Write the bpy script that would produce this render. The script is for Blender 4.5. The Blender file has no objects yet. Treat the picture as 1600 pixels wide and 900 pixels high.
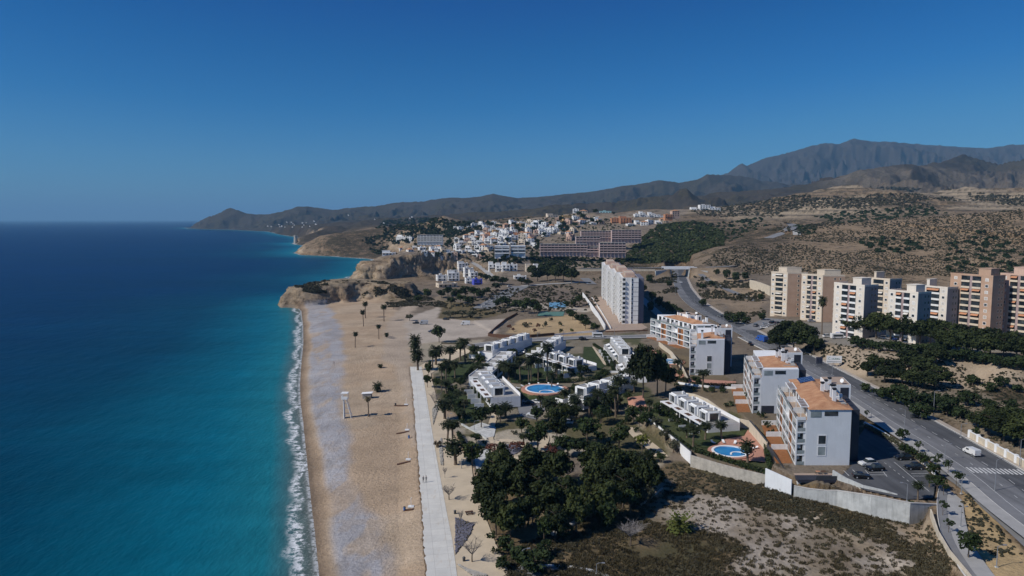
import bpy, bmesh, math, random
import numpy as np
from mathutils import Vector, Matrix
R = math.radians
random.seed(7)
rng = np.random.default_rng(11)
scene = bpy.context.scene
COL = scene.collection

# ---------------------------------------------------------------- camera
CAM_H, FPX = 72.0, 1109.0
HAZE = 5.2e-5
PITCH = math.atan(107.0 / FPX)
CP, SP = math.cos(PITCH), math.sin(PITCH)

def ray(px, py):
    """horizontal slope u = x/y and vertical slope s = dz/dy of the sight line through a photo pixel"""
    f = FPX * CP + (450 - py) * SP
    return (px - 800) / f, ((450 - py) * CP - FPX * SP) / f

def pz(px, py, z):                     # where that sight line meets height z
    u, s = ray(px, py)
    y = (z - CAM_H) / s
    return (u * y, y)

def pd(px, py, d):                     # the point of that sight line d metres ahead
    u, s = ray(px, py)
    return (u * d, d, CAM_H + s * d)

def proj(x, y, z):
    dz = z - CAM_H
    f = y * CP - dz * SP
    v = y * SP + dz * CP
    return 800 + FPX * x / f, 450 - FPX * v / f

cam_d = bpy.data.cameras.new('camera')
cam = bpy.data.objects.new('camera', cam_d)
COL.objects.link(cam)
cam_d.sensor_width = 36.0
cam_d.lens = 36.0 * FPX / 1600.0
cam_d.clip_start, cam_d.clip_end = 1.0, 400000.0
cam.location = (0, 0, CAM_H)
cam.rotation_euler = (R(90) - PITCH, 0, 0)
scene.camera = cam

# ---------------------------------------------------------------- light
SUN_EL, SUN_AZ = 41.0, 22.0
SUNV = Vector((-math.cos(R(SUN_EL)) * math.cos(R(SUN_AZ)), -math.cos(R(SUN_EL)) * math.sin(R(SUN_AZ)), math.sin(R(SUN_EL))))
world = bpy.data.worlds.new('World')
scene.world = world
world.use_nodes = True
wn, wl = world.node_tree.nodes, world.node_tree.links
sky = wn.new('ShaderNodeTexSky')
sky.sky_type = 'NISHITA'
sky.sun_disc = False
sky.sun_elevation = R(SUN_EL)
sky.sun_rotation = math.atan2(SUNV.x, SUNV.y)
sky.altitude = 600
sky.air_density = 1.0
sky.dust_density = 0.2
sky.ozone_density = 3.0
def vmul(sock, k):
    m = wn.new('ShaderNodeVectorMath'); m.operation = 'SCALE'; m.inputs['Scale'].default_value = k
    wl.new(sock, m.inputs[0]); return m.outputs[0]
crv = wn.new('ShaderNodeRGBCurve')           # the camera's rendering of a clear, dry winter sky: deeper and bluer than the model's
for ch, pts in enumerate((((0, 0), (.125, .0), (.155, .0025), (.21, .0130), (.32, .0600), (.49, .118), (.6, .150), (1, .33)),
                          ((0, 0), (.214, .072), (.259, .105), (.335, .156), (.458, .245), (.571, .310), (.75, .37), (1, .55)),
                          ((0, 0), (.368, .295), (.42, .343), (.491, .420), (.548, .475), (.65, .53), (1, .75)))):
    c = crv.mapping.curves[ch]
    while len(c.points) < len(pts): c.points.new(.5, .5)
    for q, (x, y) in zip(c.points, pts): q.location = (x, y); q.handle_type = 'VECTOR'
crv.mapping.use_clip = False
crv.mapping.update()
wl.new(vmul(sky.outputs['Color'], .085), crv.inputs['Color'])
wl.new(vmul(crv.outputs['Color'], 1 / .085), wn['Background'].inputs['Color'])
wn['Background'].inputs['Strength'].default_value = 0.085
sl = bpy.data.lights.new('sun', 'SUN')
sl.energy = 4.0
sl.angle = R(0.53)
sl.color = (1.0, 0.955, 0.88)
so = bpy.data.objects.new('sun', sl)
COL.objects.link(so)
so.rotation_euler = SUNV.to_track_quat('Z', 'Y').to_euler()
so.location = (-300, -100, 300)
scene.view_settings.view_transform = 'Standard'
scene.view_settings.look = 'None'
scene.view_settings.exposure = 0.0
scene.view_settings.gamma = 1.0
scene.view_settings.use_curve_mapping = False
scene.cycles.use_denoising = True
scene.cycles.max_bounces = 5
scene.cycles.diffuse_bounces = 2
scene.cycles.glossy_bounces = 2
scene.cycles.transmission_bounces = 2
scene.cycles.transparent_max_bounces = 6
scene.cycles.volume_bounces = 0
scene.cycles.use_adaptive_sampling = True
scene.cycles.adaptive_threshold = 0.02

# ---------------------------------------------------------------- objects
def tag(o, label=None, cat=None, group=None, kind=None):
    if label: o['label'] = label
    if cat: o['category'] = cat
    if group: o['group'] = group
    if kind: o['kind'] = kind
    return o

def empty(name, loc, label=None, cat=None, group=None, rz=0.0):
    o = bpy.data.objects.new(name, None)
    COL.objects.link(o)
    o.location = loc
    o.rotation_euler = (0, 0, rz)
    o.empty_display_size = 0.5
    return tag(o, label, cat, group)

def link_mesh(name, me, mats, parent=None):
    for m in (mats if isinstance(mats, (list, tuple)) else [mats]):
        if m is not None: me.materials.append(m)
    o = bpy.data.objects.new(name, me)
    COL.objects.link(o)
    if parent is not None: o.parent = parent
    return o

def share(name, src, parent, loc=(0, 0, 0), rz=0.0, sc=None):
    """another object on the same mesh data"""
    o = bpy.data.objects.new(name, src.data if hasattr(src, 'data') else src)
    COL.objects.link(o)
    o.parent = parent
    o.location = loc
    o.rotation_euler = (0, 0, rz)
    if sc is not None: o.scale = sc
    return o

def copy_tree(o, parent=None):
    c = o.copy()
    COL.objects.link(c)
    if parent is not None: c.parent = parent
    for ch in list(o.children): copy_tree(ch, c)
    return c

def np_mesh(name, V, Fq, smooth=False):
    """mesh from an (n,3) array and an (m,k) face array"""
    V = np.asarray(V, dtype=np.float32); Fq = np.asarray(Fq, dtype=np.int32)
    me = bpy.data.meshes.new(name)
    me.vertices.add(len(V)); me.vertices.foreach_set('co', V.ravel())
    k = Fq.shape[1]
    me.loops.add(Fq.size); me.loops.foreach_set('vertex_index', Fq.ravel())
    me.polygons.add(len(Fq))
    me.polygons.foreach_set('loop_start', np.arange(0, Fq.size, k, dtype=np.int32))
    me.polygons.foreach_set('loop_total', np.full(len(Fq), k, dtype=np.int32))
    if smooth: me.polygons.foreach_set('use_smooth', np.ones(len(Fq), dtype=bool))
    me.update(calc_edges=True)
    return me

class MB:
    """collects boxes, prisms, tubes; axes a (along), b (depth) may be sheared"""
    def __init__(s, a=(1, 0), b=(0, 1), o=(0, 0, 0)):
        s.v, s.f, s.m = [], [], []
        s.a, s.b, s.o = a, b, o
        s.mi = 0
    def P(s, u, v, z):
        return (s.o[0] + s.a[0] * u + s.b[0] * v, s.o[1] + s.a[1] * u + s.b[1] * v, s.o[2] + z)
    def quad(s, pts):
        i = len(s.v); s.v += [s.P(*p) for p in pts]
        s.f.append(tuple(range(i, i + len(pts)))); s.m.append(s.mi)
        return s
    def box(s, u0, u1, v0, v1, z0, z1):
        i = len(s.v)
        for z in (z0, z1):
            for (u, v) in ((u0, v0), (u1, v0), (u1, v1), (u0, v1)): s.v.append(s.P(u, v, z))
        for q in ((0, 3, 2, 1), (4, 5, 6, 7), (0, 1, 5, 4), (1, 2, 6, 5), (2, 3, 7, 6), (3, 0, 4, 7)):
            s.f.append(tuple(i + k for k in q)); s.m.append(s.mi)
        return s
    def prism(s, poly, z0, z1):
        i = len(s.v); n = len(poly)
        zs0 = z0 if isinstance(z0, (list, tuple)) else [z0] * n
        zs1 = z1 if isinstance(z1, (list, tuple)) else [z1] * n
        for (p, z) in zip(poly, zs0): s.v.append(s.P(p[0], p[1], z))
        for (p, z) in zip(poly, zs1): s.v.append(s.P(p[0], p[1], z))
        s.f.append(tuple(i + k for k in reversed(range(n)))); s.m.append(s.mi)
        s.f.append(tuple(i + n + k for k in range(n))); s.m.append(s.mi)
        for k in range(n):
            j = (k + 1) % n
            s.f.append((i + k, i + j, i + n + j, i + n + k)); s.m.append(s.mi)
        return s
    def tube(s, pts, rad, n=6, cap=True):
        pts = [Vector(p) for p in pts]
        rs = rad if isinstance(rad, (list, tuple)) else [rad] * len(pts)
        rings = []
        for k, p in enumerate(pts):
            t = (pts[min(k + 1, len(pts) - 1)] - pts[max(k - 1, 0)]).normalized()
            x = t.cross(Vector((0.31, 0.95, 0.02)))
            if x.length < 0.1: x = t.cross(Vector((1, 0, 0)))
            x.normalize(); y = t.cross(x)
            i = len(s.v)
            for q in range(n):
                an = 2 * math.pi * q / n
                c = p + (x * math.cos(an) + y * math.sin(an)) * rs[k]
                s.v.append(s.P(c.x, c.y, c.z))
            rings.append(i)
        for k in range(len(rings) - 1):
            for q in range(n):
                r = (q + 1) % n
                s.f.append((rings[k] + q, rings[k] + r, rings[k + 1] + r, rings[k + 1] + q)); s.m.append(s.mi)
        if cap:
            s.f.append(tuple(rings[-1] + q for q in range(n))); s.m.append(s.mi)
            s.f.append(tuple(rings[0] + q for q in reversed(range(n)))); s.m.append(s.mi)
        return s
    def hip(s, u0, u1, v0, v1, z0, z1, inset):
        """hipped roof with its ridge along v"""
        uc = (u0 + u1) / 2
        i = len(s.v)
        for p in ((u0, v0, z0), (u1, v0, z0), (u1, v1, z0), (u0, v1, z0), (uc, v0 + inset, z1), (uc, v1 - inset, z1)): s.v.append(s.P(*p))
        for q in ((0, 1, 4), (1, 2, 5, 4), (2, 3, 5), (3, 0, 4, 5), (0, 3, 2, 1)):
            s.f.append(tuple(i + k for k in q)); s.m.append(s.mi)
        return s
    def build(s, name, mats, parent=None, smooth=False):
        me = bpy.data.meshes.new(name)
        me.from_pydata(s.v, [], s.f)
        o = link_mesh(name, me, mats, parent)
        if len(me.materials) > 1: me.polygons.foreach_set('material_index', s.m)
        bm = bmesh.new(); bm.from_mesh(me)
        bmesh.ops.recalc_face_normals(bm, faces=bm.faces)
        bm.to_mesh(me); bm.free()
        if smooth: me.polygons.foreach_set('use_smooth', [True] * len(me.polygons))
        me.update()
        return o

# ---------------------------------------------------------------- noise
def _hash(ix, iy, seed):
    n = (ix.astype(np.int64) * 374761393 + iy.astype(np.int64) * 668265263 + seed * 982451653) & 0x7fffffff
    n = ((n ^ (n >> 13)) * 1274126177) & 0x7fffffff
    n = (n ^ (n >> 16))
    return (n & 0xffff) / 65535.0

def vnoise(x, y, seed=0):
    ix, iy = np.floor(x), np.floor(y)
    fx, fy = x - ix, y - iy
    fx = fx * fx * fx * (fx * (fx * 6 - 15) + 10); fy = fy * fy * fy * (fy * (fy * 6 - 15) + 10)
    a = _hash(ix, iy, seed); b = _hash(ix + 1, iy, seed); c = _hash(ix, iy + 1, seed); d = _hash(ix + 1, iy + 1, seed)
    return (a * (1 - fx) + b * fx) * (1 - fy) + (c * (1 - fx) + d * fx) * fy

def fbm(x, y, scale, octv=5, seed=0, ridged=False, gain=0.5):
    r = 0.0; amp = 1.0; tot = 0.0
    ca, sa = math.cos(0.6), math.sin(0.6)
    x = x / scale; y = y / scale
    for k in range(octv):
        n = vnoise(x, y, seed + k * 17)
        if ridged: n = 1 - np.abs(2 * n - 1)
        r = r + amp * n; tot += amp
        amp *= gain
        x, y = (x * ca - y * sa) * 2.03 + 5.3, (x * sa + y * ca) * 2.03 + 1.7
    return r / tot

def sstep(a, b, x):
    t = np.clip((x - a) / (b - a), 0, 1)
    return t * t * (3 - 2 * t)
# ---------------------------------------------------------------- terrain
def seg_dist(X, Y, pts, val=None):
    """distance to a polyline and the value interpolated along it"""
    best = np.full(X.shape, 1e18); vb = np.zeros(X.shape)
    for k in range(len(pts) - 1):
        ax, ay = pts[k][0], pts[k][1]; bx, by = pts[k + 1][0], pts[k + 1][1]
        dx, dy = bx - ax, by - ay
        t = np.clip(((X - ax) * dx + (Y - ay) * dy) / (dx * dx + dy * dy + 1e-9), 0, 1)
        d = (X - ax - t * dx) ** 2 + (Y - ay - t * dy) ** 2
        m = d < best
        best = np.where(m, d, best)
        if val is not None: vb = np.where(m, val[k] + t * (val[k + 1] - val[k]), vb)
    return np.sqrt(best), vb

def in_poly(X, Y, poly):
    ins = np.zeros(X.shape, dtype=bool)
    n = len(poly)
    for k in range(n):
        x0, y0 = poly[k][0], poly[k][1]; x1, y1 = poly[(k + 1) % n][0], poly[(k + 1) % n][1]
        if y0 == y1: continue
        c = ((y0 > Y) != (y1 > Y)) & (X < (x1 - x0) * (Y - y0) / (y1 - y0) + x0)
        ins ^= c
    return ins

COAST = [(-8, 20), (-18, 60)] + [pz(x, y, 0) for x, y in ((499, 900), (496, 870), (492, 830), (487, 790), (483, 750), (480, 720), (477, 690), (474, 660),
         (470, 630), (469, 600), (471, 570), (474, 540), (474, 510), (471, 486), (464, 479))] + [
         (-184, 600), (-187, 625), (-172, 655), (-150, 690), (-142, 760), (-165, 830), (-192, 850), (-203, 880), (-200, 960), (-226, 1130), (-252, 1290),
         (-289, 1330), (-356, 1400), (-428, 1450), (-470, 1540), (-500, 1700), (-540, 1900), (-640, 2090), (-672, 2180), (-640, 2300), (-720, 2500),
         (-812, 2770), (-1060, 3300), (-1454, 4250), (-1997, 5030), (-2350, 5350), (-2640, 5800), (-2900, 6300), (-2800, 7000), (-2500, 9000), (-2400, 14000)]
LAND = COAST + [(14000, 14000), (14000, 20)]

def shore(X, Y):
    d, _ = seg_dist(X, Y, COAST)
    return np.where(in_poly(X, Y, LAND), d, -d)

# spot heights of the plain: (pixel x, pixel y, height)
SPOTS = [(800, 880, 4), (1000, 820, 4.2), (1100, 850, 4.2), (1200, 850, 4.0), (1200, 780, 4.0), (1320, 830, 4.0), (1300, 890, 4), (1400, 880, 4.6), (900, 700, 4.3), (750, 720, 3.8), (1050, 720, 5), (1100, 755, 4.3),
    (1150, 700, 6), (1090, 690, 6), (1250, 730, 8), (1300, 740, 8), (1350, 720, 8), (1400, 700, 8.2), (1450, 660, 8.8), (1550, 740, 9), (1600, 800, 9), (1540, 850, 7.4), (1590, 890, 7.2),
    (1330, 600, 9.5), (1200, 545, 9.5), (1150, 500, 10), (1100, 470, 11), (1070, 445, 13), (1215, 650, 8), (1160, 610, 8), (1110, 590, 8), (1060, 560, 8),
    (750, 620, 4.3), (800, 560, 4.5), (870, 600, 5), (950, 560, 5.5), (1050, 650, 6), (1000, 600, 5.8), (900, 530, 5.5), (660, 620, 3.6), (665, 700, 3.5), (690, 830, 3.5),
    (970, 505, 7), (940, 462, 8.5), (880, 490, 6), (760, 505, 4), (700, 490, 4), (640, 540, 3.2), (700, 530, 3.8), (1020, 520, 8),
    (720, 440, 12), (690, 455, 8), (660, 470, 5), (640, 455, 4.5), (800, 440, 12), (850, 425, 15), (870, 460, 9), (900, 440, 13), (920, 410, 20), (1000, 440, 13), (1000, 420, 16),
    (850, 396, 26), (950, 394, 28), (900, 370, 45), (800, 375, 40), (760, 395, 32), (700, 390, 33), (640, 388, 33), (700, 370, 42), (640, 365, 45),
    
    (1130, 470, 13), (1180, 450, 15), (1150, 430, 18), (1190, 500, 11),
    (1220, 495, 13), (1300, 515, 14.5), (1400, 530, 16), (1500, 535, 17), (1600, 540, 17.5), (1300, 600, 9.8), (1400, 592, 10), (1500, 607, 10), (1600, 628, 10.5),
    (1320, 537, 14.5), (1400, 550, 16), (1500, 554, 17), (1590, 567, 17.5), (1280, 560, 11), (1560, 660, 10.5), (1600, 690, 10.5)]
SPW = [pz(a, b, c) + (c,) for a, b, c in SPOTS]
for px, py, d in ((800, 350, 1300), (860, 340, 1350), (920, 333, 1400), (980, 335, 1350), (960, 352, 1230), (750, 355, 1300), (1050, 328, 1550), (1110, 331, 1600), (900, 345, 1280)):
    SPW.append(pd(px, py, d))
for px, d, z in ((1250, 560, 18), (1400, 560, 20), (1600, 560, 22), (1300, 700, 32), (1600, 700, 38), (1750, 300, 18), (1750, 180, 10), (560, 700, 5), (600, 760, 4),
                 (1650, 140, 8), (560, 1100, 33), (600, 1300, 40), (560, 1500, 45), (700, 1500, 58), (900, 1700, 80), (1100, 1900, 92), (1400, 1500, 95), (1700, 1500, 95),
                 (330, 5700, 4), (420, 4600, 6), (470, 3200, 12), (520, 2700, 28), (460, 5000, 8), (600, 4000, 45), (380, 5300, 4), (540, 3300, 25), (700, 90, 4), (1000, 90, 4), (1300, 90, 5), (1100, 1150, 50), (1180, 1000, 45)):
    x, y, _ = pd(px, 400, d)
    SPW.append((x, y, z))

def spots_h(X, Y):
    U = X / Y; W = np.log(Y) * 0.9
    num = np.zeros(X.shape); den = np.zeros(X.shape)
    for x, y, z in SPW:
        d2 = (U - x / y) ** 2 + (W - math.log(y) * 0.9) ** 2 + 4e-4
        w = 1.0 / (d2 * d2)
        num += w * z; den += w
    return num / den

# ridges: (profile width, sharpness, points (px, py, distance))
RIDGES = [
    ('cliff', 34, [(486, 447, 610), (500, 441, 615), (530, 438, 622), (565, 438, 632), (610, 442, 632)]),
    ('soft', 42, [(610, 442, 632), (650, 460, 622), (690, 474, 605), (715, 484, 600)]),
    ('cliff', 40, [(592, 408, 870), (600, 402, 874), (612, 399, 882), (632, 396, 892), (660, 393, 905), (712, 392, 925)]),
    ('soft', 160, [(478, 380, 1520), (500, 369, 1530), (530, 364, 1540), (560, 361, 1560), (600, 357, 1580), (640, 352, 1650), (700, 348, 1800)]),
    ('soft', 70, [(655, 352, 1480), (680, 342, 1500), (694, 337, 1500), (710, 342, 1500), (735, 352, 1480)]),
    ('soft', 75, [(462, 374, 2180), (470, 372, 2200), (490, 369, 2250), (520, 362, 2400)]),
    ('soft', 95, [(1000, 372, 1120), (1030, 354, 1160), (1060, 347, 1190), (1100, 350, 1220), (1130, 362, 1200)]),
    ('hill', 330, [(1100, 413, 740, 25), (1112, 400, 755, 50), (1125, 391, 765, 85), (1140, 384, 780, 110), (1180, 379, 820, 170), (1240, 372, 870, 250), (1290, 354, 920, 330), (1350, 346, 960, 380), (1450, 339, 970, 400), (1520, 334, 960, 400), (1600, 328, 950, 400), (1760, 322, 950, 400)]),
    ('soft', 420, [(1150, 334, 1500), (1200, 320, 1560), (1270, 300, 1650), (1325, 289, 1700), (1390, 301, 1700), (1450, 301, 1700), (1510, 292, 1700), (1600, 296, 1700), (1760, 292, 1700)]),
    ('soft', 300, [(1045, 312, 2700), (1062, 298, 2700), (1072, 293, 2700), (1083, 303, 2700), (1100, 316, 2700)]),
    ('soft', 900, [(440, 352, 3700), (500, 350, 3300), (560, 347, 3000), (620, 340, 2900), (680, 336, 2900), (760, 331, 2900), (850, 325, 2900), (950, 321, 2900), (1050, 315, 2900), (1130, 310, 2900), (1230, 297, 3000)]),
    ('soft', 1100, [(1230, 296, 2900), (1311, 279, 3000), (1340, 266, 3000), (1416, 256, 3200), (1450, 263, 3300), (1506, 241, 3800), (1560, 256, 3700), (1600, 248, 3600), (1760, 240, 3600)]),
    ('soft', 1500, [(296, 357, 5900, 90), (310, 347, 5800, 140), (325, 338, 5700, 200), (345, 332, 5600, 260), (360, 325, 5550, 380), (372, 329, 5500, 380), (385, 334, 5500, 420), (420, 335, 5500, 500), (440, 331, 5400, 650), (467, 323, 5400, 800), (480, 323, 5400, 900), (520, 328, 5400, 1100), (550, 325, 5400, 1500), (590, 321, 5300, 1500), (620, 316, 5300, 1500), (660, 315, 5200, 1500),
        (700, 309, 5200, 1500), (745, 308, 5200, 1500), (770, 303, 5200, 1500), (810, 310, 5200, 1500), (850, 307, 5200, 1500), (895, 302, 5200, 1500), (930, 299, 5200, 1500), (970, 291, 5200, 1500), (1000, 288, 5200, 1500), (1030, 282, 5200, 1500), (1060, 286, 5200, 1500), (1090, 281, 5200, 1500), (1105, 271, 5200, 1500), (1140, 273, 5300, 1500), (1200, 284, 5400, 1500)]),
    ('soft', 2600, [(1128, 292, 7400), (1140, 268, 7500), (1152, 259, 7500), (1160, 255, 7500), (1167, 259, 7500), (1195, 247, 7600), (1230, 239, 7700), (1265, 228, 7800), (1290, 223, 7900), (1310, 225, 7900), (1335, 216, 8000), (1360, 220, 8000), (1400, 222, 8100),
        (1450, 226, 8200), (1510, 230, 8200), (1545, 231, 8200), (1580, 225, 8300), (1620, 226, 8300), (1800, 222, 8300)]),
]

def base_h(X, Y):
    """height of the ground, everything but pavings and platforms"""
    s = shore(X, Y)
    wob = (fbm(X, Y, 60, 4, 3) - 0.5)
    far = sstep(560, 640, Y)
    sw = s + wob * np.minimum(40, 0.02 * Y) * far
    near_profile = np.interp(s, [-300, -60, -15, 0, 5, 12, 40, 70, 110, 160, 3000], [-12, -6, -1.4, 0, 0.9, 1.7, 2.5, 3.0, 3.4, 30, 900])
    h = spots_h(X, Y)
    bump = (fbm(X, Y, 22, 4, 9) - 0.5)
    h = np.minimum(h, near_profile) + bump * np.where((X > 20) & (Y < 190), 1.1, 0.25) * sstep(2, 40, s)
    # rocky coast beyond the beach: rises steeply from the water
    rock = sstep(0, 26, sw) * h + np.interp(sw, [-200, -20, 0, 4], [-12, -4, -0.5, 0.6])
    inner_beach = sstep(700, 690, Y) * 0
    h = h * (1 - far) + np.minimum(h, rock) * far
    bigfold = fbm(X, Y, 900, 6, 21, ridged=True)
    gully = fbm(X, Y, 260, 6, 33, ridged=True, gain=0.55)
    fine = fbm(X, Y, 45, 5, 41)
    for kind, w, pts in RIDGES:
        W3 = [pd(*p[:3]) for p in pts]
        ys = [p[1] for p in W3]
        m = (Y > min(ys) - 1.6 * w) & (Y < max(ys) + 1.6 * w)
        if not m.any(): continue
        d, cz = seg_dist(X[m], Y[m], W3, [p[2] for p in W3])
        hm = h[m]
        if kind == 'cliff':
            d = d + (fbm(X[m], Y[m], 26, 4, 55) - 0.5) * w * 0.7 * sstep(0.2 * w, w, d)
            prof = 1 - sstep(0.52, 1.0, d / w)
            c = cz + (fine[m] - 0.5) * 5
            r = hm + (c - hm) * prof
            h[m] = np.where((sw[m] > -14) & (c > hm), np.maximum(r, hm), hm)
            continue
        wl_ = seg_dist(X[m], Y[m], W3, [p[3] for p in pts])[1] if len(pts[0]) > 3 else w
        t = d / wl_
        amp = np.clip(cz - hm, 0, None)
        ero = gully[m] ** 1.6 * 0.6 + bigfold[m] ** 1.6 * 0.5
        ero = np.clip((ero - ero.mean()) / (ero.std() + 1e-6), -2.2, 2.2) * 0.19 - 0.13
        if w >= 900:
            prof = np.clip(1 - t, 0, 1) ** 1.25
            body = prof + ero * np.clip(t * 3.2, 0, 1) * np.clip((1 - t) * 2.5, 0, 1)
        elif kind == 'hill':
            prof = np.clip(1 - t, 0, 1) ** 0.9
            body = prof + ((fbm(X[m], Y[m], 110, 5, 71, ridged=True) - 0.6) * 0.45 + (fbm(X[m], Y[m], 230, 5, 75, ridged=True) - 0.6) * 0.55) * np.clip(t * 4, 0, 1) * np.clip((1 - t) * 3, 0, 1)
        else:
            prof = (1 - sstep(0, 1, t))
            body = prof + ero * 0.7 * np.clip(t * 3, 0, 1) * np.clip((1 - t) * 3, 0, 1)
        r = hm + amp * np.clip(np.minimum(body, prof + 0.055), 0, 1.0)
        coastcut = sstep(0, 40, sw[m]) if w > 200 else sstep(-2, 22, sw[m])
        h[m] = np.where(r > hm, hm + (r - hm) * coastcut, hm)
    # small rock and soil relief on the slopes
    rough = sstep(620, 760, Y) * sstep(8, 50, s)
    h = h + rough * (fine - 0.5) * np.clip(Y * 0.004, 1, 14) * sstep(10, 70, h)
    # the terraced dry-stone slopes on the right
    ter = sstep(1180, 1400, Y) * (1 - sstep(1750, 2000, Y)) * sstep(0.30, 0.36, X / Y)
    st = 9.0
    q = np.floor(h / st); fr = h / st - q
    h = h * (1 - ter) + ter * st * (q + np.clip(fr * 2.6 - 1.2, 0, 1) * 0.85 + fr * 0.15)
    return np.where(s < -40, np.minimum(h, -4), h), s

U0, U1, NU = -0.52, 0.95, 820
Y0, Y1 = 55.0, 11500.0
UU = np.linspace(U0, U1, NU)
ly_ = np.linspace(math.log(Y0), math.log(Y1), 6000)
yy_ = np.exp(ly_)
den_ = np.where((yy_ > 575) & (yy_ < 665), 3.2, np.where((yy_ > 830) & (yy_ < 930), 2.4, np.where((yy_ > 1400) & (yy_ < 1650), 1.6, np.where((yy_ > 2600) & (yy_ < 8500), 1.3, 1.0))))
cum_ = np.concatenate([[0], np.cumsum((den_[1:] + den_[:-1]) / 2)])
NY = int(cum_[-1] * (ly_[1] - ly_[0]) / 0.0061)
LY = np.interp(np.linspace(0, cum_[-1], NY), cum_, ly_)
YY = np.exp(LY)
GX = YY[:, None] * UU[None, :]
GY = np.repeat(YY[:, None], NU, axis=1)
GH, GS = base_h(GX, GY)

# ---- made ground: (polygon in pixels at its height, height, edge width)
def wpoly(pts, z=None):
    """world polygon from photo pixels: on a level z, or on the ground"""
    return [pz(x, y, z) if z is not None else at(x, y)[:2] for x, y in pts]
PLATFORMS = [
    # apartment platform with the car park and the road side of it
    ([(1205, 727), (1240, 745), (1300, 748), (1350, 768), (1395, 779), (1447, 786), (1462, 772), (1472, 750), (1440, 700), (1352, 655), (1250, 590), (1180, 560), (1090, 575), (1150, 640), (1215, 690)], 8.0, 0.7),
    # footpath east of the retaining wall
    ([(1464, 800), (1472, 835), (1492, 870), (1520, 900), (1560, 960), (1700, 960), (1700, 880), (1600, 800), (1500, 745), (1478, 750), (1463, 775)], 7.6, 3.5),
    # lower pool garden
    ([(1005, 655), (1062, 695), (1110, 718), (1202, 740), (1213, 722), (1190, 690), (1158, 660), (1120, 640), (1040, 640)], 6.0, 0.7),
]
FLD = [pz(a, b, 4.0) for a, b in ((1083, 724), (1128, 737), (1160, 746), (1198, 760), (1222, 769), (1250, 776), (1290, 782), (1311, 786), (1364, 803), (1416, 813), (1454, 808), (1440, 840), (1420, 870), (1400, 920), (900, 920), (900, 830), (1020, 760))]
rm = (YY > 110) & (YY < 230)
ins = in_poly(GX[rm], GY[rm], FLD)
GH[rm] = np.where(ins, np.minimum(GH[rm], 4.0 + (fbm(GX[rm], GY[rm], 18, 4, 5) - .5) * 1.2), GH[rm])
PLATFORMS = [([(1204, 752), (1216, 735), (1240, 747), (1300, 750), (1350, 770), (1395, 782), (1447, 790), (1452, 796), (1416, 800), (1364, 788), (1311, 772), (1259, 758), (1232, 752)], 5.6, 0.3)] + PLATFORMS
for poly, z, edge in PLATFORMS:
    P = [pz(a, b, z) for a, b in poly]
    xs = [p[0] for p in P]; ys = [p[1] for p in P]
    rm = (YY > min(ys) - edge - 2) & (YY < max(ys) + edge + 2)
    X, Y = GX[rm], GY[rm]
    d, _ = seg_dist(X, Y, P + [P[0]])
    d = np.where(in_poly(X, Y, P), d, -d)
    w = sstep(-edge, 0.0, d)
    GH[rm] = GH[rm] * (1 - w) + z * w

def hgrid(G, x, y):
    cu = np.clip((np.asarray(x) / np.asarray(y) - U0) / (U1 - U0) * (NU - 1), 0, NU - 1.001)
    cr = np.clip(np.interp(np.log(np.asarray(y)), LY, np.arange(NY)), 0, NY - 1.001)
    i = np.floor(cr).astype(int); j = np.floor(cu).astype(int)
    fr, fu = cr - i, cu - j
    return (G[i, j] * (1 - fu) + G[i, j + 1] * fu) * (1 - fr) + (G[i + 1, j] * (1 - fu) + G[i + 1, j + 1] * fu) * fr

H0 = GH.copy()                          # ground before it is dug out under the pavings
def hz(x, y): return float(hgrid(H0, x, y))

def at(px, py, dmin=60.0):
    """the ground point seen at a photo pixel"""
    u, s = ray(px, py)
    cu = min(max((u - U0) / (U1 - U0) * (NU - 1), 0), NU - 1.001)
    j = int(cu); f = cu - j
    col = H0[:, j] * (1 - f) + H0[:, j + 1] * f
    dif = np.maximum(col, -0.01) - (CAM_H + YY * s)
    ok = np.nonzero((dif >= 0) & (YY >= dmin))[0]
    k = ok[0] if len(ok) else NY - 1
    if k > 0 and len(ok):
        t = min(max(dif[k - 1] / (dif[k - 1] - dif[k] + 1e-9), 0.0), 1.0) if dif[k - 1] < 0 else 0.0
        y = YY[k - 1] + t * (YY[k] - YY[k - 1])
    else: y = YY[k]
    x = u * y
    return (x, y, hz(x, y))
# ---------------------------------------------------------------- materials
def srgb(r, g, b):
    f = lambda c: (c / 255 / 12.92) if c / 255 <= 0.04045 else ((c / 255 + 0.055) / 1.055) ** 2.4
    return (f(r), f(g), f(b), 1)

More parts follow.
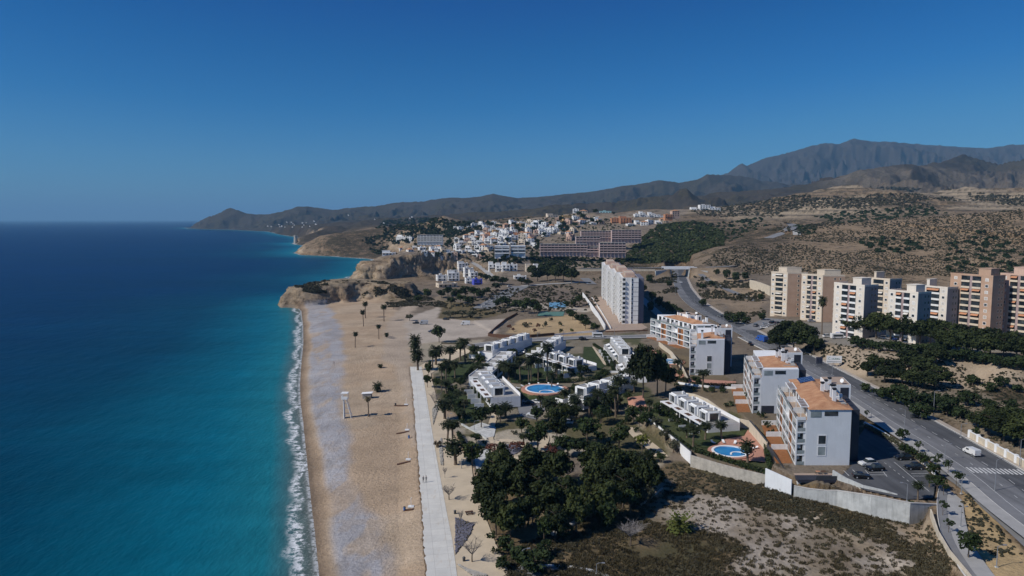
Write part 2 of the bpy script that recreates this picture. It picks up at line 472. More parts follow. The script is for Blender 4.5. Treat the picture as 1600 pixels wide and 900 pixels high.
class NT:
    """small helper round a material's node tree"""
    def __init__(s, name):
        s.mat = bpy.data.materials.new(name); s.mat.use_nodes = True
        s.n, s.l = s.mat.node_tree.nodes, s.mat.node_tree.links
        s.bsdf = s.n['Principled BSDF']
        s.bsdf.inputs['Specular IOR Level'].default_value = 0.25
    def new(s, t, **kw):
        n = s.n.new(t)
        for k, v in kw.items(): setattr(n, k, v)
        return n
    def link(s, a, b): s.l.new(a, b)
    def pos(s):
        return s.new('ShaderNodeNewGeometry').outputs['Position']
    def obj(s):
        return s.new('ShaderNodeTexCoord').outputs['Object']
    def noise(s, vec, scale, detail=4, rough=0.55, stretch=None):
        if stretch:
            mp = s.new('ShaderNodeMapping'); mp.inputs['Scale'].default_value = stretch
            s.link(vec, mp.inputs['Vector']); vec = mp.outputs['Vector']
        n = s.new('ShaderNodeTexNoise'); n.inputs['Scale'].default_value = scale
        n.inputs['Detail'].default_value = detail; n.inputs['Roughness'].default_value = rough
        s.link(vec, n.inputs['Vector']); return n.outputs['Fac']
    def ramp(s, fac, stops, interp='LINEAR'):
        r = s.new('ShaderNodeValToRGB'); r.color_ramp.interpolation = interp
        while len(r.color_ramp.elements) < len(stops): r.color_ramp.elements.new(0.5)
        for e, (p, c) in zip(r.color_ramp.elements, stops):
            e.position = p; e.color = c if len(c) == 4 else (*c, 1)
        s.link(fac, r.inputs['Fac']); return r.outputs['Color']
    def mix(s, fac, a, b, mode='MIX'):
        m = s.new('ShaderNodeMix', data_type='RGBA', blend_type=mode)
        for sock, v in ((m.inputs[0], fac), (m.inputs[6], a), (m.inputs[7], b)):
            if isinstance(v, (int, float)): sock.default_value = v
            elif isinstance(v, tuple): sock.default_value = v if len(v) == 4 else (*v, 1)
            else: s.link(v, sock)
        return m.outputs[2]
    def math(s, op, a, b=None, clamp=False):
        m = s.new('ShaderNodeMath', operation=op); m.use_clamp = clamp
        for sock, v in ((m.inputs[0], a), (m.inputs[1], b)):
            if v is None: continue
            if isinstance(v, (int, float)): sock.default_value = v
            else: s.link(v, sock)
        return m.outputs[0]
    def maprange(s, v, a, b, c=0.0, d=1.0, smooth=True):
        m = s.new('ShaderNodeMapRange'); m.interpolation_type = 'SMOOTHSTEP' if smooth else 'LINEAR'
        for i, q in enumerate((a, b, c, d)): m.inputs[i + 1].default_value = q
        s.link(v, m.inputs[0]); return m.outputs[0]
    def bump(s, h, strength, dist):
        b = s.new('ShaderNodeBump'); b.inputs['Strength'].default_value = strength; b.inputs['Distance'].default_value = dist
        s.link(h, b.inputs['Height']); s.link(b.outputs['Normal'], s.bsdf.inputs['Normal'])
    def base(s, c, rough=0.9, metal=0.0, spec=None):
        if isinstance(c, tuple): s.bsdf.inputs['Base Color'].default_value = c if len(c) == 4 else (*c, 1)
        else: s.link(c, s.bsdf.inputs['Base Color'])
        s.bsdf.inputs['Roughness'].default_value = rough
        s.bsdf.inputs['Metallic'].default_value = metal
        if spec is not None: s.bsdf.inputs['Specular IOR Level'].default_value = spec
        return s.mat

M = {}
def mottled(key, c, var=0.15, scale=0.6, rough=0.9, fine=0.06, spec=None, metal=0.0, streak=0.0):
    """one colour with soft stains and fine grain"""
    t = NT(key); p = t.pos()
    n1 = t.noise(p, scale, 5, 0.6)
    f1 = t.maprange(n1, 0.3, 0.7, 1 - var, 1 + var, False)
    n2 = t.noise(p, 9.0, 3, 0.6)
    f2 = t.maprange(n2, 0.3, 0.7, 1 - fine, 1 + fine, False)
    f = t.math('MULTIPLY', f1, f2)
    if streak:
        n3 = t.noise(p, 1.6, 3, 0.6, stretch=(1, 1, 0.12))
        f = t.math('MULTIPLY', f, t.maprange(n3, 0.45, 0.75, 1.0, 1 - streak))
    cc = t.new('ShaderNodeCombineColor')
    col = t.mix(1.0, tuple(c[:3]) + (1,), f, 'MULTIPLY')
    M[key] = t.base(col, rough, metal, spec)
    return M[key]

mottled('white_render', (0.80, 0.80, 0.80), 0.05, 0.25, 0.85, 0.03, streak=0.10)
mottled('white_paint', (0.80, 0.80, 0.79), 0.04, 0.4, 0.7, 0.02)
mottled('grey_render', (0.70, 0.72, 0.74), 0.05, 0.3, 0.85, 0.03, streak=0.06)
mottled('town_white', (0.78, 0.77, 0.75), 0.08, 0.2, 0.9, 0.03, streak=0.1)
mottled('tower_white', (0.72, 0.65, 0.56), 0.08, 0.2, 0.9, 0.04, streak=0.12)
mottled('cream_render', (0.66, 0.56, 0.44), 0.08, 0.2, 0.9, 0.04, streak=0.1)
mottled('pink_render', (0.60, 0.42, 0.33), 0.08, 0.2, 0.9, 0.04, streak=0.1)
mottled('ochre_render', (0.52, 0.34, 0.16), 0.08, 0.2, 0.9, 0.04, streak=0.1)
mottled('orange_render', (0.50, 0.24, 0.13), 0.08, 0.2, 0.9, 0.04, streak=0.1)
mottled('blue_render', (0.09, 0.11, 0.55), 0.08, 0.2, 0.9, 0.04)
mottled('aqua_render', (0.30, 0.50, 0.52), 0.08, 0.2, 0.9, 0.04)
mottled('shade_side', (0.34, 0.30, 0.29), 0.1, 0.3, 0.9, 0.05)  # dark brick grey, with the sunless side's shade partly in the colour
mottled('pinkish_block', (0.52, 0.40, 0.375), 0.1, 0.2, 0.9, 0.05, streak=0.12)
mottled('mauve_render', (0.36, 0.275, 0.265), 0.12, 0.15, 0.9, 0.05, streak=0.15)
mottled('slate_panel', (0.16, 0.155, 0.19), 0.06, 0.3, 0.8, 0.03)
mottled('dark_panel_and_shade', (0.035, 0.037, 0.05), 0.1, 0.4, 0.6, 0.04)  # near-black for openings, doors and the shade painted on stair towers
mottled('terrace_tile', (0.40, 0.30, 0.23), 0.10, 0.5, 0.85, 0.05)
mottled('flat_roof', (0.35, 0.335, 0.315), 0.14, 0.35, 0.9, 0.06)
mottled('concrete', (0.46, 0.47, 0.46), 0.20, 0.45, 0.9, 0.06, streak=0.28)
mottled('stone_wall', (0.42, 0.39, 0.34), 0.2, 0.9, 0.95, 0.18, streak=0.1)
mottled('cream_wall', (0.60, 0.52, 0.40), 0.12, 0.5, 0.9, 0.05, streak=0.12)
mottled('wood', (0.30, 0.125, 0.045), 0.22, 1.6, 0.65, 0.1, streak=0.25)
mottled('dark_wood', (0.10, 0.05, 0.03), 0.25, 1.6, 0.7, 0.1)
mottled('chimney_cap', (0.03, 0.03, 0.032), 0.1, 1, 0.6, 0.03)
mottled('grey_metal', (0.22, 0.23, 0.25), 0.08, 1, 0.45, 0.03, spec=0.5)
mottled('dark_metal', (0.045, 0.048, 0.052), 0.08, 1, 0.5, 0.03, spec=0.5)
for key_, c_ in (('asphalt', (0.088, 0.090, 0.096)), ('worn_asphalt', (0.165, 0.166, 0.172))):
    t = NT(key_); p = t.pos()
    lw = t.noise(p, 0.55, 4, 0.6, stretch=(1.0, 0.02, 1)); pt_ = t.noise(p, 0.09, 5, 0.6); gr = t.noise(p, 6.0, 3, 0.6)
    f = t.math('MULTIPLY', t.math('MULTIPLY', t.maprange(lw, 0.3, 0.7, 0.76, 1.22, False), t.maprange(pt_, 0.35, 0.65, 0.84, 1.14, False)), t.maprange(gr, 0.3, 0.7, 0.9, 1.1, False))
    M[key_] = t.base(t.mix(1.0, c_, f, 'MULTIPLY'), 0.9)
mottled('old_asphalt', (0.20, 0.20, 0.205), 0.14, 0.25, 0.92, 0.07)
mottled('footway', (0.36, 0.35, 0.335), 0.12, 0.4, 0.9, 0.06)
t = NT('promenade'); p = t.pos()
br = t.new('ShaderNodeTexBrick'); br.offset = 0; br.inputs['Scale'].default_value = 1.0; br.inputs['Brick Width'].default_value = 3.0; br.inputs['Row Height'].default_value = 3.0; br.inputs['Mortar Size'].default_value = 0.05
for i, c in (('Color1', (0.66, 0.64, 0.585, 1)), ('Color2', (0.615, 0.60, 0.555, 1)), ('Mortar', (0.50, 0.48, 0.44, 1))): br.inputs[i].default_value = c
mp = t.new('ShaderNodeMapping'); mp.inputs['Rotation'].default_value = (0, 0, R(-9)); t.link(p, mp.inputs['Vector']); t.link(mp.outputs['Vector'], br.inputs['Vector'])
st_ = t.noise(p, 0.22, 5, 0.65); sd_ = t.noise(p, 0.7, 5, 0.7, stretch=(1, .3, 1))
cc = t.mix(1.0, br.outputs['Color'], t.maprange(st_, 0.3, 0.7, 0.88, 1.08, False), 'MULTIPLY')
M['promenade'] = t.base(t.mix(t.maprange(sd_, 0.56, 0.72, 0, .45), cc, (0.50, 0.40, 0.29)), 0.85)
mottled('plaza_sand', (0.56, 0.46, 0.33), 0.10, 0.3, 0.92, 0.05)
mottled('pool_paving', (0.47, 0.24, 0.17), 0.10, 0.6, 0.85, 0.06)
mottled('kerbstone', (0.50, 0.48, 0.45), 0.10, 0.6, 0.9, 0.05)
mottled('road_paint', (0.58, 0.58, 0.565), 0.28, 1.6, 0.8, 0.05)
mottled('dirt', (0.42, 0.36, 0.30), 0.14, 0.12, 0.95, 0.07)
mottled('dark_soil', (0.10, 0.085, 0.06), 0.2, 0.6, 0.95, 0.1)
mottled('lawn', (0.040, 0.056, 0.018), 0.28, 0.35, 0.95, 0.15)
mottled('white_pebble', (0.52, 0.52, 0.50), 0.2, 0.8, 0.95, 0.2)
mottled('cloth_white', (0.82, 0.82, 0.81), 0.03, 1.5, 0.9, 0.02)
mottled('awning_red', (0.22, 0.03, 0.04), 0.1, 1, 0.85, 0.03)
mottled('tyre', (0.02, 0.02, 0.021), 0.05, 2, 0.85, 0.02)
mottled('sign_blue', (0.06, 0.16, 0.40), 0.05, 1, 0.5, 0.02)
mottled('skin', (0.48, 0.28, 0.20), 0.03, 3, 0.6, 0.02)
mottled('cloth_dark', (0.03, 0.032, 0.04), 0.1, 3, 0.9, 0.05)
mottled('court_blue', (0.12, 0.27, 0.42), 0.06, 0.5, 0.8, 0.03)
mottled('court_green', (0.10, 0.20, 0.17), 0.06, 0.5, 0.8, 0.03)
for k, c in (('car_white', (0.75, 0.75, 0.74)), ('car_black', (0.012, 0.012, 0.014)), ('car_silver', (0.42, 0.43, 0.45)), ('car_red', (0.32, 0.02, 0.02)), ('car_blue', (0.03, 0.10, 0.38)), ('car_grey', (0.12, 0.13, 0.14))):
    t = NT(k); M[k] = t.base(c, 0.28, 0.1, 0.5)
t = NT('glass'); p = t.pos()
M['glass'] = t.base(t.ramp(t.noise(p, 0.35, 2), [(0.35, (0.012, 0.016, 0.020)), (0.6, (0.045, 0.055, 0.062)), (0.75, (0.10, 0.11, 0.11))]), 0.08, 0, 0.5)
t = NT('pale_glass'); p = t.pos()
M['pale_glass'] = t.base(t.ramp(t.noise(p, 0.4, 2), [(0.3, (0.16, 0.20, 0.21)), (0.7, (0.34, 0.38, 0.38))]), 0.1, 0, 0.5)
t = NT('blind'); p = t.pos()
M['blind'] = t.base(t.ramp(t.noise(p, 0.3, 1), [(0.35, (0.45, 0.40, 0.34)), (0.65, (0.66, 0.63, 0.58))]), 0.8)
t = NT('solar_cell'); p = t.obj()
br = t.new('ShaderNodeTexBrick'); br.offset = 0
br.inputs['Scale'].default_value = 1.0; br.inputs['Brick Width'].default_value = 1.0; br.inputs['Row Height'].default_value = 1.6; br.inputs['Mortar Size'].default_value = 0.05
for i, c in (('Color1', (0.012, 0.035, 0.13, 1)), ('Color2', (0.010, 0.03, 0.11, 1)), ('Mortar', (0.22, 0.24, 0.27, 1))): br.inputs[i].default_value = c
t.link(p, br.inputs['Vector']); M['solar_cell'] = t.base(br.outputs['Color'], 0.25, 0, 0.5)

t = NT('roof_tile'); p = t.pos()
n1 = t.noise(p, 0.5, 5, 0.6); n2 = t.noise(p, 5.0, 3, 0.7)
col = t.ramp(t.math('ADD', t.math('MULTIPLY', n1, 0.65), t.math('MULTIPLY', n2, 0.35)), [(0.32, (0.36, 0.165, 0.085)), (0.5, (0.50, 0.26, 0.14)), (0.68, (0.60, 0.36, 0.21))])
wv = t.new('ShaderNodeTexWave', wave_type='BANDS', bands_direction='X'); wv.inputs['Scale'].default_value = 1.3; wv.inputs['Distortion'].default_value = 0.6
t.link(p, wv.inputs['Vector']); t.bump(wv.outputs['Fac'], 0.5, 0.1)
M['roof_tile'] = t.base(col, 0.9)

t = NT('brick_skin'); p = t.pos()
n1 = t.noise(p, 0.18, 4, 0.6); n2 = t.noise(p, 4.0, 3, 0.7)
M['brick_skin'] = t.base(t.ramp(t.math('ADD', t.math('MULTIPLY', n1, 0.6), t.math('MULTIPLY', n2, 0.4)), [(0.34, (0.40, 0.255, 0.175)), (0.66, (0.54, 0.37, 0.265))]), 0.9)
t = NT('pool_water'); p = t.pos()
n1 = t.noise(p, 0.9, 3, 0.5)
t.bump(n1, 0.35, 0.15)
M['pool_water'] = t.base(t.ramp(t.noise(p, 0.25, 2), [(0.3, (0.03, 0.20, 0.46)), (0.7, (0.06, 0.30, 0.58))]), 0.08, 0, 0.4)

# foliage: colour varies from one leaf clump to the next and from plant to plant
def foliage(key, c0, c1, c2=None, trans=0.0):
    t = NT(key); p = t.pos()
    oi = t.new('ShaderNodeObjectInfo')
    n1 = t.noise(p, 0.55, 3, 0.6); n2 = t.noise(p, 3.5, 2, 0.6)
    f = t.math('ADD', t.math('MULTIPLY', n1, 0.5), t.math('MULTIPLY', n2, 0.3))
    f = t.math('ADD', f, t.math('MULTIPLY', oi.outputs['Random'], 0.26))
    st = [(0.34, c0), (0.62, c1)] + ([(0.80, c2)] if c2 else [])
    M[key] = t.base(t.ramp(f, st), 0.75, 0, 0.15)
    return M[key]
foliage('pine_leaf', (0.012, 0.017, 0.006), (0.036, 0.048, 0.015), (0.074, 0.082, 0.024))
foliage('broad_leaf', (0.013, 0.022, 0.007), (0.036, 0.054, 0.016), (0.072, 0.086, 0.022))
foliage('lime_leaf', (0.07, 0.085, 0.018), (0.12, 0.13, 0.028), (0.16, 0.16, 0.04))
foliage('olive_leaf', (0.045, 0.050, 0.030), (0.085, 0.085, 0.052), (0.11, 0.105, 0.07))
foliage('palm_leaf', (0.012, 0.018, 0.007), (0.027, 0.034, 0.013), (0.050, 0.054, 0.022))
foliage('dry_palm', (0.07, 0.055, 0.030), (0.13, 0.105, 0.06), (0.17, 0.14, 0.085))
foliage('agave_leaf', (0.05, 0.065, 0.016), (0.10, 0.11, 0.025), (0.17, 0.16, 0.04))
foliage('hedge_leaf', (0.014, 0.024, 0.009), (0.032, 0.048, 0.016), (0.048, 0.06, 0.02))
foliage('dry_leaf', (0.085, 0.060, 0.036), (0.14, 0.105, 0.065), (0.2, 0.16, 0.1))
foliage('twig', (0.13, 0.115, 0.105), (0.22, 0.20, 0.19), (0.28, 0.25, 0.24))
foliage('red_leaf', (0.08, 0.03, 0.022), (0.14, 0.055, 0.035), (0.18, 0.08, 0.05))
foliage('scrub_leaf', (0.028, 0.030, 0.018), (0.060, 0.056, 0.034), (0.10, 0.085, 0.055))
foliage('field_leaf', (0.040, 0.040, 0.024), (0.080, 0.070, 0.042), (0.125, 0.105, 0.066))
foliage('grass_tuft', (0.050, 0.042, 0.022), (0.105, 0.085, 0.046), (0.22, 0.18, 0.105))
mottled('bark', (0.13, 0.10, 0.075), 0.2, 2, 0.95, 0.12)
mottled('palm_bark', (0.16, 0.12, 0.085), 0.2, 2, 0.95, 0.15)

# the ground: its cover is a vertex colour, the alpha says how much low scrub grows on it
t = NT('ground'); p = t.pos()
at_ = t.new('ShaderNodeAttribute', attribute_name='cover')
g1 = t.noise(p, 0.06, 6, 0.65); g2 = t.noise(p, 1.1, 5, 0.65)
f = t.math('MULTIPLY', t.maprange(g1, 0.3, 0.7, 0.82, 1.18, False), t.maprange(g2, 0.3, 0.7, 0.86, 1.14, False))
soil = t.mix(1.0, at_.outputs['Color'], f, 'MULTIPLY')
s1 = t.noise(p, 0.10, 8, 0.72); s2 = t.noise(p, 0.45, 4, 0.65)
s3 = t.noise(p, 0.028, 9, 0.75)
sc = t.math('ADD', t.math('ADD', t.math('MULTIPLY', s1, 0.42), t.math('MULTIPLY', s2, 0.28)), t.math('MULTIPLY', s3, 0.30))
th = t.math('SUBTRACT', 0.84, t.math('MULTIPLY', at_.outputs['Alpha'], 0.55))
mk = t.maprange(t.math('SUBTRACT', sc, th), -0.03, 0.05)
scol = t.ramp(t.noise(p, 0.2, 3), [(0.35, (0.033, 0.029, 0.017)), (0.55, (0.066, 0.054, 0.032)), (0.7, (0.105, 0.080, 0.048))])
c = t.mix(mk, soil, scol)
nz = t.new('ShaderNodeSeparateXYZ'); t.link(t.new('ShaderNodeNewGeometry').outputs['True Normal'], nz.inputs[0])
steep = t.maprange(nz.outputs['Z'], 0.86, 0.55)
k1 = t.noise(p, 0.16, 7, 0.72, stretch=(1, 1, 1.8)); k2 = t.noise(p, 0.55, 5, 0.7, stretch=(1, 1, .5))
rk = t.math('ADD', t.math('MULTIPLY', k1, .6), t.math('MULTIPLY', k2, .4))
rockc = t.mix(1.0, at_.outputs['Color'], t.ramp(rk, [(0.36, (0.30, 0.27, 0.25)), (0.47, (0.80, 0.76, 0.72)), (0.6, (1.35, 1.28, 1.2))]), 'MULTIPLY')
c = t.mix(steep, c, rockc)
hh = t.math('ADD', t.math('ADD', g2, t.math('MULTIPLY', mk, 0.6)), t.math('MULTIPLY', t.math('MULTIPLY', rk, steep), 7.0))
t.bump(hh, 0.8, 0.6)
M['ground'] = t.base(c, 0.95, 0, 0.1)

# the sea: shallow water over pale sand near the shore, deep water further out, foam where it breaks
t = NT('sea'); p = t.pos()
sa = t.new('ShaderNodeAttribute', attribute_name='offshore').outputs['Fac']
slow = t.noise(p, 0.006, 4, 0.6); mid = t.noise(p, 0.03, 4, 0.6)
w = t.math('ADD', sa, t.math('MULTIPLY', t.math('SUBTRACT', slow, 0.5), t.math('MULTIPLY', sa, 1.1)))
w = t.math('POWER', t.math('MAXIMUM', t.math('DIVIDE', w, 700), 0.0), 0.5, True)
deep = t.ramp(w, [(0.0, (0.150, 0.130, 0.105)), (0.065, (0.085, 0.135, 0.130)), (0.12, (0.012, 0.160, 0.205)), (0.20, (0.0030, 0.118, 0.178)), (0.34, (0.0004, 0.046, 0.092)), (0.52, (0.0002, 0.025, 0.080)), (0.80, (0.0002, 0.021, 0.085)), (1.0, (0.0002, 0.019, 0.083))])
rip = t.noise(p, 0.35, 5, 0.65, stretch=(1.4, 0.5, 1))
deep = t.mix(1.0, deep, t.maprange(rip, 0.3, 0.7, 0.90, 1.10, False), 'MULTIPLY')
deep = t.mix(1.0, deep, t.maprange(mid, 0.3, 0.7, 0.92, 1.08, False), 'MULTIPLY')
wind = t.noise(p, 0.0035, 5, 0.65, stretch=(.6, 1.6, 1)); lines_ = t.noise(p, 0.05, 4, 0.6, stretch=(.35, 1.5, 1))
deep = t.mix(1.0, deep, t.maprange(wind, 0.34, 0.66, 0.86, 1.14, False), 'MULTIPLY')
deep = t.mix(1.0, deep, t.maprange(lines_, 0.3, 0.7, 0.88, 1.12, False), 'MULTIPLY')
# foam: one ragged breaking line and its wash up to the waterline
swell = t.noise(p, 0.032, 4, 0.6, stretch=(1, 1, 1)); chop = t.noise(p, 0.5, 6, 0.75); lace = t.noise(p, 1.3, 5, 0.75)
e1 = t.math('ADD', sa, t.math('MULTIPLY', t.math('SUBTRACT', swell, 0.5), 17.0))
e1 = t.math('ADD', e1, t.math('MULTIPLY', t.math('SUBTRACT', chop, 0.5), 5.0))
line = t.math('MULTIPLY', t.maprange(e1, 1.4, 2.4), t.maprange(e1, 5.6, 3.2))
near = t.maprange(sa, 24.0, 10.0)
wash = t.math('MULTIPLY', t.maprange(e1, 4.2, -3.0), t.maprange(lace, 0.50, 0.62))
rim = t.math('MULTIPLY', t.maprange(sa, 1.4, 0.4), t.maprange(chop, 0.42, 0.55))
fo = t.math('MAXIMUM', t.math('MULTIPLY', line, t.maprange(chop, 0.42, 0.58)), t.math('MAXIMUM', t.math('MULTIPLY', wash, 0.42), t.math('MULTIPLY', rim, 0.6)))
fo = t.math('MULTIPLY', fo, near, True)
c = t.mix(fo, deep, (0.72, 0.74, 0.75, 1))
M['sea'] = t.base(c, 0.34, 0, 0.015)
t.link(t.maprange(fo, 0.0, 1.0, 0.34, 0.9), t.bsdf.inputs['Roughness'])
wv1 = t.noise(p, 0.09, 5, 0.6, stretch=(1.5, 0.6, 1)); wv2 = t.noise(p, 0.8, 4, 0.6, stretch=(1.3, 0.6, 1))
t.bump(t.math('ADD', wv1, t.math('MULTIPLY', wv2, 0.3)), 0.6, 1.2)
# ---------------------------------------------------------------- ground cover and pavings
NEARR = int(np.searchsorted(YY, 1000))
def zone(poly, soft=2.0):
    """weight 0..1 of a ground zone given by a world polygon"""
    w = np.zeros(GX.shape)
    ys = [p[1] for p in poly]
    rm = np.nonzero((YY > min(ys) - soft * 3) & (YY < max(ys) + soft * 3))[0]
    if len(rm) == 0: return w
    X, Y = GX[rm], GY[rm]
    d, _ = seg_dist(X, Y, list(poly) + [poly[0]])
    d = np.where(in_poly(X, Y, poly), d, -d)
    d = d + (fbm(X, Y, 7 * max(1, soft / 2), 4, 77) - 0.5) * soft * 3
    w[rm] = sstep(-soft, soft, d)
    return w

gn1 = fbm(GX, GY, 30, 6, 101); gn2 = fbm(GX, GY, 8, 4, 131); gn3 = fbm(GX, GY, 160, 5, 151)
gy_, gx_ = np.gradient(GH)
slope = np.hypot(gx_ / np.gradient(GX, axis=1), gy_ / np.gradient(GY, axis=0) - 0)
COVER = np.zeros(GX.shape + (4,), dtype=np.float32)
def paint(w, col, scrub=0.0):
    w = w[..., None]
    COVER[:] = COVER * (1 - w) + w * np.array([*col, scrub], dtype=np.float32)
one = np.ones(GX.shape)
# dry hills
paint(one, (0.225, 0.163, 0.105), 0.60)
paint(sstep(0.42, 0.60, gn3), (0.185, 0.132, 0.086), 0.68)
paint(sstep(1.9, 3.5, slope * 3) * 0.8, (0.22, 0.178, 0.135), 0.20)
# far ranges: thin maquis
mfar = sstep(1900, 2600, GY)
paint(mfar, (0.054, 0.045, 0.037), 0.60)
paint(mfar * sstep(0.46, 0.60, gn3), (0.034, 0.032, 0.030), 0.70)
rock_w = sstep(5000, 7000, GY) * sstep(220, 420, GH)
paint(rock_w, (0.060, 0.053, 0.050), 0.54)
midr = sstep(2300, 2500, GY) * (1 - sstep(3300, 3700, GY)) * sstep(0.40, 0.45, GX / GY) * sstep(0.36, 0.52, gn3)
paint(midr, (0.13, 0.108, 0.083), 0.60)
# pale terraced slopes
tw = sstep(1150, 1350, GY) * (1 - sstep(1800, 2100, GY)) * sstep(0.16, 0.26, GX / GY)
paint(tw * sstep(0.34, 0.56, gn3) * 0.9, (0.35, 0.28, 0.195), 0.52)
frac_ = (GH / 9.0) - np.floor(GH / 9.0)
paint(tw * (frac_ > .70) * .8, (0.13, 0.105, 0.075), 0.62)
# the plain behind the beach
plain = (1 - sstep(620, 900, GY)) * (GX / GY < 0.5)
paint(plain * 0.85, (0.19, 0.155, 0.118), 0.50)
fh_ = zone([pd(*q)[:2] for q in ((1250, 430, 545), (1235, 372, 860), (1300, 350, 940), (1400, 342, 970), (1620, 328, 950), (1620, 440, 530))], 14)
paint(fh_ * .85, (0.275, 0.20, 0.128), 0.57)
# town hillside
paint(zone([pd(*q)[:2] for q in ((560, 380, 870), (740, 380, 860), (760, 400, 700), (900, 400, 760), (1000, 360, 1000), (1080, 330, 1500), (700, 340, 1500), (600, 350, 1200))], 12) * 0.8, (0.24, 0.195, 0.15), 0.55)
# cliffs
cl = sstep(0.55, 1.3, slope) * (GX / GY < 0.02) * sstep(560, 600, GY) * (1 - sstep(2600, 2900, GY))
paint(cl, (0.36, 0.28, 0.195), 0.10)
paint(cl * sstep(0.5, 0.62, gn1) * 0.7, (0.22, 0.165, 0.115), 0.10)
head = zone([pd(*q)[:2] for q in ((450, 440, 590), (560, 440, 600), (640, 470, 590), (650, 450, 660), (560, 430, 680), (450, 430, 650))], 4)
paint(head * (1 - cl), (0.29, 0.225, 0.15), 0.58)
# beach: dry sand, a band of pale shingle, the wet edge
bm_ = (1 - sstep(598, 622, GY)) * sstep(-3, 1, GS) * (1 - sstep(4.5, 6.5, GH))
line = np.interp(GY, [60, 137, 150, 168, 185, 232, 262, 325, 400, 480, 560], [14, 13, 10.5, 12, 15, 15.5, 13, 19, 21, 23, 24])
beach_in = np.interp(GY, [60, 130, 330, 400, 470, 620], [62, 62, 62, 66, 70, 70])
sandw = bm_ * (1 - sstep(beach_in - 3, beach_in + 3, GS + (gn2 - .5) * 6)) * (GX < 5)
paint(sandw, (0.425, 0.315, 0.215), 0.0)
paint(sandw * sstep(0.50, 0.62, gn1) * 0.5, (0.46, 0.365, 0.265), 0.0)
paint(sandw * sstep(0.62, 0.74, gn2) * 0.35, (0.33, 0.245, 0.165), 0.0)
edge = line - 1.0 + (gn1 - 0.5) * 9 + (fbm(GX, GY, 40, 3, 161) - 0.5) * 9
shing = sandw * sstep(3.0, 6.0, GS + (gn1 - .5) * 4) * (1 - sstep(-2.5, 2.5, GS - edge))
streakn = fbm(GX * 3.0, GY * 0.5, 16, 5, 171)
paint(shing * (0.86 + 0.14 * sstep(0.36, 0.58, gn1)) * (1 - .6 * sstep(.58, .68, fbm(GX * 1.5, GY * .6, 13, 4, 177))), (0.33, 0.32, 0.33), 0.0)
paint(shing * sstep(0.46, 0.62, fbm(GX * 1.6, GY * .5, 20, 5, 173)) * 0.6, (0.40, 0.39, 0.40), 0.0)
paint(sandw * (1 - sstep(1.6, 4.6, GS + (gn1 - .5) * 3)), (0.275, 0.20, 0.135), 0.0)
paint(sandw * (1 - sstep(0.3, 1.9, GS + (gn1 - .5) * 2)), (0.17, 0.125, 0.088), 0.0)
trk = np.abs(np.sin((GS - 40 + 5 * fbm(GX, GY, 70, 3, 401)) * 1.7)) < .16
paint(sandw * trk * sstep(26, 32, GS) * (1 - sstep(52, 60, GS)) * sstep(.42, .56, fbm(GX, GY, 40, 3, 411)) * .4, (0.31, 0.225, 0.15), 0.0)
paint(sandw * sstep(.60, .66, fbm(GX, GY, 3.2, 3, 421)) * .25, (0.33, 0.245, 0.165), 0.0)
paint(sandw * sstep(.66, .70, fbm(GX, GY * .35, 2.2, 2, 431)) * sstep(1.5, 4, GS) * (1 - sstep(9, 12, GS)) * .2, (0.14, 0.11, 0.08), 0.0)
# sandy track and dirt car park
paint(zone(wpoly([(612, 500), (650, 492), (690, 478), (700, 490), (740, 502), (792, 498), (775, 520), (745, 527), (700, 532), (640, 540), (618, 530)]), 2), (0.44, 0.375, 0.31), 0.02)
paint(zone(wpoly([(598, 560), (606, 500), (640, 470), (655, 474), (634, 505), (640, 560), (643, 600), (655, 700), (642, 700), (628, 600), (615, 570)]), 2), (0.42, 0.335, 0.255), 0.03)
paint(zone(wpoly([(648, 585), (640, 540), (700, 532), (760, 530), (712, 560), (690, 585)]), 1.5), (0.34, 0.29, 0.215), 0.12)
# scrub field
field = zone(wpoly([(790, 905), (770, 850), (760, 760), (1020, 730), (1060, 722), (1190, 752), (1330, 795), (1450, 820), (1500, 905)]), 2)
paint(field, (0.165, 0.120, 0.068), 0.22)
paint(field * sstep(0.48, 0.62, gn1), (0.085, 0.075, 0.040), 0.40)
paint(field * sstep(0.52, 0.66, fbm(GX, GY, 11, 4, 441)) * .7, (0.21, 0.165, 0.10), 0.2)
pale = np.zeros(GX.shape)
for q in (((1000, 788), (1060, 770), (1100, 768), (1160, 782), (1200, 805), (1225, 830), (1200, 850), (1130, 838), (1060, 818), (1020, 812)),
          ((1225, 840), (1262, 822), (1330, 826), (1400, 850), (1420, 880), (1380, 902), (1230, 902), (1210, 870)),
          ((1130, 902), (1160, 870), (1180, 850), (1215, 868), (1235, 902)), ((1390, 815), (1440, 815), (1470, 850), (1440, 850), (1405, 835)),
          ((985, 775), (1030, 748), (1060, 748), (1045, 768), (1020, 780)), ((1170, 815), (1260, 800), (1290, 815), (1240, 835), (1190, 830))):
    pale = np.maximum(pale, zone(wpoly(q), 2.6))
paint(pale * (0.32 + 0.64 * sstep(0.36, 0.58, gn2 * .6 + gn1 * .4)), (0.40, 0.345, 0.285), 0.14)
paint(pale * sstep(0.55, 0.62, gn1) * .75, (0.20, 0.15, 0.09), 0.3)
paint(zone(wpoly([(1380, 812), (1448, 812), (1475, 848), (1505, 895), (1470, 895), (1420, 850)]), 2), (0.36, 0.275, 0.185), 0.36)
paint(zone(wpoly([(1500, 790), (1512, 765), (1540, 790), (1565, 830), (1600, 870), (1640, 920), (1545, 920), (1528, 860), (1505, 820)]), 1), (0.42, 0.305, 0.165), 0.28)
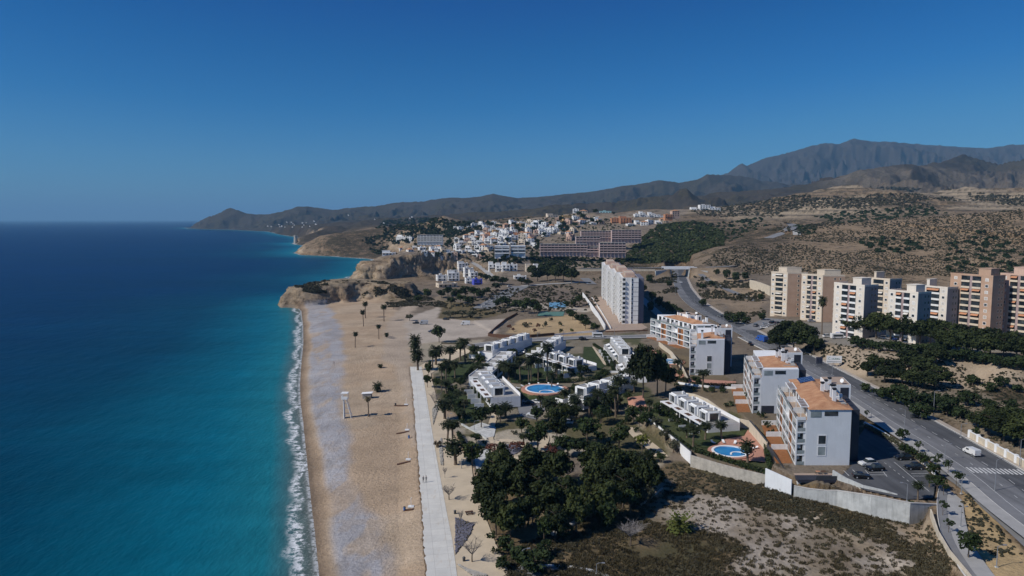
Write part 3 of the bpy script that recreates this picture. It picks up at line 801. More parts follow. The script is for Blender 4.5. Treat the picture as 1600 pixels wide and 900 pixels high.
# park ground, gardens
park = zone(wpoly([(690, 655), (735, 700), (745, 740), (800, 712), (900, 712), (1030, 728), (1045, 700), (1010, 655), (960, 640), (880, 655), (790, 650)]), 1.5)
paint(park, (0.40, 0.345, 0.265), 0.10)
paint(park * sstep(0.52, 0.58, gn1), (0.12, 0.105, 0.055), 0.2)
gard = zone(wpoly([(690, 575), (735, 545), (835, 530), (990, 520), (1012, 545), (1010, 600), (1040, 640), (960, 640), (880, 655), (760, 660), (690, 640), (672, 600)]), 1.5)
paint(gard, (0.085, 0.085, 0.045), 0.30)
paint(gard * sstep(0.56, 0.62, gn1) * 0.7, (0.30, 0.25, 0.19), 0.1)
paint(zone(wpoly([(1005, 655), (1040, 635), (1150, 640), (1190, 690), (1210, 725), (1120, 718), (1060, 690)]), 1), (0.070, 0.080, 0.035), 0.3)
paint(zone(wpoly([(1040, 600), (1010, 545), (1090, 545), (1150, 600), (1215, 660), (1240, 720), (1215, 715), (1160, 650), (1100, 620)]), 1), (0.16, 0.125, 0.08), 0.3)
# desert garden in front of the slab tower
paint(zone(wpoly([(790, 520), (812, 500), (850, 497), (900, 490), (925, 515), (930, 525), (860, 526)]), 1.5), (0.42, 0.305, 0.175), 0.12)
paint(zone(wpoly([(690, 470), (740, 476), (790, 490), (740, 500), (685, 497)]), 2), (0.14, 0.11, 0.062), 0.5)
# east side of the road
paint(zone(wpoly([(1180, 540), (1250, 540), (1330, 590), (1480, 660), (1600, 720), (1600, 640), (1500, 600), (1380, 570), (1280, 530)]), 4), (0.23, 0.185, 0.13), 0.52)
paint(zone(wpoly([(1265, 545), (1330, 540), (1420, 560), (1520, 565), (1600, 575), (1600, 612), (1500, 605), (1400, 590), (1330, 585), (1290, 570)]), 4), (0.40, 0.315, 0.225), 0.24)
paint(zone(wpoly([(1190, 500), (1330, 505), (1600, 525), (1600, 552), (1400, 548), (1300, 535), (1200, 520)]), 3), (0.26, 0.235, 0.20), 0.1)
paint(zone(wpoly([(1085, 430), (1140, 425), (1190, 445), (1195, 490), (1150, 490), (1105, 465)]), 5) * 0.8, (0.30, 0.225, 0.15), 0.52)
paint(zone(wpoly([(760, 460), (830, 442), (930, 462), (930, 488), (830, 480)]), 4), (0.17, 0.135, 0.105), 0.42)
paint(zone(wpoly([(800, 472), (850, 474), (925, 482), (920, 488), (830, 482), (798, 480)]), 2), (0.40, 0.35, 0.29), 0.05)

def dig(poly, depth):
    ys = [p[1] for p in poly]
    rm = np.nonzero((YY > min(ys) - 5) & (YY < max(ys) + 5))[0]
    if len(rm) == 0: return
    ins = in_poly(GX[rm], GY[rm], poly)
    GH[rm] = np.where(ins, np.minimum(GH[rm], H0[rm] - depth), GH[rm])

def drape(name, poly, mat, off=0.10, cell=2.0, depth=0.35, dugout=True, kind='structure', hf=None, thick=0.0):
    """a paving that follows the ground: world polygon cut into cells"""
    if dugout: dig(poly, depth)
    hf = hf or hz
    bm = bmesh.new()
    bm.faces.new([bm.verts.new((p[0], p[1], 0)) for p in poly])
    xs = [p[0] for p in poly]; ys = [p[1] for p in poly]
    for ax, lo, hi in ((0, min(xs), max(xs)), (1, min(ys), max(ys))):
        n = max(1, int((hi - lo) / cell)); n = min(n, 160)
        for k in range(1, n):
            co = [0, 0, 0]; no = [0, 0, 0]
            co[ax] = lo + (hi - lo) * k / n; no[ax] = 1
            bmesh.ops.bisect_plane(bm, geom=bm.verts[:] + bm.edges[:] + bm.faces[:], plane_co=co, plane_no=no)
    for v in bm.verts: v.co.z = hf(v.co.x, v.co.y) + off
    bmesh.ops.recalc_face_normals(bm, faces=bm.faces)
    for f in bm.faces:
        if f.normal.z < 0: f.normal_flip()
    me = bpy.data.meshes.new(name); bm.to_mesh(me); bm.free()
    o = link_mesh(name, me, mat)
    return tag(o, kind=kind)

def smooth_line(pts, n=6):
    """Catmull-Rom through the points"""
    P = [pts[0]] + list(pts) + [pts[-1]]
    out = []
    for k in range(1, len(P) - 2):
        p0, p1, p2, p3 = [np.array(q, float) for q in P[k - 1:k + 3]]
        for i in range(n):
            s = i / n
            out.append(tuple(0.5 * (2 * p1 + (p2 - p0) * s + (2 * p0 - 5 * p1 + 4 * p2 - p3) * s * s + (3 * p1 - p0 - 3 * p2 + p3) * s ** 3)))
    out.append(tuple(map(float, pts[-1])))
    return out

def offset_line(pts, off):
    out = []
    for k, p in enumerate(pts):
        a = pts[max(k - 1, 0)]; b = pts[min(k + 1, len(pts) - 1)]
        dx, dy = b[0] - a[0], b[1] - a[1]; L = math.hypot(dx, dy) or 1
        out.append((p[0] + dy / L * off, p[1] - dx / L * off) + tuple(p[2:]))
    return out

def ribbon(name, line, l, r, mat, up=0.0, kind='structure'):
    """a strip along a 3-D line, from l to r metres right of it"""
    A, B = offset_line(line, l), offset_line(line, r)
    V = []
    for a, b in zip(A, B): V += [(a[0], a[1], a[2] + up), (b[0], b[1], b[2] + up)]
    F = [(2 * k, 2 * k + 1, 2 * k + 3, 2 * k + 2) for k in range(len(line) - 1)]
    me = np_mesh(name, V, F)
    o = link_mesh(name, me, mat)
    return tag(o, kind=kind) if kind else o

def dig_line(line, l, r, depth=0.4, fall=4.0):
    """shape the ground to a road: level with it at its edges, dug out beneath"""
    ys = [p[1] for p in line]
    rm = np.nonzero((YY > min(ys) - 12) & (YY < max(ys) + 12))[0]
    X, Y = GX[rm], GY[rm]
    A = offset_line(line, (l + r) / 2); hw = (r - l) / 2
    d, z = seg_dist(X, Y, A, [p[2] for p in A])
    for G, dp in ((GH, depth), (H0, 0.0)):
        w = 1 - sstep(hw, hw + fall, d)
        G[rm] = G[rm] * (1 - w) + w * (z - dp)

def roadline(pts, n=6):
    return smooth_line([(*pz(a, b, c), c) for a, b, c in pts], n)

# main road
ROAD = roadline([(1720, 850, 9.2), (1640, 796, 9.1), (1570, 744, 9.0), (1500, 700, 9.0), (1430, 659, 9.1), (1370, 623, 9.2), (1300, 585, 9.4), (1240, 553, 9.6), (1190, 530, 9.9), (1150, 509, 10.3), (1110, 489, 11), (1083, 470, 12), (1069, 452, 13), (1064, 440, 13.6), (1062, 431, 14.0), (1061, 424, 14.4), (1060, 418, 14.8)])
dig_line(ROAD, -11, 7.5, 0.4, 7)
ribbon('road', ROAD, -.9, 6.6, M['asphalt'], 0.0); ribbon('road', ROAD, -7, -.902, M['worn_asphalt'], 0.0)
rd = ROAD[:50]
ribbon('parking_lane', rd, -10.0, -7.02, M['old_asphalt'], 0.004)
KERB = []
def kerb(name, line, off, w=0.25, h=0.13):
    A, B = offset_line(line, off), offset_line(line, off + w)
    V, F = [], []
    for a, b in zip(A, B):
        V += [(a[0], a[1], a[2] - 0.2), (a[0], a[1], a[2] + h), (b[0], b[1], b[2] + h), (b[0], b[1], b[2] - 0.2)]
    for k in range(len(line) - 1):
        i = 4 * k
        for q in range(3): F.append((i + q, i + q + 1, i + q + 5, i + q + 4))
    o = link_mesh(name, np_mesh(name, V, F), M['kerbstone'])
    return tag(o, kind='structure')
kerb('kerb', rd, -10.27); kerb('kerb', ROAD, 6.6)
ribbon('pavement', ROAD[:44], -13.4, -10.27, M['footway'], 0.12)
ribbon('pavement', ROAD, 6.86, 8.6, M['dirt'], 0.10)
# markings
def dashes(line, off, w, on, gap, L0, L1):
    V, F = [], []
    acc = 0.0
    A = offset_line(line, off - w / 2); B = offset_line(line, off + w / 2)
    S = [0.0]
    for k in range(1, len(line)): S.append(S[-1] + math.dist(line[k][:2], line[k - 1][:2]))
    def pt(P, s):
        k = min(max(int(np.searchsorted(S, s)) - 1, 0), len(S) - 2)
        t = (s - S[k]) / (S[k + 1] - S[k])
        return tuple(P[k][i] + t * (P[k + 1][i] - P[k][i]) for i in range(3))
    s = L0
    while s < min(L1, S[-1] - on):
        i = len(V)
        for P, q in ((A, s), (B, s), (B, s + on), (A, s + on)):
            p = pt(P, q); V.append((p[0], p[1], p[2] + 0.012))
        F.append((i, i + 1, i + 2, i + 3)); s += on + gap
    o = link_mesh('road_markings', np_mesh('road_markings', V, F), M['road_paint'])
    return tag(o, kind='structure')
dashes(ROAD, -0.2, 0.14, 3.0, 3.5, 0, 420)
dashes(ROAD, -3.7, 0.12, 1.6, 6.0, 0, 420)
dashes(ROAD, 6.2, 0.12, 2.0, 0.01, 0, 600)
dashes(ROAD, -7.0, 0.12, 2.0, 0.01, 0, 600)
# zebra crossing
zb = pz(1536, 735, 9.0)
ks = min(range(len(ROAD)), key=lambda k: (ROAD[k][1] - zb[1]) ** 2)
dr = np.array(ROAD[ks + 1][:2]) - np.array(ROAD[ks][:2]); dr = dr / np.linalg.norm(dr); pr = np.array([dr[1], -dr[0]])
V, F = [], []
for off in np.arange(-6.6, 6.4, 1.0):
    c = np.array(ROAD[ks][:2]) + pr * off
    i = len(V)
    for a, b in ((0, -2), (0.5, -2), (0.5, 2), (0, 2)):
        q = c + pr * a + dr * b; V.append((q[0], q[1], 9.0 + 0.014))
    F.append((i, i + 1, i + 2, i + 3))
tag(link_mesh('road_markings', np_mesh('road_markings', V, F), M['road_paint']), kind='structure')

# road behind the villas, joining the main road; car park strip in the trees; lanes
CROSS = roadline([(735, 541, 5.0), (790, 534, 5.2), (850, 530, 5.6), (920, 527, 6.4), (990, 526, 7.4), (1030, 524, 8.2)], 6)
dig_line(CROSS, -5.5, 5.5, 0.4, 3)
ribbon('road', CROSS, -3.6, 3.6, M['old_asphalt'], 0.02)
ribbon('pavement', CROSS, 3.62, 5.4, M['footway'], 0.13); ribbon('pavement', CROSS, -5.4, -3.62, M['footway'], 0.13)
def lane(px, w, mat, n=5, up=0.04, name='road'):
    L = smooth_line([at(*p) for p in px], n)
    dig_line(L, -w / 2, w / 2, 0.35, 2.5)
    return ribbon(name, L, -w / 2, w / 2, mat, up)
lane([(752, 482), (778, 468), (800, 454), (815, 447)], 15, M['old_asphalt'])
lane([(815, 447), (850, 444), (890, 442), (912, 440)], 8, M['footway'])
lane([(925, 444), (907, 430), (895, 424), (885, 418)], 9, M['old_asphalt'])
lane([(655, 476), (640, 465), (630, 452), (615, 446)], 4, M['dirt'], name='path')
lane([(770, 432), (755, 420), (742, 412), (732, 405)], 8, M['footway'])
lane([(1040, 500), (1015, 478), (1000, 464), (985, 455)], 6, M['footway'])
lane([(1180, 470), (1150, 458), (1110, 440), (1090, 424)], 6, M['old_asphalt'])
lane([(1200, 372), (1222, 364), (1236, 356), (1238, 351), (1225, 347)], 14, M['old_asphalt'])
lane([(1245, 367), (1244, 360), (1240, 353)], 9, M['footway'])
lane([(908, 352), (920, 345), (935, 338)], 7, M['footway'])
lane([(1165, 515), (1195, 505), (1212, 498)], 12, M['old_asphalt'])
lane([(890, 363), (880, 356), (872, 351)], 8, M['footway'])

# promenade, plaza
PROM_L = [pz(*p) for p in ((641, 573, 3.3), (647, 630, 3.3), (655, 735, 3.3), (661, 820, 3.3), (667, 905, 3.3), (680, 1100, 3.3))]
pl_ = smooth_line(PROM_L, 24); PROM_L = [(x + random.uniform(-.32, .22), y, ) for x, y in [q[:2] for q in pl_]]
PROM_R = [pz(*p) for p in ((722, 1100, 3.3), (715, 905, 3.3), (707, 845, 3.3), (698, 800, 3.3), (684, 725, 3.3), (672, 655, 3.3), (664, 605, 3.3), (659, 573, 3.3))]
PROM = PROM_L + PROM_R
flat33 = lambda x, y: 3.3
PLAZA = [pz(*p) for p in ((659.3, 573, 3.3), (664.3, 605, 3.3), (672.3, 655, 3.3), (684.3, 725, 3.3), (698.3, 800, 3.3), (707.3, 845, 3.3), (715.5, 905, 3.3), (722.5, 1100, 3.3),
                          (860, 1100, 3.3), (800, 905, 3.3), (775, 850, 3.3), (741, 762, 3.3), (737, 728, 3.3), (718, 700, 3.3), (700, 662, 3.3), (682, 620, 3.3), (674, 590, 3.3), (672, 573, 3.3))]
for poly in (PROM, PLAZA):
    ys = [p[1] for p in poly]
    rm = np.nonzero((YY > min(ys) - 8) & (YY < max(ys) + 8))[0]
    d, _ = seg_dist(GX[rm], GY[rm], poly + [poly[0]])
    d = np.where(in_poly(GX[rm], GY[rm], poly), d, -d)
    w = sstep(-6, 0.5, d)
    for G in (GH, H0): G[rm] = G[rm] * (1 - w) + w * 3.1
drape('promenade', PROM, M['promenade'], 0.012, 4, 0.4, hf=flat33)
drape('plaza', PLAZA, M['plaza_sand'], 0.004, 4, 0.4, hf=flat33)
# ---------------------------------------------------------------- near apartment buildings
def unit(dx, dy):
    L = math.hypot(dx, dy); return (dx / L, dy / L)
def axis(deg):                          # direction turned deg to the right of straight ahead
    return (math.sin(R(deg)), math.cos(R(deg)))

def window_mesh(w, h, frame=0.09, deep=0.10, mullions=1, n=(0, -1)):
    """a framed window in the u-z plane facing -v, its sill at z=0; returns frame and pane builders"""
    f = MB(); g = MB()
    f.box(0, w, -0.05, deep, 0, frame).box(0, w, -0.05, deep, h - frame, h)
    f.box(0, frame, -0.048, deep, frame, h - frame).box(w - frame, w, -0.048, deep, frame, h - frame)
    for k in range(mullions):
        c = w * (k + 1) / (mullions + 1)
        f.box(c - 0.035, c + 0.035, -0.03, deep, frame, h - frame)
    g.box(frame, w - frame, 0.02, 0.06, frame, h - frame)
    return f, g

class Bld:
    """building root with sheared axes; helper that builds parts in its frame"""
    def __init__(s, name, o, a, b, label, cat, group=None):
        s.a, s.b = a, b
        s.root = empty(name, o, label, cat, group)
    def mb(s): return MB(s.a, s.b)
    def part(s, name, mb, mat, parent=None, label=None, smooth=False):
        ob = mb.build(name, mat, parent or s.root, smooth)
        if label: ob['label'] = label
        return ob
    def box(s, name, mat, *c, parent=None, label=None):
        return s.part(name, s.mb().box(*c), mat, parent, label)
    def front_window(s, u, v, z, w, h, frame='white_paint', glass='glass', mull=1, parent=None):
        m = s.mb(); fr = 0.10
        m.box(u, u + w, v - 0.06, v + 0.02, z, z + fr).box(u, u + w, v - 0.06, v + 0.02, z + h - fr, z + h)
        m.box(u, u + fr, v - 0.058, v + 0.02, z + fr, z + h - fr).box(u + w - fr, u + w, v - 0.058, v + 0.02, z + fr, z + h - fr)
        for k in range(mull):
            c = u + w * (k + 1) / (mull + 1); m.box(c - 0.04, c + 0.04, v - 0.04, v + 0.02, z + fr, z + h - fr)
        wdw = s.part('window', m, M[frame], parent)
        s.part('pane', s.mb().box(u + fr, u + w - fr, v - 0.02, v + 0.01, z + fr, z + h - fr), M[glass], wdw)
        return wdw
    def side_window(s, u, v, z, w, h, frame='white_paint', glass='glass', mull=1, sgn=-1):
        """window in the face u = const, looking to sgn*u, running along v"""
        m = s.mb(); fr = 0.10; a, b = (u - 0.06, u + 0.02) if sgn < 0 else (u - 0.02, u + 0.06)
        m.box(a, b, v, v + w, z, z + fr).box(a, b, v, v + w, z + h - fr, z + h)
        m.box(a, b, v, v + fr, z + fr, z + h - fr).box(a, b, v + w - fr, v + w, z + fr, z + h - fr)
        for k in range(mull):
            c = v + w * (k + 1) / (mull + 1); m.box(a, b, c - 0.04, c + 0.04, z + fr, z + h - fr)
        wdw = s.part('window', m, M[frame])
        x = u - 0.03 if sgn < 0 else u + 0.03
        s.part('pane', s.mb().box(min(x, u), max(x, u), v + fr, v + w - fr, z + fr, z + h - fr), M[glass], wdw)
        return wdw
    def chimney(s, u, v, z, h, w=0.9):
        c = s.box('chimney', M['white_render'], u, u + w, v, v + w, z, z + h)
        s.part('cap', s.mb().box(u - 0.08, u + w + 0.08, v - 0.08, v + w + 0.08, z + h + 0.22, z + h + 0.55).box(u + 0.1, u + w - 0.1, v + 0.1, v + w - 0.1, z + h + 0.002, z + h + 0.22), M['chimney_cap'], c)

FLH = 3.0
def apartment(o, a, b, W, D, label, floors=4, bays=6, wood=(1, 4), windows=(5.9,), low_dark=False, pergola=True, solar=False, tower=True, chimneys=((10.2, 5), (10.4, 9), (11.6, 12), (9.0, 15), (10.5, 17.5), (12, 20)), deck=True, roofv=(0, None), mats=None):
    B = Bld('apartment_building', o, a, b, label, 'apartment building', 'white seafront apartment buildings')
    BW = 1.9                                        # balcony depth on the sea side
    Ht = floors * FLH
    B.box('wall', M['grey_render'], BW, W, 0.12, D, -1.5, Ht)
    # front wall panel stands a little proud of the loggia column
    m = B.mb(); m.box(2.75, W, 0, 0.118, -1.5, Ht + 2.85)
    B.part('front_wall', m, M['grey_render'])
    B.part('corner_frame', B.mb().box(0, 0.35, 0, 0.5, -1.5, Ht + 0.9).box(2.4, 2.748, 0, 0.5, -1.5, Ht + 0.003).box(0.352, 2.398, 0, 0.12, Ht - 0.25, Ht + 0.9), M['white_render'])
    for f in range(floors):
        z = f * FLH
        lg = B.box('loggia', M['glass'], 0.5, 2.36, 0.42, 0.5, z + 0.12, z + 2.62)
        B.part('slab', B.mb().box(0.352, 2.398, 0.0, 0.42, z + 2.62, z + 3.0), M['white_render'], lg)
        B.part('rail', B.mb().box(0.36, 2.39, 0.06, 0.1, z + 0.1, z + 1.0), M['pale_glass'], lg)
        B.part('blind', B.mb().box(0.5, 1.3 if f % 2 else 1.1, 0.36, 0.4, z + 1.5, z + 2.6), M['blind'], lg)
    for k, u in enumerate(windows):
        for f in ((2, 1) if floors > 3 else (1,)):
            z = f * FLH
            fr = B.part('window_surround', B.mb().box(u - 0.22, u + 2.12, -0.07, -0.002, z - 0.5, z - 0.28).box(u - 0.22, u + 2.12, -0.07, -0.002, z + 1.95, z + 2.15).box(u - 0.22, u, -0.07, -0.002, z - 0.28, z + 1.95).box(u + 1.9, u + 2.12, -0.07, -0.002, z - 0.28, z + 1.95), M['white_render'])
            B.part('pane', B.mb().box(u + 0.02, u + 1.88, -0.03, -0.004, z - 0.26, z + 1.93), M['glass' if f == 2 or k else 'pale_glass'], fr)
    if low_dark: B.box('garage_opening', M['dark_panel_and_shade'], 3.0, 7.2, -0.05, -0.004, 0.0, 2.6)
    # sea side: bays of glazed balconies and timber screens
    bay = (D - 0.6) / bays
    for k in range(bays):
        v0 = 0.6 + k * bay
        for f in range(floors):
            z = f * FLH
            if f == floors - 1 and k % 3 == 2 and k != bays - 1:      # roof terraces cut into the top floor
                continue
            bal = B.part('balcony', B.mb().box(0, BW, v0 + 0.05, v0 + bay - 0.05, z + 2.72, z + 2.98).box(0.0, 0.14, v0 + 0.05, v0 + bay - 0.05, z - 0.02, z + 0.24), M['white_render'])
            if (k % 3) in wood:
                B.part('timber_screen', B.mb().box(0.06, 0.16, v0 + 0.35, v0 + bay - 0.35, z + 0.25, z + 2.7), M['wood'], bal)
                B.part('opening', B.mb().box(0.03, 0.06, v0 + bay * 0.5, v0 + bay * 0.72, z + 0.3, z + 2.66), M['glass'], bal)
            else:
                B.part('rail', B.mb().box(0.03, 0.07, v0 + 0.2, v0 + bay - 0.2, z + 0.24, z + 1.15), M['pale_glass'], bal)
                B.part('sliding_door', B.mb().box(BW - 0.06, BW - 0.004, v0 + 0.5, v0 + bay - 0.5, z + 0.05, z + 2.5), M['glass'], bal)
        B.part('column', B.mb().box(-0.03, BW, v0 - 0.12, v0 + 0.16, -1.5, Ht), M['white_render'])
    B.part('column', B.mb().box(-0.03, BW, D - 0.2, D - 0.004, -1.5, Ht), M['white_render'])
    # roof terrace and attic storey
    B.box('terrace', M['terrace_tile'], 0.36, 3.2, 0.5, D - 0.2, Ht + 0.0, Ht + 0.06)
    for k in range(bays):
        v0 = 0.6 + k * bay
        B.part('terrace_rail', B.mb().box(0.02, 0.07, v0 + 0.1, v0 + bay - 0.1, Ht + 0.05, Ht + 1.0), M['pale_glass'])
        if k % 2: B.part('terrace_partition', B.mb().box(0.1, 3.1, v0, v0 + 0.12, Ht + 0.07, Ht + 1.7), M['white_render'])
    av0, av1 = 0.121, D - 1.0
    B.box('attic', M['white_render'], 3.3, W - 0.003, av0, av1, Ht + 0.002, Ht + 2.9)
    n = max(3, int((av1 - av0) / 4.2))
    for k in range(n):
        v = av0 + 0.8 + k * (av1 - av0 - 1) / n
        B.side_window(3.3, v, Ht + 0.1, 2.6, 2.3, 'grey_metal', 'glass', 1)
    B.part('attic_window', B.mb().box(7.2, min(10.7, W - 1), -0.05, -0.004, Ht + 1.2, Ht + 2.4), M['glass'])
    B.part('attic_window', B.mb().box(3.6, 6.4, -0.05, -0.004, Ht + 0.8, Ht + 2.4), M['pale_glass'])
    rv1 = roofv[1] or av1
    rf = B.part('roof', B.mb().hip(3.0, W + 0.35, roofv[0] - 0.3, rv1, Ht + 2.9, Ht + 4.3, 5.0), M['roof_tile'])
    if pergola:
        for v0 in (2.0, rv1 * 0.62):
            pg = B.mb()
            for k in range(6): pg.box(1.4, 3.35, v0 + k * 1.6, v0 + k * 1.6 + 0.2, Ht + 2.95, Ht + 3.2)
            pg.box(1.3, 1.5, v0 - 0.1, v0 + 8.3, Ht + 2.95, Ht + 3.21); pg.box(3.3, 3.5, v0 - 0.1, v0 + 8.3, Ht + 2.95, Ht + 3.21)
            pg.box(1.32, 1.48, v0, v0 + 0.16, Ht + 0.06, Ht + 2.95).box(1.32, 1.48, v0 + 8.0, v0 + 8.16, Ht + 0.06, Ht + 2.95)
            p = B.part('pergola', pg, M['white_render'])
            for k in range(5): B.part('louvre_panel', B.mb().box(1.55, 3.25, v0 + k * 1.6 + 0.24, v0 + k * 1.6 + 1.56, Ht + 3.02, Ht + 3.10), M['dark_wood'], p)
    if solar:
        B.part('solar_panel', B.mb().prism([(5.2, rv1 - 8.5), (9.6, rv1 - 8.5), (9.6, rv1 - 2.5), (5.2, rv1 - 2.5)], [Ht + 3.65, Ht + 4.4, Ht + 4.4, Ht + 3.65], [Ht + 3.77, Ht + 4.52, Ht + 4.52, Ht + 3.77]), M['solar_cell'])
    for (u, v) in chimneys:
        if v < D - 1: B.chimney(u, v, Ht + 3.0, 2.6 + (u * 7 % 1.3))
    # service strip of flat roof, stair tower
    if tower:
        tv0, tv1 = D * 0.52, D * 0.80
        B.box('stair_tower', M['white_render'], W - 2.6, W + 4.2, tv0, tv1, -1.5, Ht + 5.0)
        B.part('tower_shade_panel', B.mb().box(W + 1.2, W + 3.6, tv0 - 0.06, tv0 - 0.004, -1.0, Ht + 4.2), M['dark_panel_and_shade'])  # dark sheet painted as the shadow on the stair tower's front wall
        B.part('tower_roof', B.mb().box(W - 2.3, W + 3.9, tv0 + 0.3, tv1 - 0.3, Ht + 5.0, Ht + 5.15), M['terrace_tile'])
        B.box('rear_wing', M['dark_panel_and_shade'], W + 0.004, W + 2.9, 3.0, tv0 - 0.2, -1.5, Ht + 2.0)  # near-black colour is the main block's shadow, painted onto this wing
        B.part('service_roof', B.mb().box(W - 4.5, W - 0.4, 4.0, tv0 - 0.1, Ht + 3.15, Ht + 3.42), M['flat_roof'])
        for k in range(3):
            B.part('air_unit', B.mb().box(W - 3.6 + k * 1.3, W - 2.7 + k * 1.3, 6 + k * 2.4, 6.8 + k * 2.4, Ht + 3.42, Ht + 4.3), M['white_paint'])
        B.part('satellite_dish', B.mb().tube([(W + 2, tv0 + 0.8, Ht + 5.15), (W + 2, tv0 + 0.8, Ht + 6.0)], 0.06).tube([(W + 1.9, tv0 + 0.7, Ht + 6.0), (W + 1.6, tv0 + 0.4, Ht + 6.15)], [0.15, 0.62], 10), M['white_paint'])
    if deck:
        for k in range(bays // 2):
            v0 = 1.5 + k * bay * 2
            B.part('timber_deck', B.mb().box(-4.6, -0.35, v0, v0 + bay * 2 - 0.6, -0.45, 0.05), M['wood'])
            B.part('deck_partition', B.mb().box(-4.6, -0.1, v0 + bay * 2 - 0.55, v0 + bay * 2 - 0.4, -0.6, 1.5), M['white_render'])
    return B

fx = (1.0, 0.0)
def origin(px, py, z):
    x, y = pz(px, py, z); return (x, y, z)
APT_D = apartment(origin(1242, 727, 8.0), fx, axis(13.3), 14.2, 37, 'white four storey apartment building with orange tile roof beside the car park', solar=True, windows=(5.9,))
APT_C = apartment(origin(1175, 646, 8.0), fx, axis(13.5), 15.0, 36, 'white apartment building with orange roof directly behind the one nearest the camera', windows=(8.2,), low_dark=True, roofv=(3, 22), chimneys=((10.2, 8), (11.6, 11), (9.0, 14), (12.5, 15.5), (10.5, 17.5), (12, 20)))
APT_B = apartment(origin(1077, 586, 8.0), fx, axis(14), 14.2, 34, 'white apartment building with steep orange hip roof behind the big leaning pine', windows=(7.2,), roofv=(2, 16), pergola=False, deck=False, chimneys=((4.5, 1.5), (10.2, 5), (11.6, 11), (9.0, 14), (12.5, 18)))
APT_A = apartment(origin(1078, 545, 8.0), fx, (-0.285, 0.9585), 13.0, 42, 'white apartment building with rows of brown timber balconies facing the sea, beside the cross street', floors=3, bays=7, windows=(6.0,), wood=(1,), roofv=(4, 34), pergola=False, deck=True, chimneys=((8.5, 10), (9.5, 13), (7.5, 17), (9.3, 20), (10.5, 24), (8, 28), (9.5, 31), (11, 6)))

# ---------------------------------------------------------------- slab tower
def slab_tower():
    o = origin(968, 506, 7.0); bb = axis(5.6); NFL = 10; H = NFL * 2.95
    B = Bld('apartment_tower', (o[0], o[1], 6.5), fx, bb, 'long white ten storey slab block with stepped balcony fronts above red paving', 'apartment block')
    nm = 4; ml = 39.0
    for k in range(nm):
        off = -2.4 * k
        v0, v1 = k * ml, (k + 1) * ml - 0.02
        h = H + (0.6 if k % 2 else 0)
        B.box('wall', M['town_white'], off + 1.5, off + 11.5, v0, v1, -1.5, h)
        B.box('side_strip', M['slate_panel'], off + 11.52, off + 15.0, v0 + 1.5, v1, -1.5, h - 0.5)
        B.part('roof', B.mb().box(off + 2.2, off + 10.8, v0 + 0.6, v1 - 0.6, h + 0.004, h + 0.3), M['terrace_tile'])
        for q in range(3):
            B.part('roof_house', B.mb().box(off + 3.4, off + 9.2, v0 + 3 + q * 12, v0 + 9 + q * 12, h + 0.3, h + 2.6), M['pink_render'] if q != 1 else M['cream_render'])
        # balconies on the sea side: one stack at each quarter of the module, small piers between
        for q in range(3):
            vb = v0 + 1.5 + q * 12.6
            B.part('pier', B.mb().box(off, off + 1.48, vb + 7.4, vb + 11.6, -1.5, h - 0.2), M['town_white'])
            for f in range(NFL):
                z = f * 2.95
                bal = B.part('balcony', B.mb().box(off + 0.1, off + 1.5, vb, vb + 6.6, z - 0.14, z + 0.10).box(off + 0.1, off + 0.22, vb, vb + 6.6, z + 0.1, z + 1.0), M['town_white'])
                B.part('opening', B.mb().box(off + 1.42, off + 1.48, vb + 0.4, vb + 6.2, z + 0.2, z + 2.5), M['glass'], bal)
    # the end wall towards the camera
    for f in range(NFL):
        z = f * 2.95
        bal = B.part('balcony', B.mb().box(1.55, 3.4, -0.9, -0.004, z - 0.15, z + 0.95), M['town_white'])
        B.part('opening', B.mb().box(1.7, 3.3, -0.03, -0.002, z + 0.96, z + 2.5), M['glass'], bal)
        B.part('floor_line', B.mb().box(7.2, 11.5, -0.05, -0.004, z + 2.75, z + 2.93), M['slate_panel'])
        w = B.part('window', B.mb().box(7.3, 8.0, -0.045, -0.003, z + 0.9, z + 2.1), M['glass'])
    B.part('end_wall', B.mb().box(6.9, 7.15, -0.5, -0.004, -1.5, H), M['town_white'])
    return B
SLAB = slab_tower()

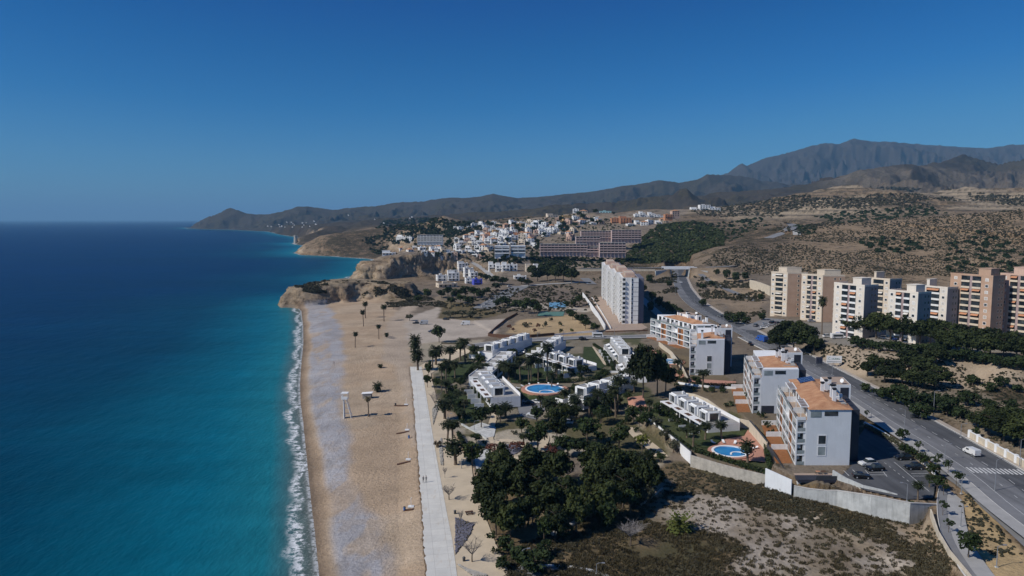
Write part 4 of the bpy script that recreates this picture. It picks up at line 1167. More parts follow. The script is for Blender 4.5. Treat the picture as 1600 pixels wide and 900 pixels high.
# ---------------------------------------------------------------- towers on the right
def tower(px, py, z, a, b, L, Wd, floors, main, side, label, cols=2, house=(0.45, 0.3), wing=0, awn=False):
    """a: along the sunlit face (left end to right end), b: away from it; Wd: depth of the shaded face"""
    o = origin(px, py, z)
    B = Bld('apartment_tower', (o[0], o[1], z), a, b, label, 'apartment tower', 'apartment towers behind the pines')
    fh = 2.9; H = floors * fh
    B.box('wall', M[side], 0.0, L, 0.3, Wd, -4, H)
    pw = L * 0.13
    # sunlit face: brick or cream piers, glazed loggias between
    cuts = [(0.0, pw), (L * 0.5 - 0.5, L * 0.5 + 0.5), (L - pw, L)] if cols == 2 else [(0, pw), (L - pw, L)]
    face = B.mb()
    x0 = pw * 2.05; x1 = L - pw * 2.05
    face.box(0.0, x0, 0, 0.298, -4, H).box(x1, L, 0, 0.298, -4, H)
    B.part('pier', face, M[main])
    if cols == 2: B.box('pier', M['mauve_render'] if side != 'town_white' else M['flat_roof'], L / 2 - 0.55, L / 2 + 0.55, 0.02, 0.298, -4, H)
    spans = [(x0, L / 2 - 0.56), (L / 2 + 0.56, x1)] if cols == 2 else [(x0, x1)]
    for f in range(floors):
        z0 = f * fh
        for (p, q) in spans:
            bal = B.part('balcony', B.mb().box(p + 0.02, q - 0.02, -0.25, 0.29, z0 - 0.15, z0 + 0.75), M['cream_render'] if main != 'tower_white' else M['town_white'])
            B.part('opening', B.mb().box(p + 0.04, q - 0.04, 0.2, 0.296, z0 + 0.76, z0 + 2.72), M['glass'], bal)
            if (f * 7 + int(p * 3)) % 4 == 0: B.part('awning', B.mb().prism([(p + 0.3, -0.9), (q - 0.3, -0.9), (q - 0.3, 0.18), (p + 0.3, 0.18)], [z0 + 1.7, z0 + 1.7, z0 + 2.5, z0 + 2.5], [z0 + 1.75, z0 + 1.75, z0 + 2.55, z0 + 2.55]), M['orange_render'] if f % 2 else M['blind'], bal)
        for c in (x0 * 0.5, (L + x1) * 0.5):
            w = B.part('window', B.mb().box(c - 0.75, c + 0.75, -0.06, -0.003, z0 + 0.8, z0 + 2.2), M['white_paint'])
            B.part('pane', B.mb().box(c - 0.6, c + 0.6, -0.075, -0.062, z0 + 0.95, z0 + 2.05), M['blind'] if (f * 5 + int(c)) % 3 else M['glass'], w)
    # shaded side: vertical window strips
    for c in (Wd * 0.55, Wd * 0.80):
        for f in range(floors):
            z0 = f * fh
            w = B.part('window', B.mb().box(L + 0.003, L + 0.06, c - 0.55, c + 0.55, z0 + 0.7, z0 + 2.2), M['cream_render'] if side == 'brick_skin' else M['flat_roof'])
            B.part('pane', B.mb().box(L + 0.062, L + 0.075, c - 0.35, c + 0.35, z0 + 0.9, z0 + 2.0), M['glass'], w)
    B.part('roof', B.mb().box(0.1, L - 0.1, 0.35, Wd - 0.1, H + 0.003, H + 0.25), M['terrace_tile'])
    par = B.mb(); par.box(-0.05, L + 0.05, -0.05, 0.2, H + 0.004, H + 0.85).box(-0.05, 0.2, 0.2, Wd, H + 0.004, H + 0.85).box(L - 0.2, L + 0.05, 0.2, Wd, H + 0.004, H + 0.85)
    B.part('parapet', par, M[main])
    hu = L * house[0]
    rh = B.part('roof_house', B.mb().box(hu, hu + L * house[1], 1.5, Wd * 0.85, H + 0.25, H + 3.6), M[main])
    B.part('flat_cap', B.mb().box(hu - 0.2, hu + L * house[1] + 0.2, 1.3, Wd * 0.85 + 0.2, H + 3.61, H + 3.85), M[main], rh)
    for k in range(3): B.part('antenna', B.mb().tube([(L * (0.15 + 0.32 * k), Wd * 0.6, H + 0.2), (L * (0.15 + 0.32 * k), Wd * 0.6, H + 2.6)], 0.05, 4), M['grey_metal'])
    return B
a1, b1 = (0.92, -0.39), (0.42, 0.91)
aT = (0.42, -0.907); bT = (0.907, 0.42)
# T1, T2: a narrow sunlit end and a broad brick flank
aN = (0.80, -0.60); bN = (0.80, 0.60)
TOWERS = [
    tower(1203, 491, 13.0, unit(0.62, -0.78), unit(1.0, -0.05), 11.0, 12.0, 9, 'cream_render', 'brick_skin', 'brown brick tower with a cream sunlit end, leftmost of the towers', cols=1, house=(0.3, 0.5)),
    tower(1250, 498, 13.2, unit(0.62, -0.78), unit(1.0, -0.05), 13.0, 12.5, 9, 'cream_render', 'brick_skin', 'brown brick tower between leftmost brick tower and the first white tower', cols=2, house=(0.6, 0.35)),
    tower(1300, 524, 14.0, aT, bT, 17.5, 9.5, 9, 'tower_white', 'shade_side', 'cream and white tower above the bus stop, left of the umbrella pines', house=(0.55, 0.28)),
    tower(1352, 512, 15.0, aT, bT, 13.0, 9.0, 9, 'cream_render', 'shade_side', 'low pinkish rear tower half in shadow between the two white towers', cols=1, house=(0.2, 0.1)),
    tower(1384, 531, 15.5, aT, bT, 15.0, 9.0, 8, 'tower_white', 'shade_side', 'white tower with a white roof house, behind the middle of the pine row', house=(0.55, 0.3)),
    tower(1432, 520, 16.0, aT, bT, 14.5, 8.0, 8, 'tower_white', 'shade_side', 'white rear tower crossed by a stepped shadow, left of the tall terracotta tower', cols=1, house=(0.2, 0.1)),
    tower(1480, 521, 16.5, aT, bT, 20.0, 9.2, 10, 'brick_skin', 'brick_skin', 'tall terracotta tower with dark glazed loggias, nearest the pines', house=(0.62, 0.28)),
    tower(1557, 523, 17.0, aT, bT, 17.0, 9.0, 10, 'pink_render', 'brick_skin', 'terracotta tower at the right edge of the picture, partly shaded by its neighbour', house=(0.3, 0.3)),
]

# ---------------------------------------------------------------- white villas in terraces
ORD = ['first', 'second', 'third', 'fourth', 'fifth', 'sixth', 'seventh', 'eighth', 'ninth', 'tenth', 'eleventh', 'twelfth', 'thirteenth', 'fourteenth', 'fifteenth', 'sixteenth', 'seventeenth', 'eighteenth', 'nineteenth', 'twentieth']
def villa_proto(w=7.2, kind='canopy'):
    """local axes: x along the terrace (away from the camera), -x side..; the open front looks to -y local (the sea)"""
    r = empty('terraced_villa', (0, 0, 0))
    B = Bld.__new__(Bld); B.a, B.b, B.root = (1, 0), (0, 1), r
    d = 13.5 if kind == 'canopy' else 9.6
    # ground floor, upper box, terraces. front at y=0
    B.box('lower_wall', M['white_render'], 0.0, w - 0.02, 2.6, d, -1.0, 3.0)
    B.part('roof_terrace', B.mb().box(0.15, w - 0.17, 2.7, d - 0.2, 3.004, 3.10), M['flat_roof'])
    up = B.mb(); up.box(0.3, w * 0.62, 4.0, 8.5, 3.1, 6.0)
    B.part('upper_wall', up, M['white_render'])
    B.part('upper_roof', B.mb().box(0.5, w * 0.62 - 0.2, 4.2, 8.3, 6.004, 6.08), M['flat_roof'])
    par = B.mb(); z = 6.004
    par.box(0.3, w * 0.62, 4.0, 4.18, z, z + 0.35).box(0.3, w * 0.62, 8.32, 8.5, z, z + 0.35).box(0.3, 0.48, 4.18, 8.32, z, z + 0.35).box(w * 0.62 - 0.18, w * 0.62, 4.18, 8.32, z, z + 0.35)
    B.part('parapet', par, M['white_paint'])
    fr = B.mb(); fr.box(0.25, w * 0.62 + 0.05, 3.3, 3.998, 5.7, 6.05).box(0.25, 0.5, 3.3, 3.998, 3.11, 5.7).box(w * 0.62 - 0.2, w * 0.62 + 0.05, 3.3, 3.998, 3.11, 5.7)
    B.part('window_frame', fr, M['white_paint'])
    B.part('upper_window', B.mb().box(0.6, w * 0.62 - 0.3, 3.95, 3.996, 3.2, 5.6), M['glass'])
    ef = B.mb(); x0 = w * .62 + .004
    ef.box(x0, x0 + .45, 4.3, 7.9, 5.72, 6.06).box(x0, x0 + .45, 4.3, 4.55, 3.11, 5.718).box(x0, x0 + .45, 7.65, 7.9, 3.11, 5.718)
    B.part('window_frame', ef, M['white_paint'])
    B.part('end_window', B.mb().box(x0, x0 + .05, 4.56, 7.64, 3.15, 5.7), M['glass'])
    B.part('door', B.mb().box(1.0, w - 1.2, 2.54, 2.596, 0.1, 2.5), M['glass'])
    if kind == 'canopy':
        B.part('canopy', B.mb().box(0.0, w - 0.02, 0.0, 3.2, 3.12, 3.34).box(0.1, 0.35, 0.1, 0.35, -0.8, 3.12), M['white_paint'])
        B.part('skylight', B.mb().box(w * 0.25, w * 0.70, 0.9, 2.4, 3.345, 3.40), M['dark_wood'])
    else:
        B.part('terrace_wall', B.mb().box(0.0, w - 0.02, 0.0, 0.2, -0.8, 1.0).box(0, 0.2, 0.2, 2.59, -0.8, 2.2), M['white_paint'])
        B.part('awning', B.mb().prism([(0.4, 0.9), (w * 0.55, 0.9), (w * 0.55, 2.5), (0.4, 2.5)], [2.3, 2.3, 2.8, 2.8], [2.36, 2.36, 2.86, 2.86]), M['cloth_white'])
    B.part('chimney', B.mb().box(w * 0.30, w * 0.30 + 0.7, 7.1, 7.8, 6.09, 7.0), M['white_paint'])
    B.part('garden_wall', B.mb().box(w - 0.2, w - 0.03, -3.5, -0.005, -0.8, 1.1), M['white_paint'])
    B.part('rear_wall', B.mb().box(0.0, w - 0.02, d + 0.005, d + 0.2, -1.0, 4.1), M['white_render'])
    return r
def low_villa_proto(w=9.0):
    r = empty('terraced_villa', (0, 0, 0))
    B = Bld.__new__(Bld); B.a, B.b, B.root = (1, 0), (0, 1), r
    B.box('wall', M['white_render'], 0, w - 0.02, 0, 8, -1, 3.1)
    B.part('roof', B.mb().box(0.2, w - 0.2, 0.2, 7.8, 3.104, 3.2), M['flat_roof'])
    par = B.mb()
    par.box(0, w - 0.02, 0, 0.18, 3.104, 3.6).box(0, w - 0.02, 7.82, 8.0, 3.104, 3.6).box(0, 0.18, 0.18, 7.82, 3.104, 3.6)
    B.part('parapet', par, M['white_paint'])
    B.part('roof_box', B.mb().box(w * 0.3, w * 0.6, 4.5, 7.0, 3.2, 4.3), M['white_paint'])
    B.part('window', B.mb().box(w * 0.2, w * 0.5, -0.05, -0.003, 0.4, 2.5), M['glass'])
    B.part('window', B.mb().box(w * 0.6, w * 0.85, -0.05, -0.003, 0.9, 2.3), M['glass'])
    B.part('end_window', B.mb().box(w - .018, w + .03, 2.0, 5.0, .5, 2.5), M['glass'])
    B.part('rear_window', B.mb().box(w * 0.2, w * 0.8, 8.003, 8.05, 0.3, 2.4), M['glass'])
    return r
def villa_row(n, start, deg, w, proto, where, z=None, group=None, flip=False, first_from='far', rise=0.0, step=0.0):
    """n villas from a far start point towards the camera along direction deg"""
    x, y, zz = start
    dx, dy = -math.sin(R(deg)), -math.cos(R(deg))
    out = []
    for k in range(n):
        o = proto if proto and not proto.get('used') else copy_tree(proto)
        if o is proto: proto['used'] = 1
        ang = math.atan2(dy, dx)
        # local +y must point away from the sea side
        px_, py_ = x + dx * w * k, y + dy * w * k
        if flip:
            px_, py_ = px_ + dx * w, py_ + dy * w
            ang += math.pi
        gx, gy = px_ + step * k * math.cos(ang + math.pi / 2), py_ + step * k * math.sin(ang + math.pi / 2)
        o.location = (gx, gy, (z if z is not None else zz) + rise * k)
        o.rotation_euler = (0, 0, ang)
        tag(o, where % ORD[k], 'villa', group)
        out.append(o)
    return out
VC = villa_proto(7.3, 'canopy'); VT = villa_proto(8.6, 'terrace'); VL = low_villa_proto(9.2)
VILLAS = []
def vrow(n, px, py, z, deg, w, proto, where, group, **k):
    x, y = pz(px, py, z); VILLAS.extend(villa_row(n, (x, y, z - 0.0), deg, w, proto, where, z, group, **k))
vrow(4, 1031, 641, 5.6, -12.8, 7.3, VC, '%s villa from the far end of the white terrace beside the small pool', 'villas beside the small pool')
vrow(4, 734, 606, 4.4, -13.6, 7.3, VC, '%s villa from the far end of the white terrace nearest the promenade', 'villas nearest the promenade')
vrow(4, 834, 567, 4.8, -29, 8.0, VC, '%s villa from the far end of the white terrace behind the round pool lawn', 'villas behind the round pool lawn')
vrow(6, 781, 560, 4.4, 12.5, 9.2, VL, '%s low villa from the far end of the diagonal terrace behind the promenade lawn', 'low villas behind the promenade lawn')
vrow(4, 943, 545, 6.0, 0, 8.6, VT, '%s villa from the far end of the stepped terrace by the cross street', 'villas by the cross street')
vrow(3, 962, 577, 5.8, 2, 8.6, VT, '%s villa from the far end of the terrace beneath the big leaning pine', 'villas under the big pine')
vrow(3, 856, 542, 5.4, 20, 8.6, VT, '%s villa from the far end of the short terrace in front of the cross street', 'villas in front of the cross street')
vrow(5, 806, 537, 5.0, 28, 8.6, VT, '%s villa from the far end of the slanting back terrace by the dirt lot', 'villas by the dirt lot', flip=False)
vrow(4, 958, 606, 5.2, 44, 7.6, VT, '%s villa from the far end of the terrace right of the round pool', 'villas right of the round pool')
# ---------------------------------------------------------------- plants
def clump_mesh(name, centres, radii, per, size, seed, up=0.25, flat=0.8, keep_out=0.55):
    """leaf-sized quads spread through clumps: centres (n,3), radii (n,)"""
    g = np.random.default_rng(seed)
    V = []
    for c, r in zip(centres, radii):
        n = max(6, int(per * r * r))
        d = g.normal(size=(n, 3)); d /= np.linalg.norm(d, axis=1)[:, None]
        rad = r * (keep_out + (1 - keep_out) * g.random(n)) ** 1.0
        p = np.array(c) + d * rad[:, None] * np.array([1, 1, flat])
        nrm = d * 0.7 + g.normal(size=(n, 3)) * 0.55 + np.array([0, 0, up]); nrm /= np.linalg.norm(nrm, axis=1)[:, None]
        t = np.cross(nrm, g.normal(size=(n, 3))); t /= np.linalg.norm(t, axis=1)[:, None]
        b = np.cross(nrm, t)
        s = size * (0.6 + 0.8 * g.random(n))[:, None]
        V.append(np.stack([p - t * s - b * s * .6, p + t * s - b * s * .6, p + t * s * .8 + b * s * .7, p - t * s * .8 + b * s * .6], 1))
    V = np.concatenate(V).reshape(-1, 3)
    return np_mesh(name, V, np.arange(len(V)).reshape(-1, 4))

def crown_mesh(kind, seed, R_=4.0, z0=3.0, z1=9.0, n=26, size=0.34, per=26):
    g = np.random.default_rng(seed)
    C, r = [], []
    zc, hz_ = (z0 + z1) / 2, (z1 - z0) / 2
    while len(C) < n:
        p = g.uniform(-1, 1, 3)
        q = np.linalg.norm(p)
        if q > 1 or q < 0.35: continue
        if kind == 'umbrella' and p[2] < -0.35: continue
        if kind == 'broad' and p[2] < -0.8: continue
        C.append((p[0] * R_ * 0.78, p[1] * R_ * 0.78, zc + p[2] * hz_ * 0.8)); r.append(R_ * g.uniform(0.20, 0.40))
    return clump_mesh('crown', C, r, per, size, seed + 1)

def trunk_obj(name, mats, h, r, seed, limbs=5, top=None, lean=0.0):
    g = random.Random(seed)
    m = MB()
    top = top or h * 0.9
    bend = (g.uniform(-.3, .3) + lean, g.uniform(-.3, .3))
    pts = [(bend[0] * (t ** 1.5) * h * 0.2, bend[1] * (t ** 1.5) * h * 0.2, -0.4 + t * (top + 0.4)) for t in (0, .3, .6, 1)]
    m.tube(pts, [r, r * .8, r * .6, r * .25], 7)
    for k in range(limbs):
        t = 0.4 + 0.5 * k / limbs; an = g.uniform(0, 6.28)
        b = Vector(pts[1]).lerp(Vector(pts[3]), (t - .3) / .7)
        L = h * g.uniform(.2, .34)
        m.tube([b, b + Vector((math.cos(an) * L * .5, math.sin(an) * L * .5, L * .35)), b + Vector((math.cos(an) * L, math.sin(an) * L, L * .55))], [r * .45, r * .3, r * .12], 5)
    return m.build(name, mats)

def make_tree(kind, leaf, seed, h=8.0, R_=4.0, z0=2.6, rt=0.22, n=26, size=0.34, per=26, name='tree', bark='bark', limbs=5, lean=0.0):
    r = empty(name, (0, 0, -500))
    cm = crown_mesh(kind, seed, R_, z0, h, n, size, per)
    c = link_mesh('crown', cm, M[leaf], r)
    t = trunk_obj('trunk', M[bark], h, rt, seed, limbs, h * 0.85, lean); t.parent = r
    return r

def frond(g, L, az, el, droop, w=0.55, n=5):
    """one palm frond as a bent pair of leaflet strips: returns verts, quads"""
    V, F = [], []
    d = Vector((math.cos(az), math.sin(az), 0)); sd = Vector((-d.y, d.x, 0))
    p = Vector((0, 0, 0)); a = el
    st = []
    for k in range(n + 1):
        t = k / n
        ww = w * (0.35 + 1.2 * t) * (1 - t ** 3) + 0.04
        st.append((p.copy(), ww, a))
        p = p + (d * math.cos(a) + Vector((0, 0, 1)) * math.sin(a)) * (L / n)
        a -= droop / n
    for k in range(n):
        (p0, w0, a0), (p1, w1, a1) = st[k], st[k + 1]
        for s in (-1, 1):
            i = len(V)
            lift = Vector((0, 0, -0.45))
            V += [p0, p0 + sd * s * w0 + lift * w0, p0.lerp(p1, .62) + sd * s * w1 * .9 + lift * w1, p0.lerp(p1, .75)]
            F.append((i, i + 1, i + 2, i + 3))
    return V, F

def make_palm(seed, h, nf, L, leaf, name='palm_tree', rt=0.22, skirt=0, droop=1.7, eln=(-0.55, 1.3), w=0.5, bark='palm_bark'):
    g = random.Random(seed)
    r = empty(name, (0, 0, -500))
    m = MB()
    bx, by = g.uniform(-.06, .06) * h, g.uniform(-.06, .06) * h
    zs = [0, .2, .45, .7, .9, 1]
    m.tube([(bx * t * t, by * t * t, -0.4 + t * (h + 0.4)) for t in zs], [rt * 1.5, rt * 1.05, rt, rt, rt * 1.1, rt * 0.7], 8)
    t = m.build('trunk', M[bark], r)
    V, F = [], []
    for k in range(nf):
        az = k * 2.39996 + g.uniform(-.2, .2)
        q = k / max(1, nf - 1)
        el = eln[1] + (eln[0] - eln[1]) * q + g.uniform(-.12, .12)
        v, f = frond(g, L * g.uniform(.85, 1.1), az, el, droop * g.uniform(.75, 1.15), w)
        o = len(V); V += [(x.x + bx, x.y + by, x.z + h) for x in v]; F += [tuple(i + o for i in q_) for q_ in f]
    c = link_mesh('crown', np_mesh('crown', V, F), M[leaf], r)
    if skirt:
        V, F = [], []
        for k in range(skirt):
            v, f = frond(g, L * .55, k * 2.4, -0.9 + g.uniform(-.2, .2), 1.0, w * .7, 3)
            o = len(V); V += [(x.x + bx, x.y + by, x.z + h - 0.3) for x in v]; F += [tuple(i + o for i in q_) for q_ in f]
        link_mesh('dry_skirt', np_mesh('dry_skirt', V, F), M['dry_palm'], r)
    return r

def make_bare(seed, h, leaf='twig', spread=0.5, name='bare_tree', n=60):
    g = random.Random(seed)
    r = empty(name, (0, 0, -500))
    m = MB(); m.tube([(0, 0, -0.3), (0.06, 0.02, h * .18), (0.02, .05, h * .36)], [h * .03, h * .024, h * .02], 6)
    t = m.build('trunk', M['bark'], r)
    b = MB()
    for k in range(9):
        an = k * 2.4; L = h * g.uniform(.4, .62)
        d = Vector((math.cos(an) * spread, math.sin(an) * spread, 1)).normalized()
        p0 = Vector((0.02, .05, h * .34)); p1 = p0 + d * L * .5 + Vector((0, 0, .02)); p2 = p0 + d * L + Vector((0, 0, L * .1))
        b.tube([p0, p1, p2], [h * .013, h * .008, h * .004], 4)
        for q in range(n // 9):
            s = p0.lerp(p2, g.uniform(.35, .95)); an2 = g.uniform(0, 6.28); l2 = h * g.uniform(.1, .24)
            e = s + Vector((math.cos(an2) * l2 * spread * 1.2, math.sin(an2) * l2 * spread * 1.2, l2 * .8))
            b.tube([s, e], [h * .005, h * .002], 3, False)
    b.build('branches', M[leaf], r)
    return r

def make_shrub(seed, leaf, R_=1.2, h=1.4, n=9, size=0.16, per=60, name='shrub'):
    g = np.random.default_rng(seed)
    C = [(g.uniform(-.6, .6) * R_, g.uniform(-.6, .6) * R_, h * g.uniform(.25, .65)) for _ in range(n)]
    me = clump_mesh(name, C, [R_ * g.uniform(.35, .55) for _ in range(n)], per / max(R_ * R_, .2), size, seed, keep_out=.4)
    o = link_mesh(name, me, M[leaf])
    o.location = (0, 0, -500)
    return o

PROTO = {
    'pine': [make_tree('umbrella', 'pine_leaf', s, 9.0, 4.2, 1.0, .26, 40, .30, 32, 'pine_tree') for s in (1, 2, 3)],
    'broad': [make_tree('broad', 'broad_leaf', s, 6.0, 2.9, 1.5, .17, 24, .25, 44, 'tree') for s in (11, 12, 13)],
    'lime': [make_tree('broad', 'lime_leaf', 21, 5.0, 2.3, 1.4, .14, 20, .20, 54, 'tree')],
    'olive': [make_tree('broad', 'olive_leaf', s, 4.0, 2.2, 1.0, .16, 20, .18, 60, 'olive_tree') for s in (31, 32)],
    'street': [make_tree('broad', 'broad_leaf', 41, 4.2, 1.45, 1.9, .09, 14, .16, 90, 'street_tree', limbs=3)],
    'date': [make_palm(s, 4.6, 62, 3.2, 'palm_leaf', rt=.34, skirt=14) for s in (51, 52)],
    'tall': [make_palm(s, 9.0, 46, 2.5, 'palm_leaf', rt=.2, skirt=12) for s in (61, 62)],
    'mid': [make_palm(s, 5.6, 46, 2.4, 'palm_leaf', rt=.22, skirt=8) for s in (71, 72)],
    'beach': [make_palm(s, 7.0, 40, 2.0, 'palm_leaf', rt=.19, skirt=10) for s in (81, 82)],
    'young': [make_palm(91, 1.6, 34, 2.0, 'palm_leaf', rt=.25)],
    'dry': [make_palm(95, 7.4, 22, 2.1, 'dry_palm', rt=.2, eln=(-1.0, .7))],
    'agave': [make_palm(97, 0.7, 70, 3.0, 'agave_leaf', rt=.5, name='palm_shrub', droop=1.3, w=.4)],
    'bare': [make_bare(101, 4.2, n=200, spread=.75), make_bare(102, 4.6, spread=.8, n=120)],
    'greybush': [make_bare(105, 3.6, spread=1.3, name='bare_shrub', n=260)],
    'shrub': [make_shrub(s, 'hedge_leaf') for s in (111, 112)],
    'dryshrub': [make_shrub(s, 'dry_leaf') for s in (121,)],
    'oliveshrub': [make_shrub(s, 'olive_leaf') for s in (131, 132)],
    'scrubtree': [make_tree('broad', 'hedge_leaf', s, 4.0, 2.7, .4, .2, 24, .24, 46, 'tree') for s in (141, 142)],
    'redtree': [make_tree('broad', 'red_leaf', 151, 4.0, 2.0, .8, .14, 18, .2, 56, 'tree')],
}
NATIVE = {'pine': (9.0, 8.4), 'broad': (6.0, 5.8), 'lime': (5.0, 4.6), 'olive': (4.0, 4.4), 'street': (4.2, 2.9), 'date': (7.0, 5.5), 'tall': (10.5, 4.1), 'mid': (7.2, 4.0), 'beach': (8.2, 3.3), 'young': (3.2, 4.0),
          'dry': (8.2, 4.0), 'agave': (2.6, 5.6), 'bare': (4.2, 3.0), 'greybush': (3.6, 4.6), 'shrub': (1.6, 2.6), 'dryshrub': (1.6, 2.6), 'oliveshrub': (1.6, 2.6), 'scrubtree': (4.0, 5.4), 'redtree': (4.0, 4.0)}
for k_ in ('date', 'tall', 'mid', 'beach', 'young', 'dry', 'agave', 'bare', 'greybush'):
    ch_ = [c for c in PROTO[k_][0].children]
    co_ = np.concatenate([np.array([v.co[:] for v in c.data.vertices]) for c in ch_])
    r_ = np.percentile(np.hypot(co_[:, 0], co_[:, 1]), 92)
    NATIVE[k_] = (float(co_[:, 2].max()), float(2 * r_))
DESC = {'pine': 'dark green pine', 'broad': 'leafy green tree', 'lime': 'bright yellow-green tree', 'olive': 'greyish olive tree', 'street': 'small round street tree', 'date': 'stout bushy palm', 'tall': 'tall slender palm', 'mid': 'medium palm',
        'beach': 'slim beach palm', 'young': 'low young palm', 'dry': 'dried brown palm', 'agave': 'low yellow-green palm', 'bare': 'leafless tree', 'greybush': 'grey leafless shrub', 'shrub': 'dark green shrub', 'dryshrub': 'dry brown shrub', 'oliveshrub': 'grey-green shrub',
        'scrubtree': 'low dark bushy tree', 'redtree': 'dark reddish tree'}
CAT = {'date': 'palm', 'tall': 'palm', 'mid': 'palm', 'beach': 'palm', 'young': 'palm', 'dry': 'palm', 'agave': 'palm', 'greybush': 'shrub', 'shrub': 'shrub', 'dryshrub': 'shrub', 'oliveshrub': 'shrub'}
used = set()
PLANTS = []                                  # (object, kind, world position)
def plant(kind, pos, h=None, w=None, leaf=None):
    pl = PROTO[kind]
    k = random.randrange(len(pl))
    p = pl[k]
    first = (kind, k) not in used
    o = p if first else copy_tree(p)
    used.add((kind, k))
    nh, nw = NATIVE[kind]
    sh = (h / nh) if h else random.uniform(.85, 1.15)
    sw = (w / nw) if w else sh * random.uniform(.9, 1.1)
    o.location = pos; o.scale = (sw, sw, sh); o.rotation_euler = (0, 0, random.uniform(0, 6.28))
    PLANTS.append((o, kind, pos))
    return o
def pplant(kind, px, py, top=None, wpx=None, z=None):
    """plant whose foot is at a photo pixel; its top row and width in pixels give its size"""
    p = at(px, py) if z is None else (*pz(px, py, z), z)
    m = p[1] / FPX
    return plant(kind, p, (py - top) * m * 1.02 if top else None, wpx * m if wpx else None)

# beach palms
for k, px, py, top in (('beach', 555, 543, 517), ('beach', 568, 510, 483), ('beach', 571, 497, 470), ('beach', 592, 530, 506), ('beach', 600, 502, 475), ('dry', 576, 651, 617)):
    pplant(k, px, py, top)
for px, py, top, w in ((604, 527, 519, 8), (594, 575, 568, 10), (590, 612, 596, 17)): pplant('young', px, py, top, w)
# palms along the promenade
for k, px, py, top, w in (('date', 648, 566, 521, 20), ('date', 653, 579, 544, 22), ('date', 681, 570, 538, 24), ('mid', 703, 570, 540, 22), ('tall', 727, 567, 528, 22), ('mid', 719, 563, 533, 20), ('tall', 697, 604, 560, 18), ('mid', 711, 592, 562, 16),
        ('date', 695, 655, 622, 30), ('tall', 699, 699, 655, 28), ('tall', 707, 700, 654, 26), ('date', 712, 727, 684, 36), ('tall', 690, 612, 566, 14), ('mid', 676, 575, 545, 16)):
    pplant(k, px, py, top, w)
# palms in the villa gardens
for k, px, py, top, w in (('tall', 813, 598, 556, 17), ('tall', 826, 598, 560, 17), ('tall', 830, 598, 552, 17), ('tall', 841, 598, 556, 18), ('tall', 855, 597, 534, 22), ('date', 787, 590, 562, 24), ('date', 795, 594, 566, 22), ('mid', 805, 590, 566, 18),
        ('mid', 756, 588, 566, 18), ('mid', 748, 592, 570, 16), ('mid', 883, 634, 606, 20), ('mid', 898, 650, 614, 22), ('tall', 965, 646, 584, 24), ('tall', 962, 652, 600, 24), ('date', 858, 656, 620, 30), ('date', 790, 652, 628, 26), ('mid', 933, 640, 606, 22), ('mid', 921, 652, 618, 22),
        ('mid', 1083, 697, 662, 22), ('mid', 1102, 687, 657, 22), ('mid', 1127, 686, 656, 22), ('date', 1168, 722, 686, 26), ('tall', 1098, 608, 577, 26), ('mid', 1434, 781, 750, 18), ('mid', 1452, 762, 740, 14), ('mid', 862, 610, 580, 16), ('mid', 870, 592, 566, 14), ('date', 948, 648, 612, 24)):
    pplant(k, px, py, top, w)
# the big leaning pine and its neighbours
pplant('pine', 1005, 622, 536, 48); pplant('pine', 1027, 618, 545, 42); pplant('pine', 1040, 612, 566, 36)
# street trees east of the car park
for px, py, top, w in ((1354, 655, 640, 9), (1435, 708, 688, 14), (1459, 732, 712, 18), (1467, 726, 707, 13), (1481, 741, 717, 17), (1494, 759, 735, 20), (1503, 756, 738, 12), (1473, 806, 780, 18), (1482, 833, 809, 18), (1474, 775, 752, 16)):
    pplant('street', px, py, top, w)
for px, py, top, w in ((1410, 690, 668, 22), (1416, 713, 692, 22), (1441, 730, 706, 24), (1464, 768, 742, 28), (1458, 748, 722, 22), (1427, 716, 700, 16)): pplant('broad', px, py, top, w)
pplant('broad', 1513, 872, 829, 44)
# park trees
for k, px, py, top, w in (('broad', 840, 704, 655, 46), ('broad', 917, 693, 652, 48), ('broad', 967, 699, 660, 44), ('lime', 1003, 708, 676, 30), ('olive', 997, 722, 703, 24), ('broad', 752, 668, 634, 36), ('broad', 738, 728, 688, 36), ('broad', 880, 714, 680, 40), ('broad', 905, 712, 684, 34),
        ('pine', 874, 668, 626, 36), ('broad', 940, 660, 632, 34), ('broad', 776, 655, 630, 26), ('broad', 838, 660, 634, 26), ('broad', 990, 660, 632, 30), ('olive', 1040, 690, 668, 24), ('olive', 1052, 708, 684, 26), ('olive', 1025, 668, 650, 22), ('pine', 870, 694, 640, 34), ('broad', 925, 650, 622, 30),
        ('redtree', 808, 704, 688, 30), ('redtree', 770, 708, 690, 22), ('redtree', 860, 712, 694, 28), ('broad', 815, 676, 652, 28), ('olive', 726, 640, 622, 14), ('olive', 725, 622, 610, 10), ('broad', 1010, 668, 640, 28), ('broad', 955, 640, 612, 26), ('pine', 890, 660, 628, 30),
        ('broad', 668, 606, 585, 17), ('broad', 682, 606, 590, 16), ('bare', 680, 640, 613, 16), ('broad', 670, 590, 562, 14), ('dryshrub', 684, 700, 684, 18), ('broad', 700, 590, 568, 20), ('olive', 785, 726, 708, 26), ('broad', 933, 716, 690, 34), ('broad', 1030, 650, 628, 24)):
    pplant(k, px, py, top, w)
pplant('broad', 686, 535, 507, 22)
# bare winter trees
for k, px, py, top, w in (('bare', 702, 782, 756, 24), ('bare', 738, 879, 843, 30), ('bare', 720, 822, 794, 10), ('bare', 695, 748, 728, 8), ('greybush', 895, 812, 762, 52), ('greybush', 985, 853, 812, 46), ('greybush', 888, 748, 728, 30), ('greybush', 962, 770, 740, 34)):
    pplant(k, px, py, top, w)
pplant('agave', 1063, 829, 797, 44)
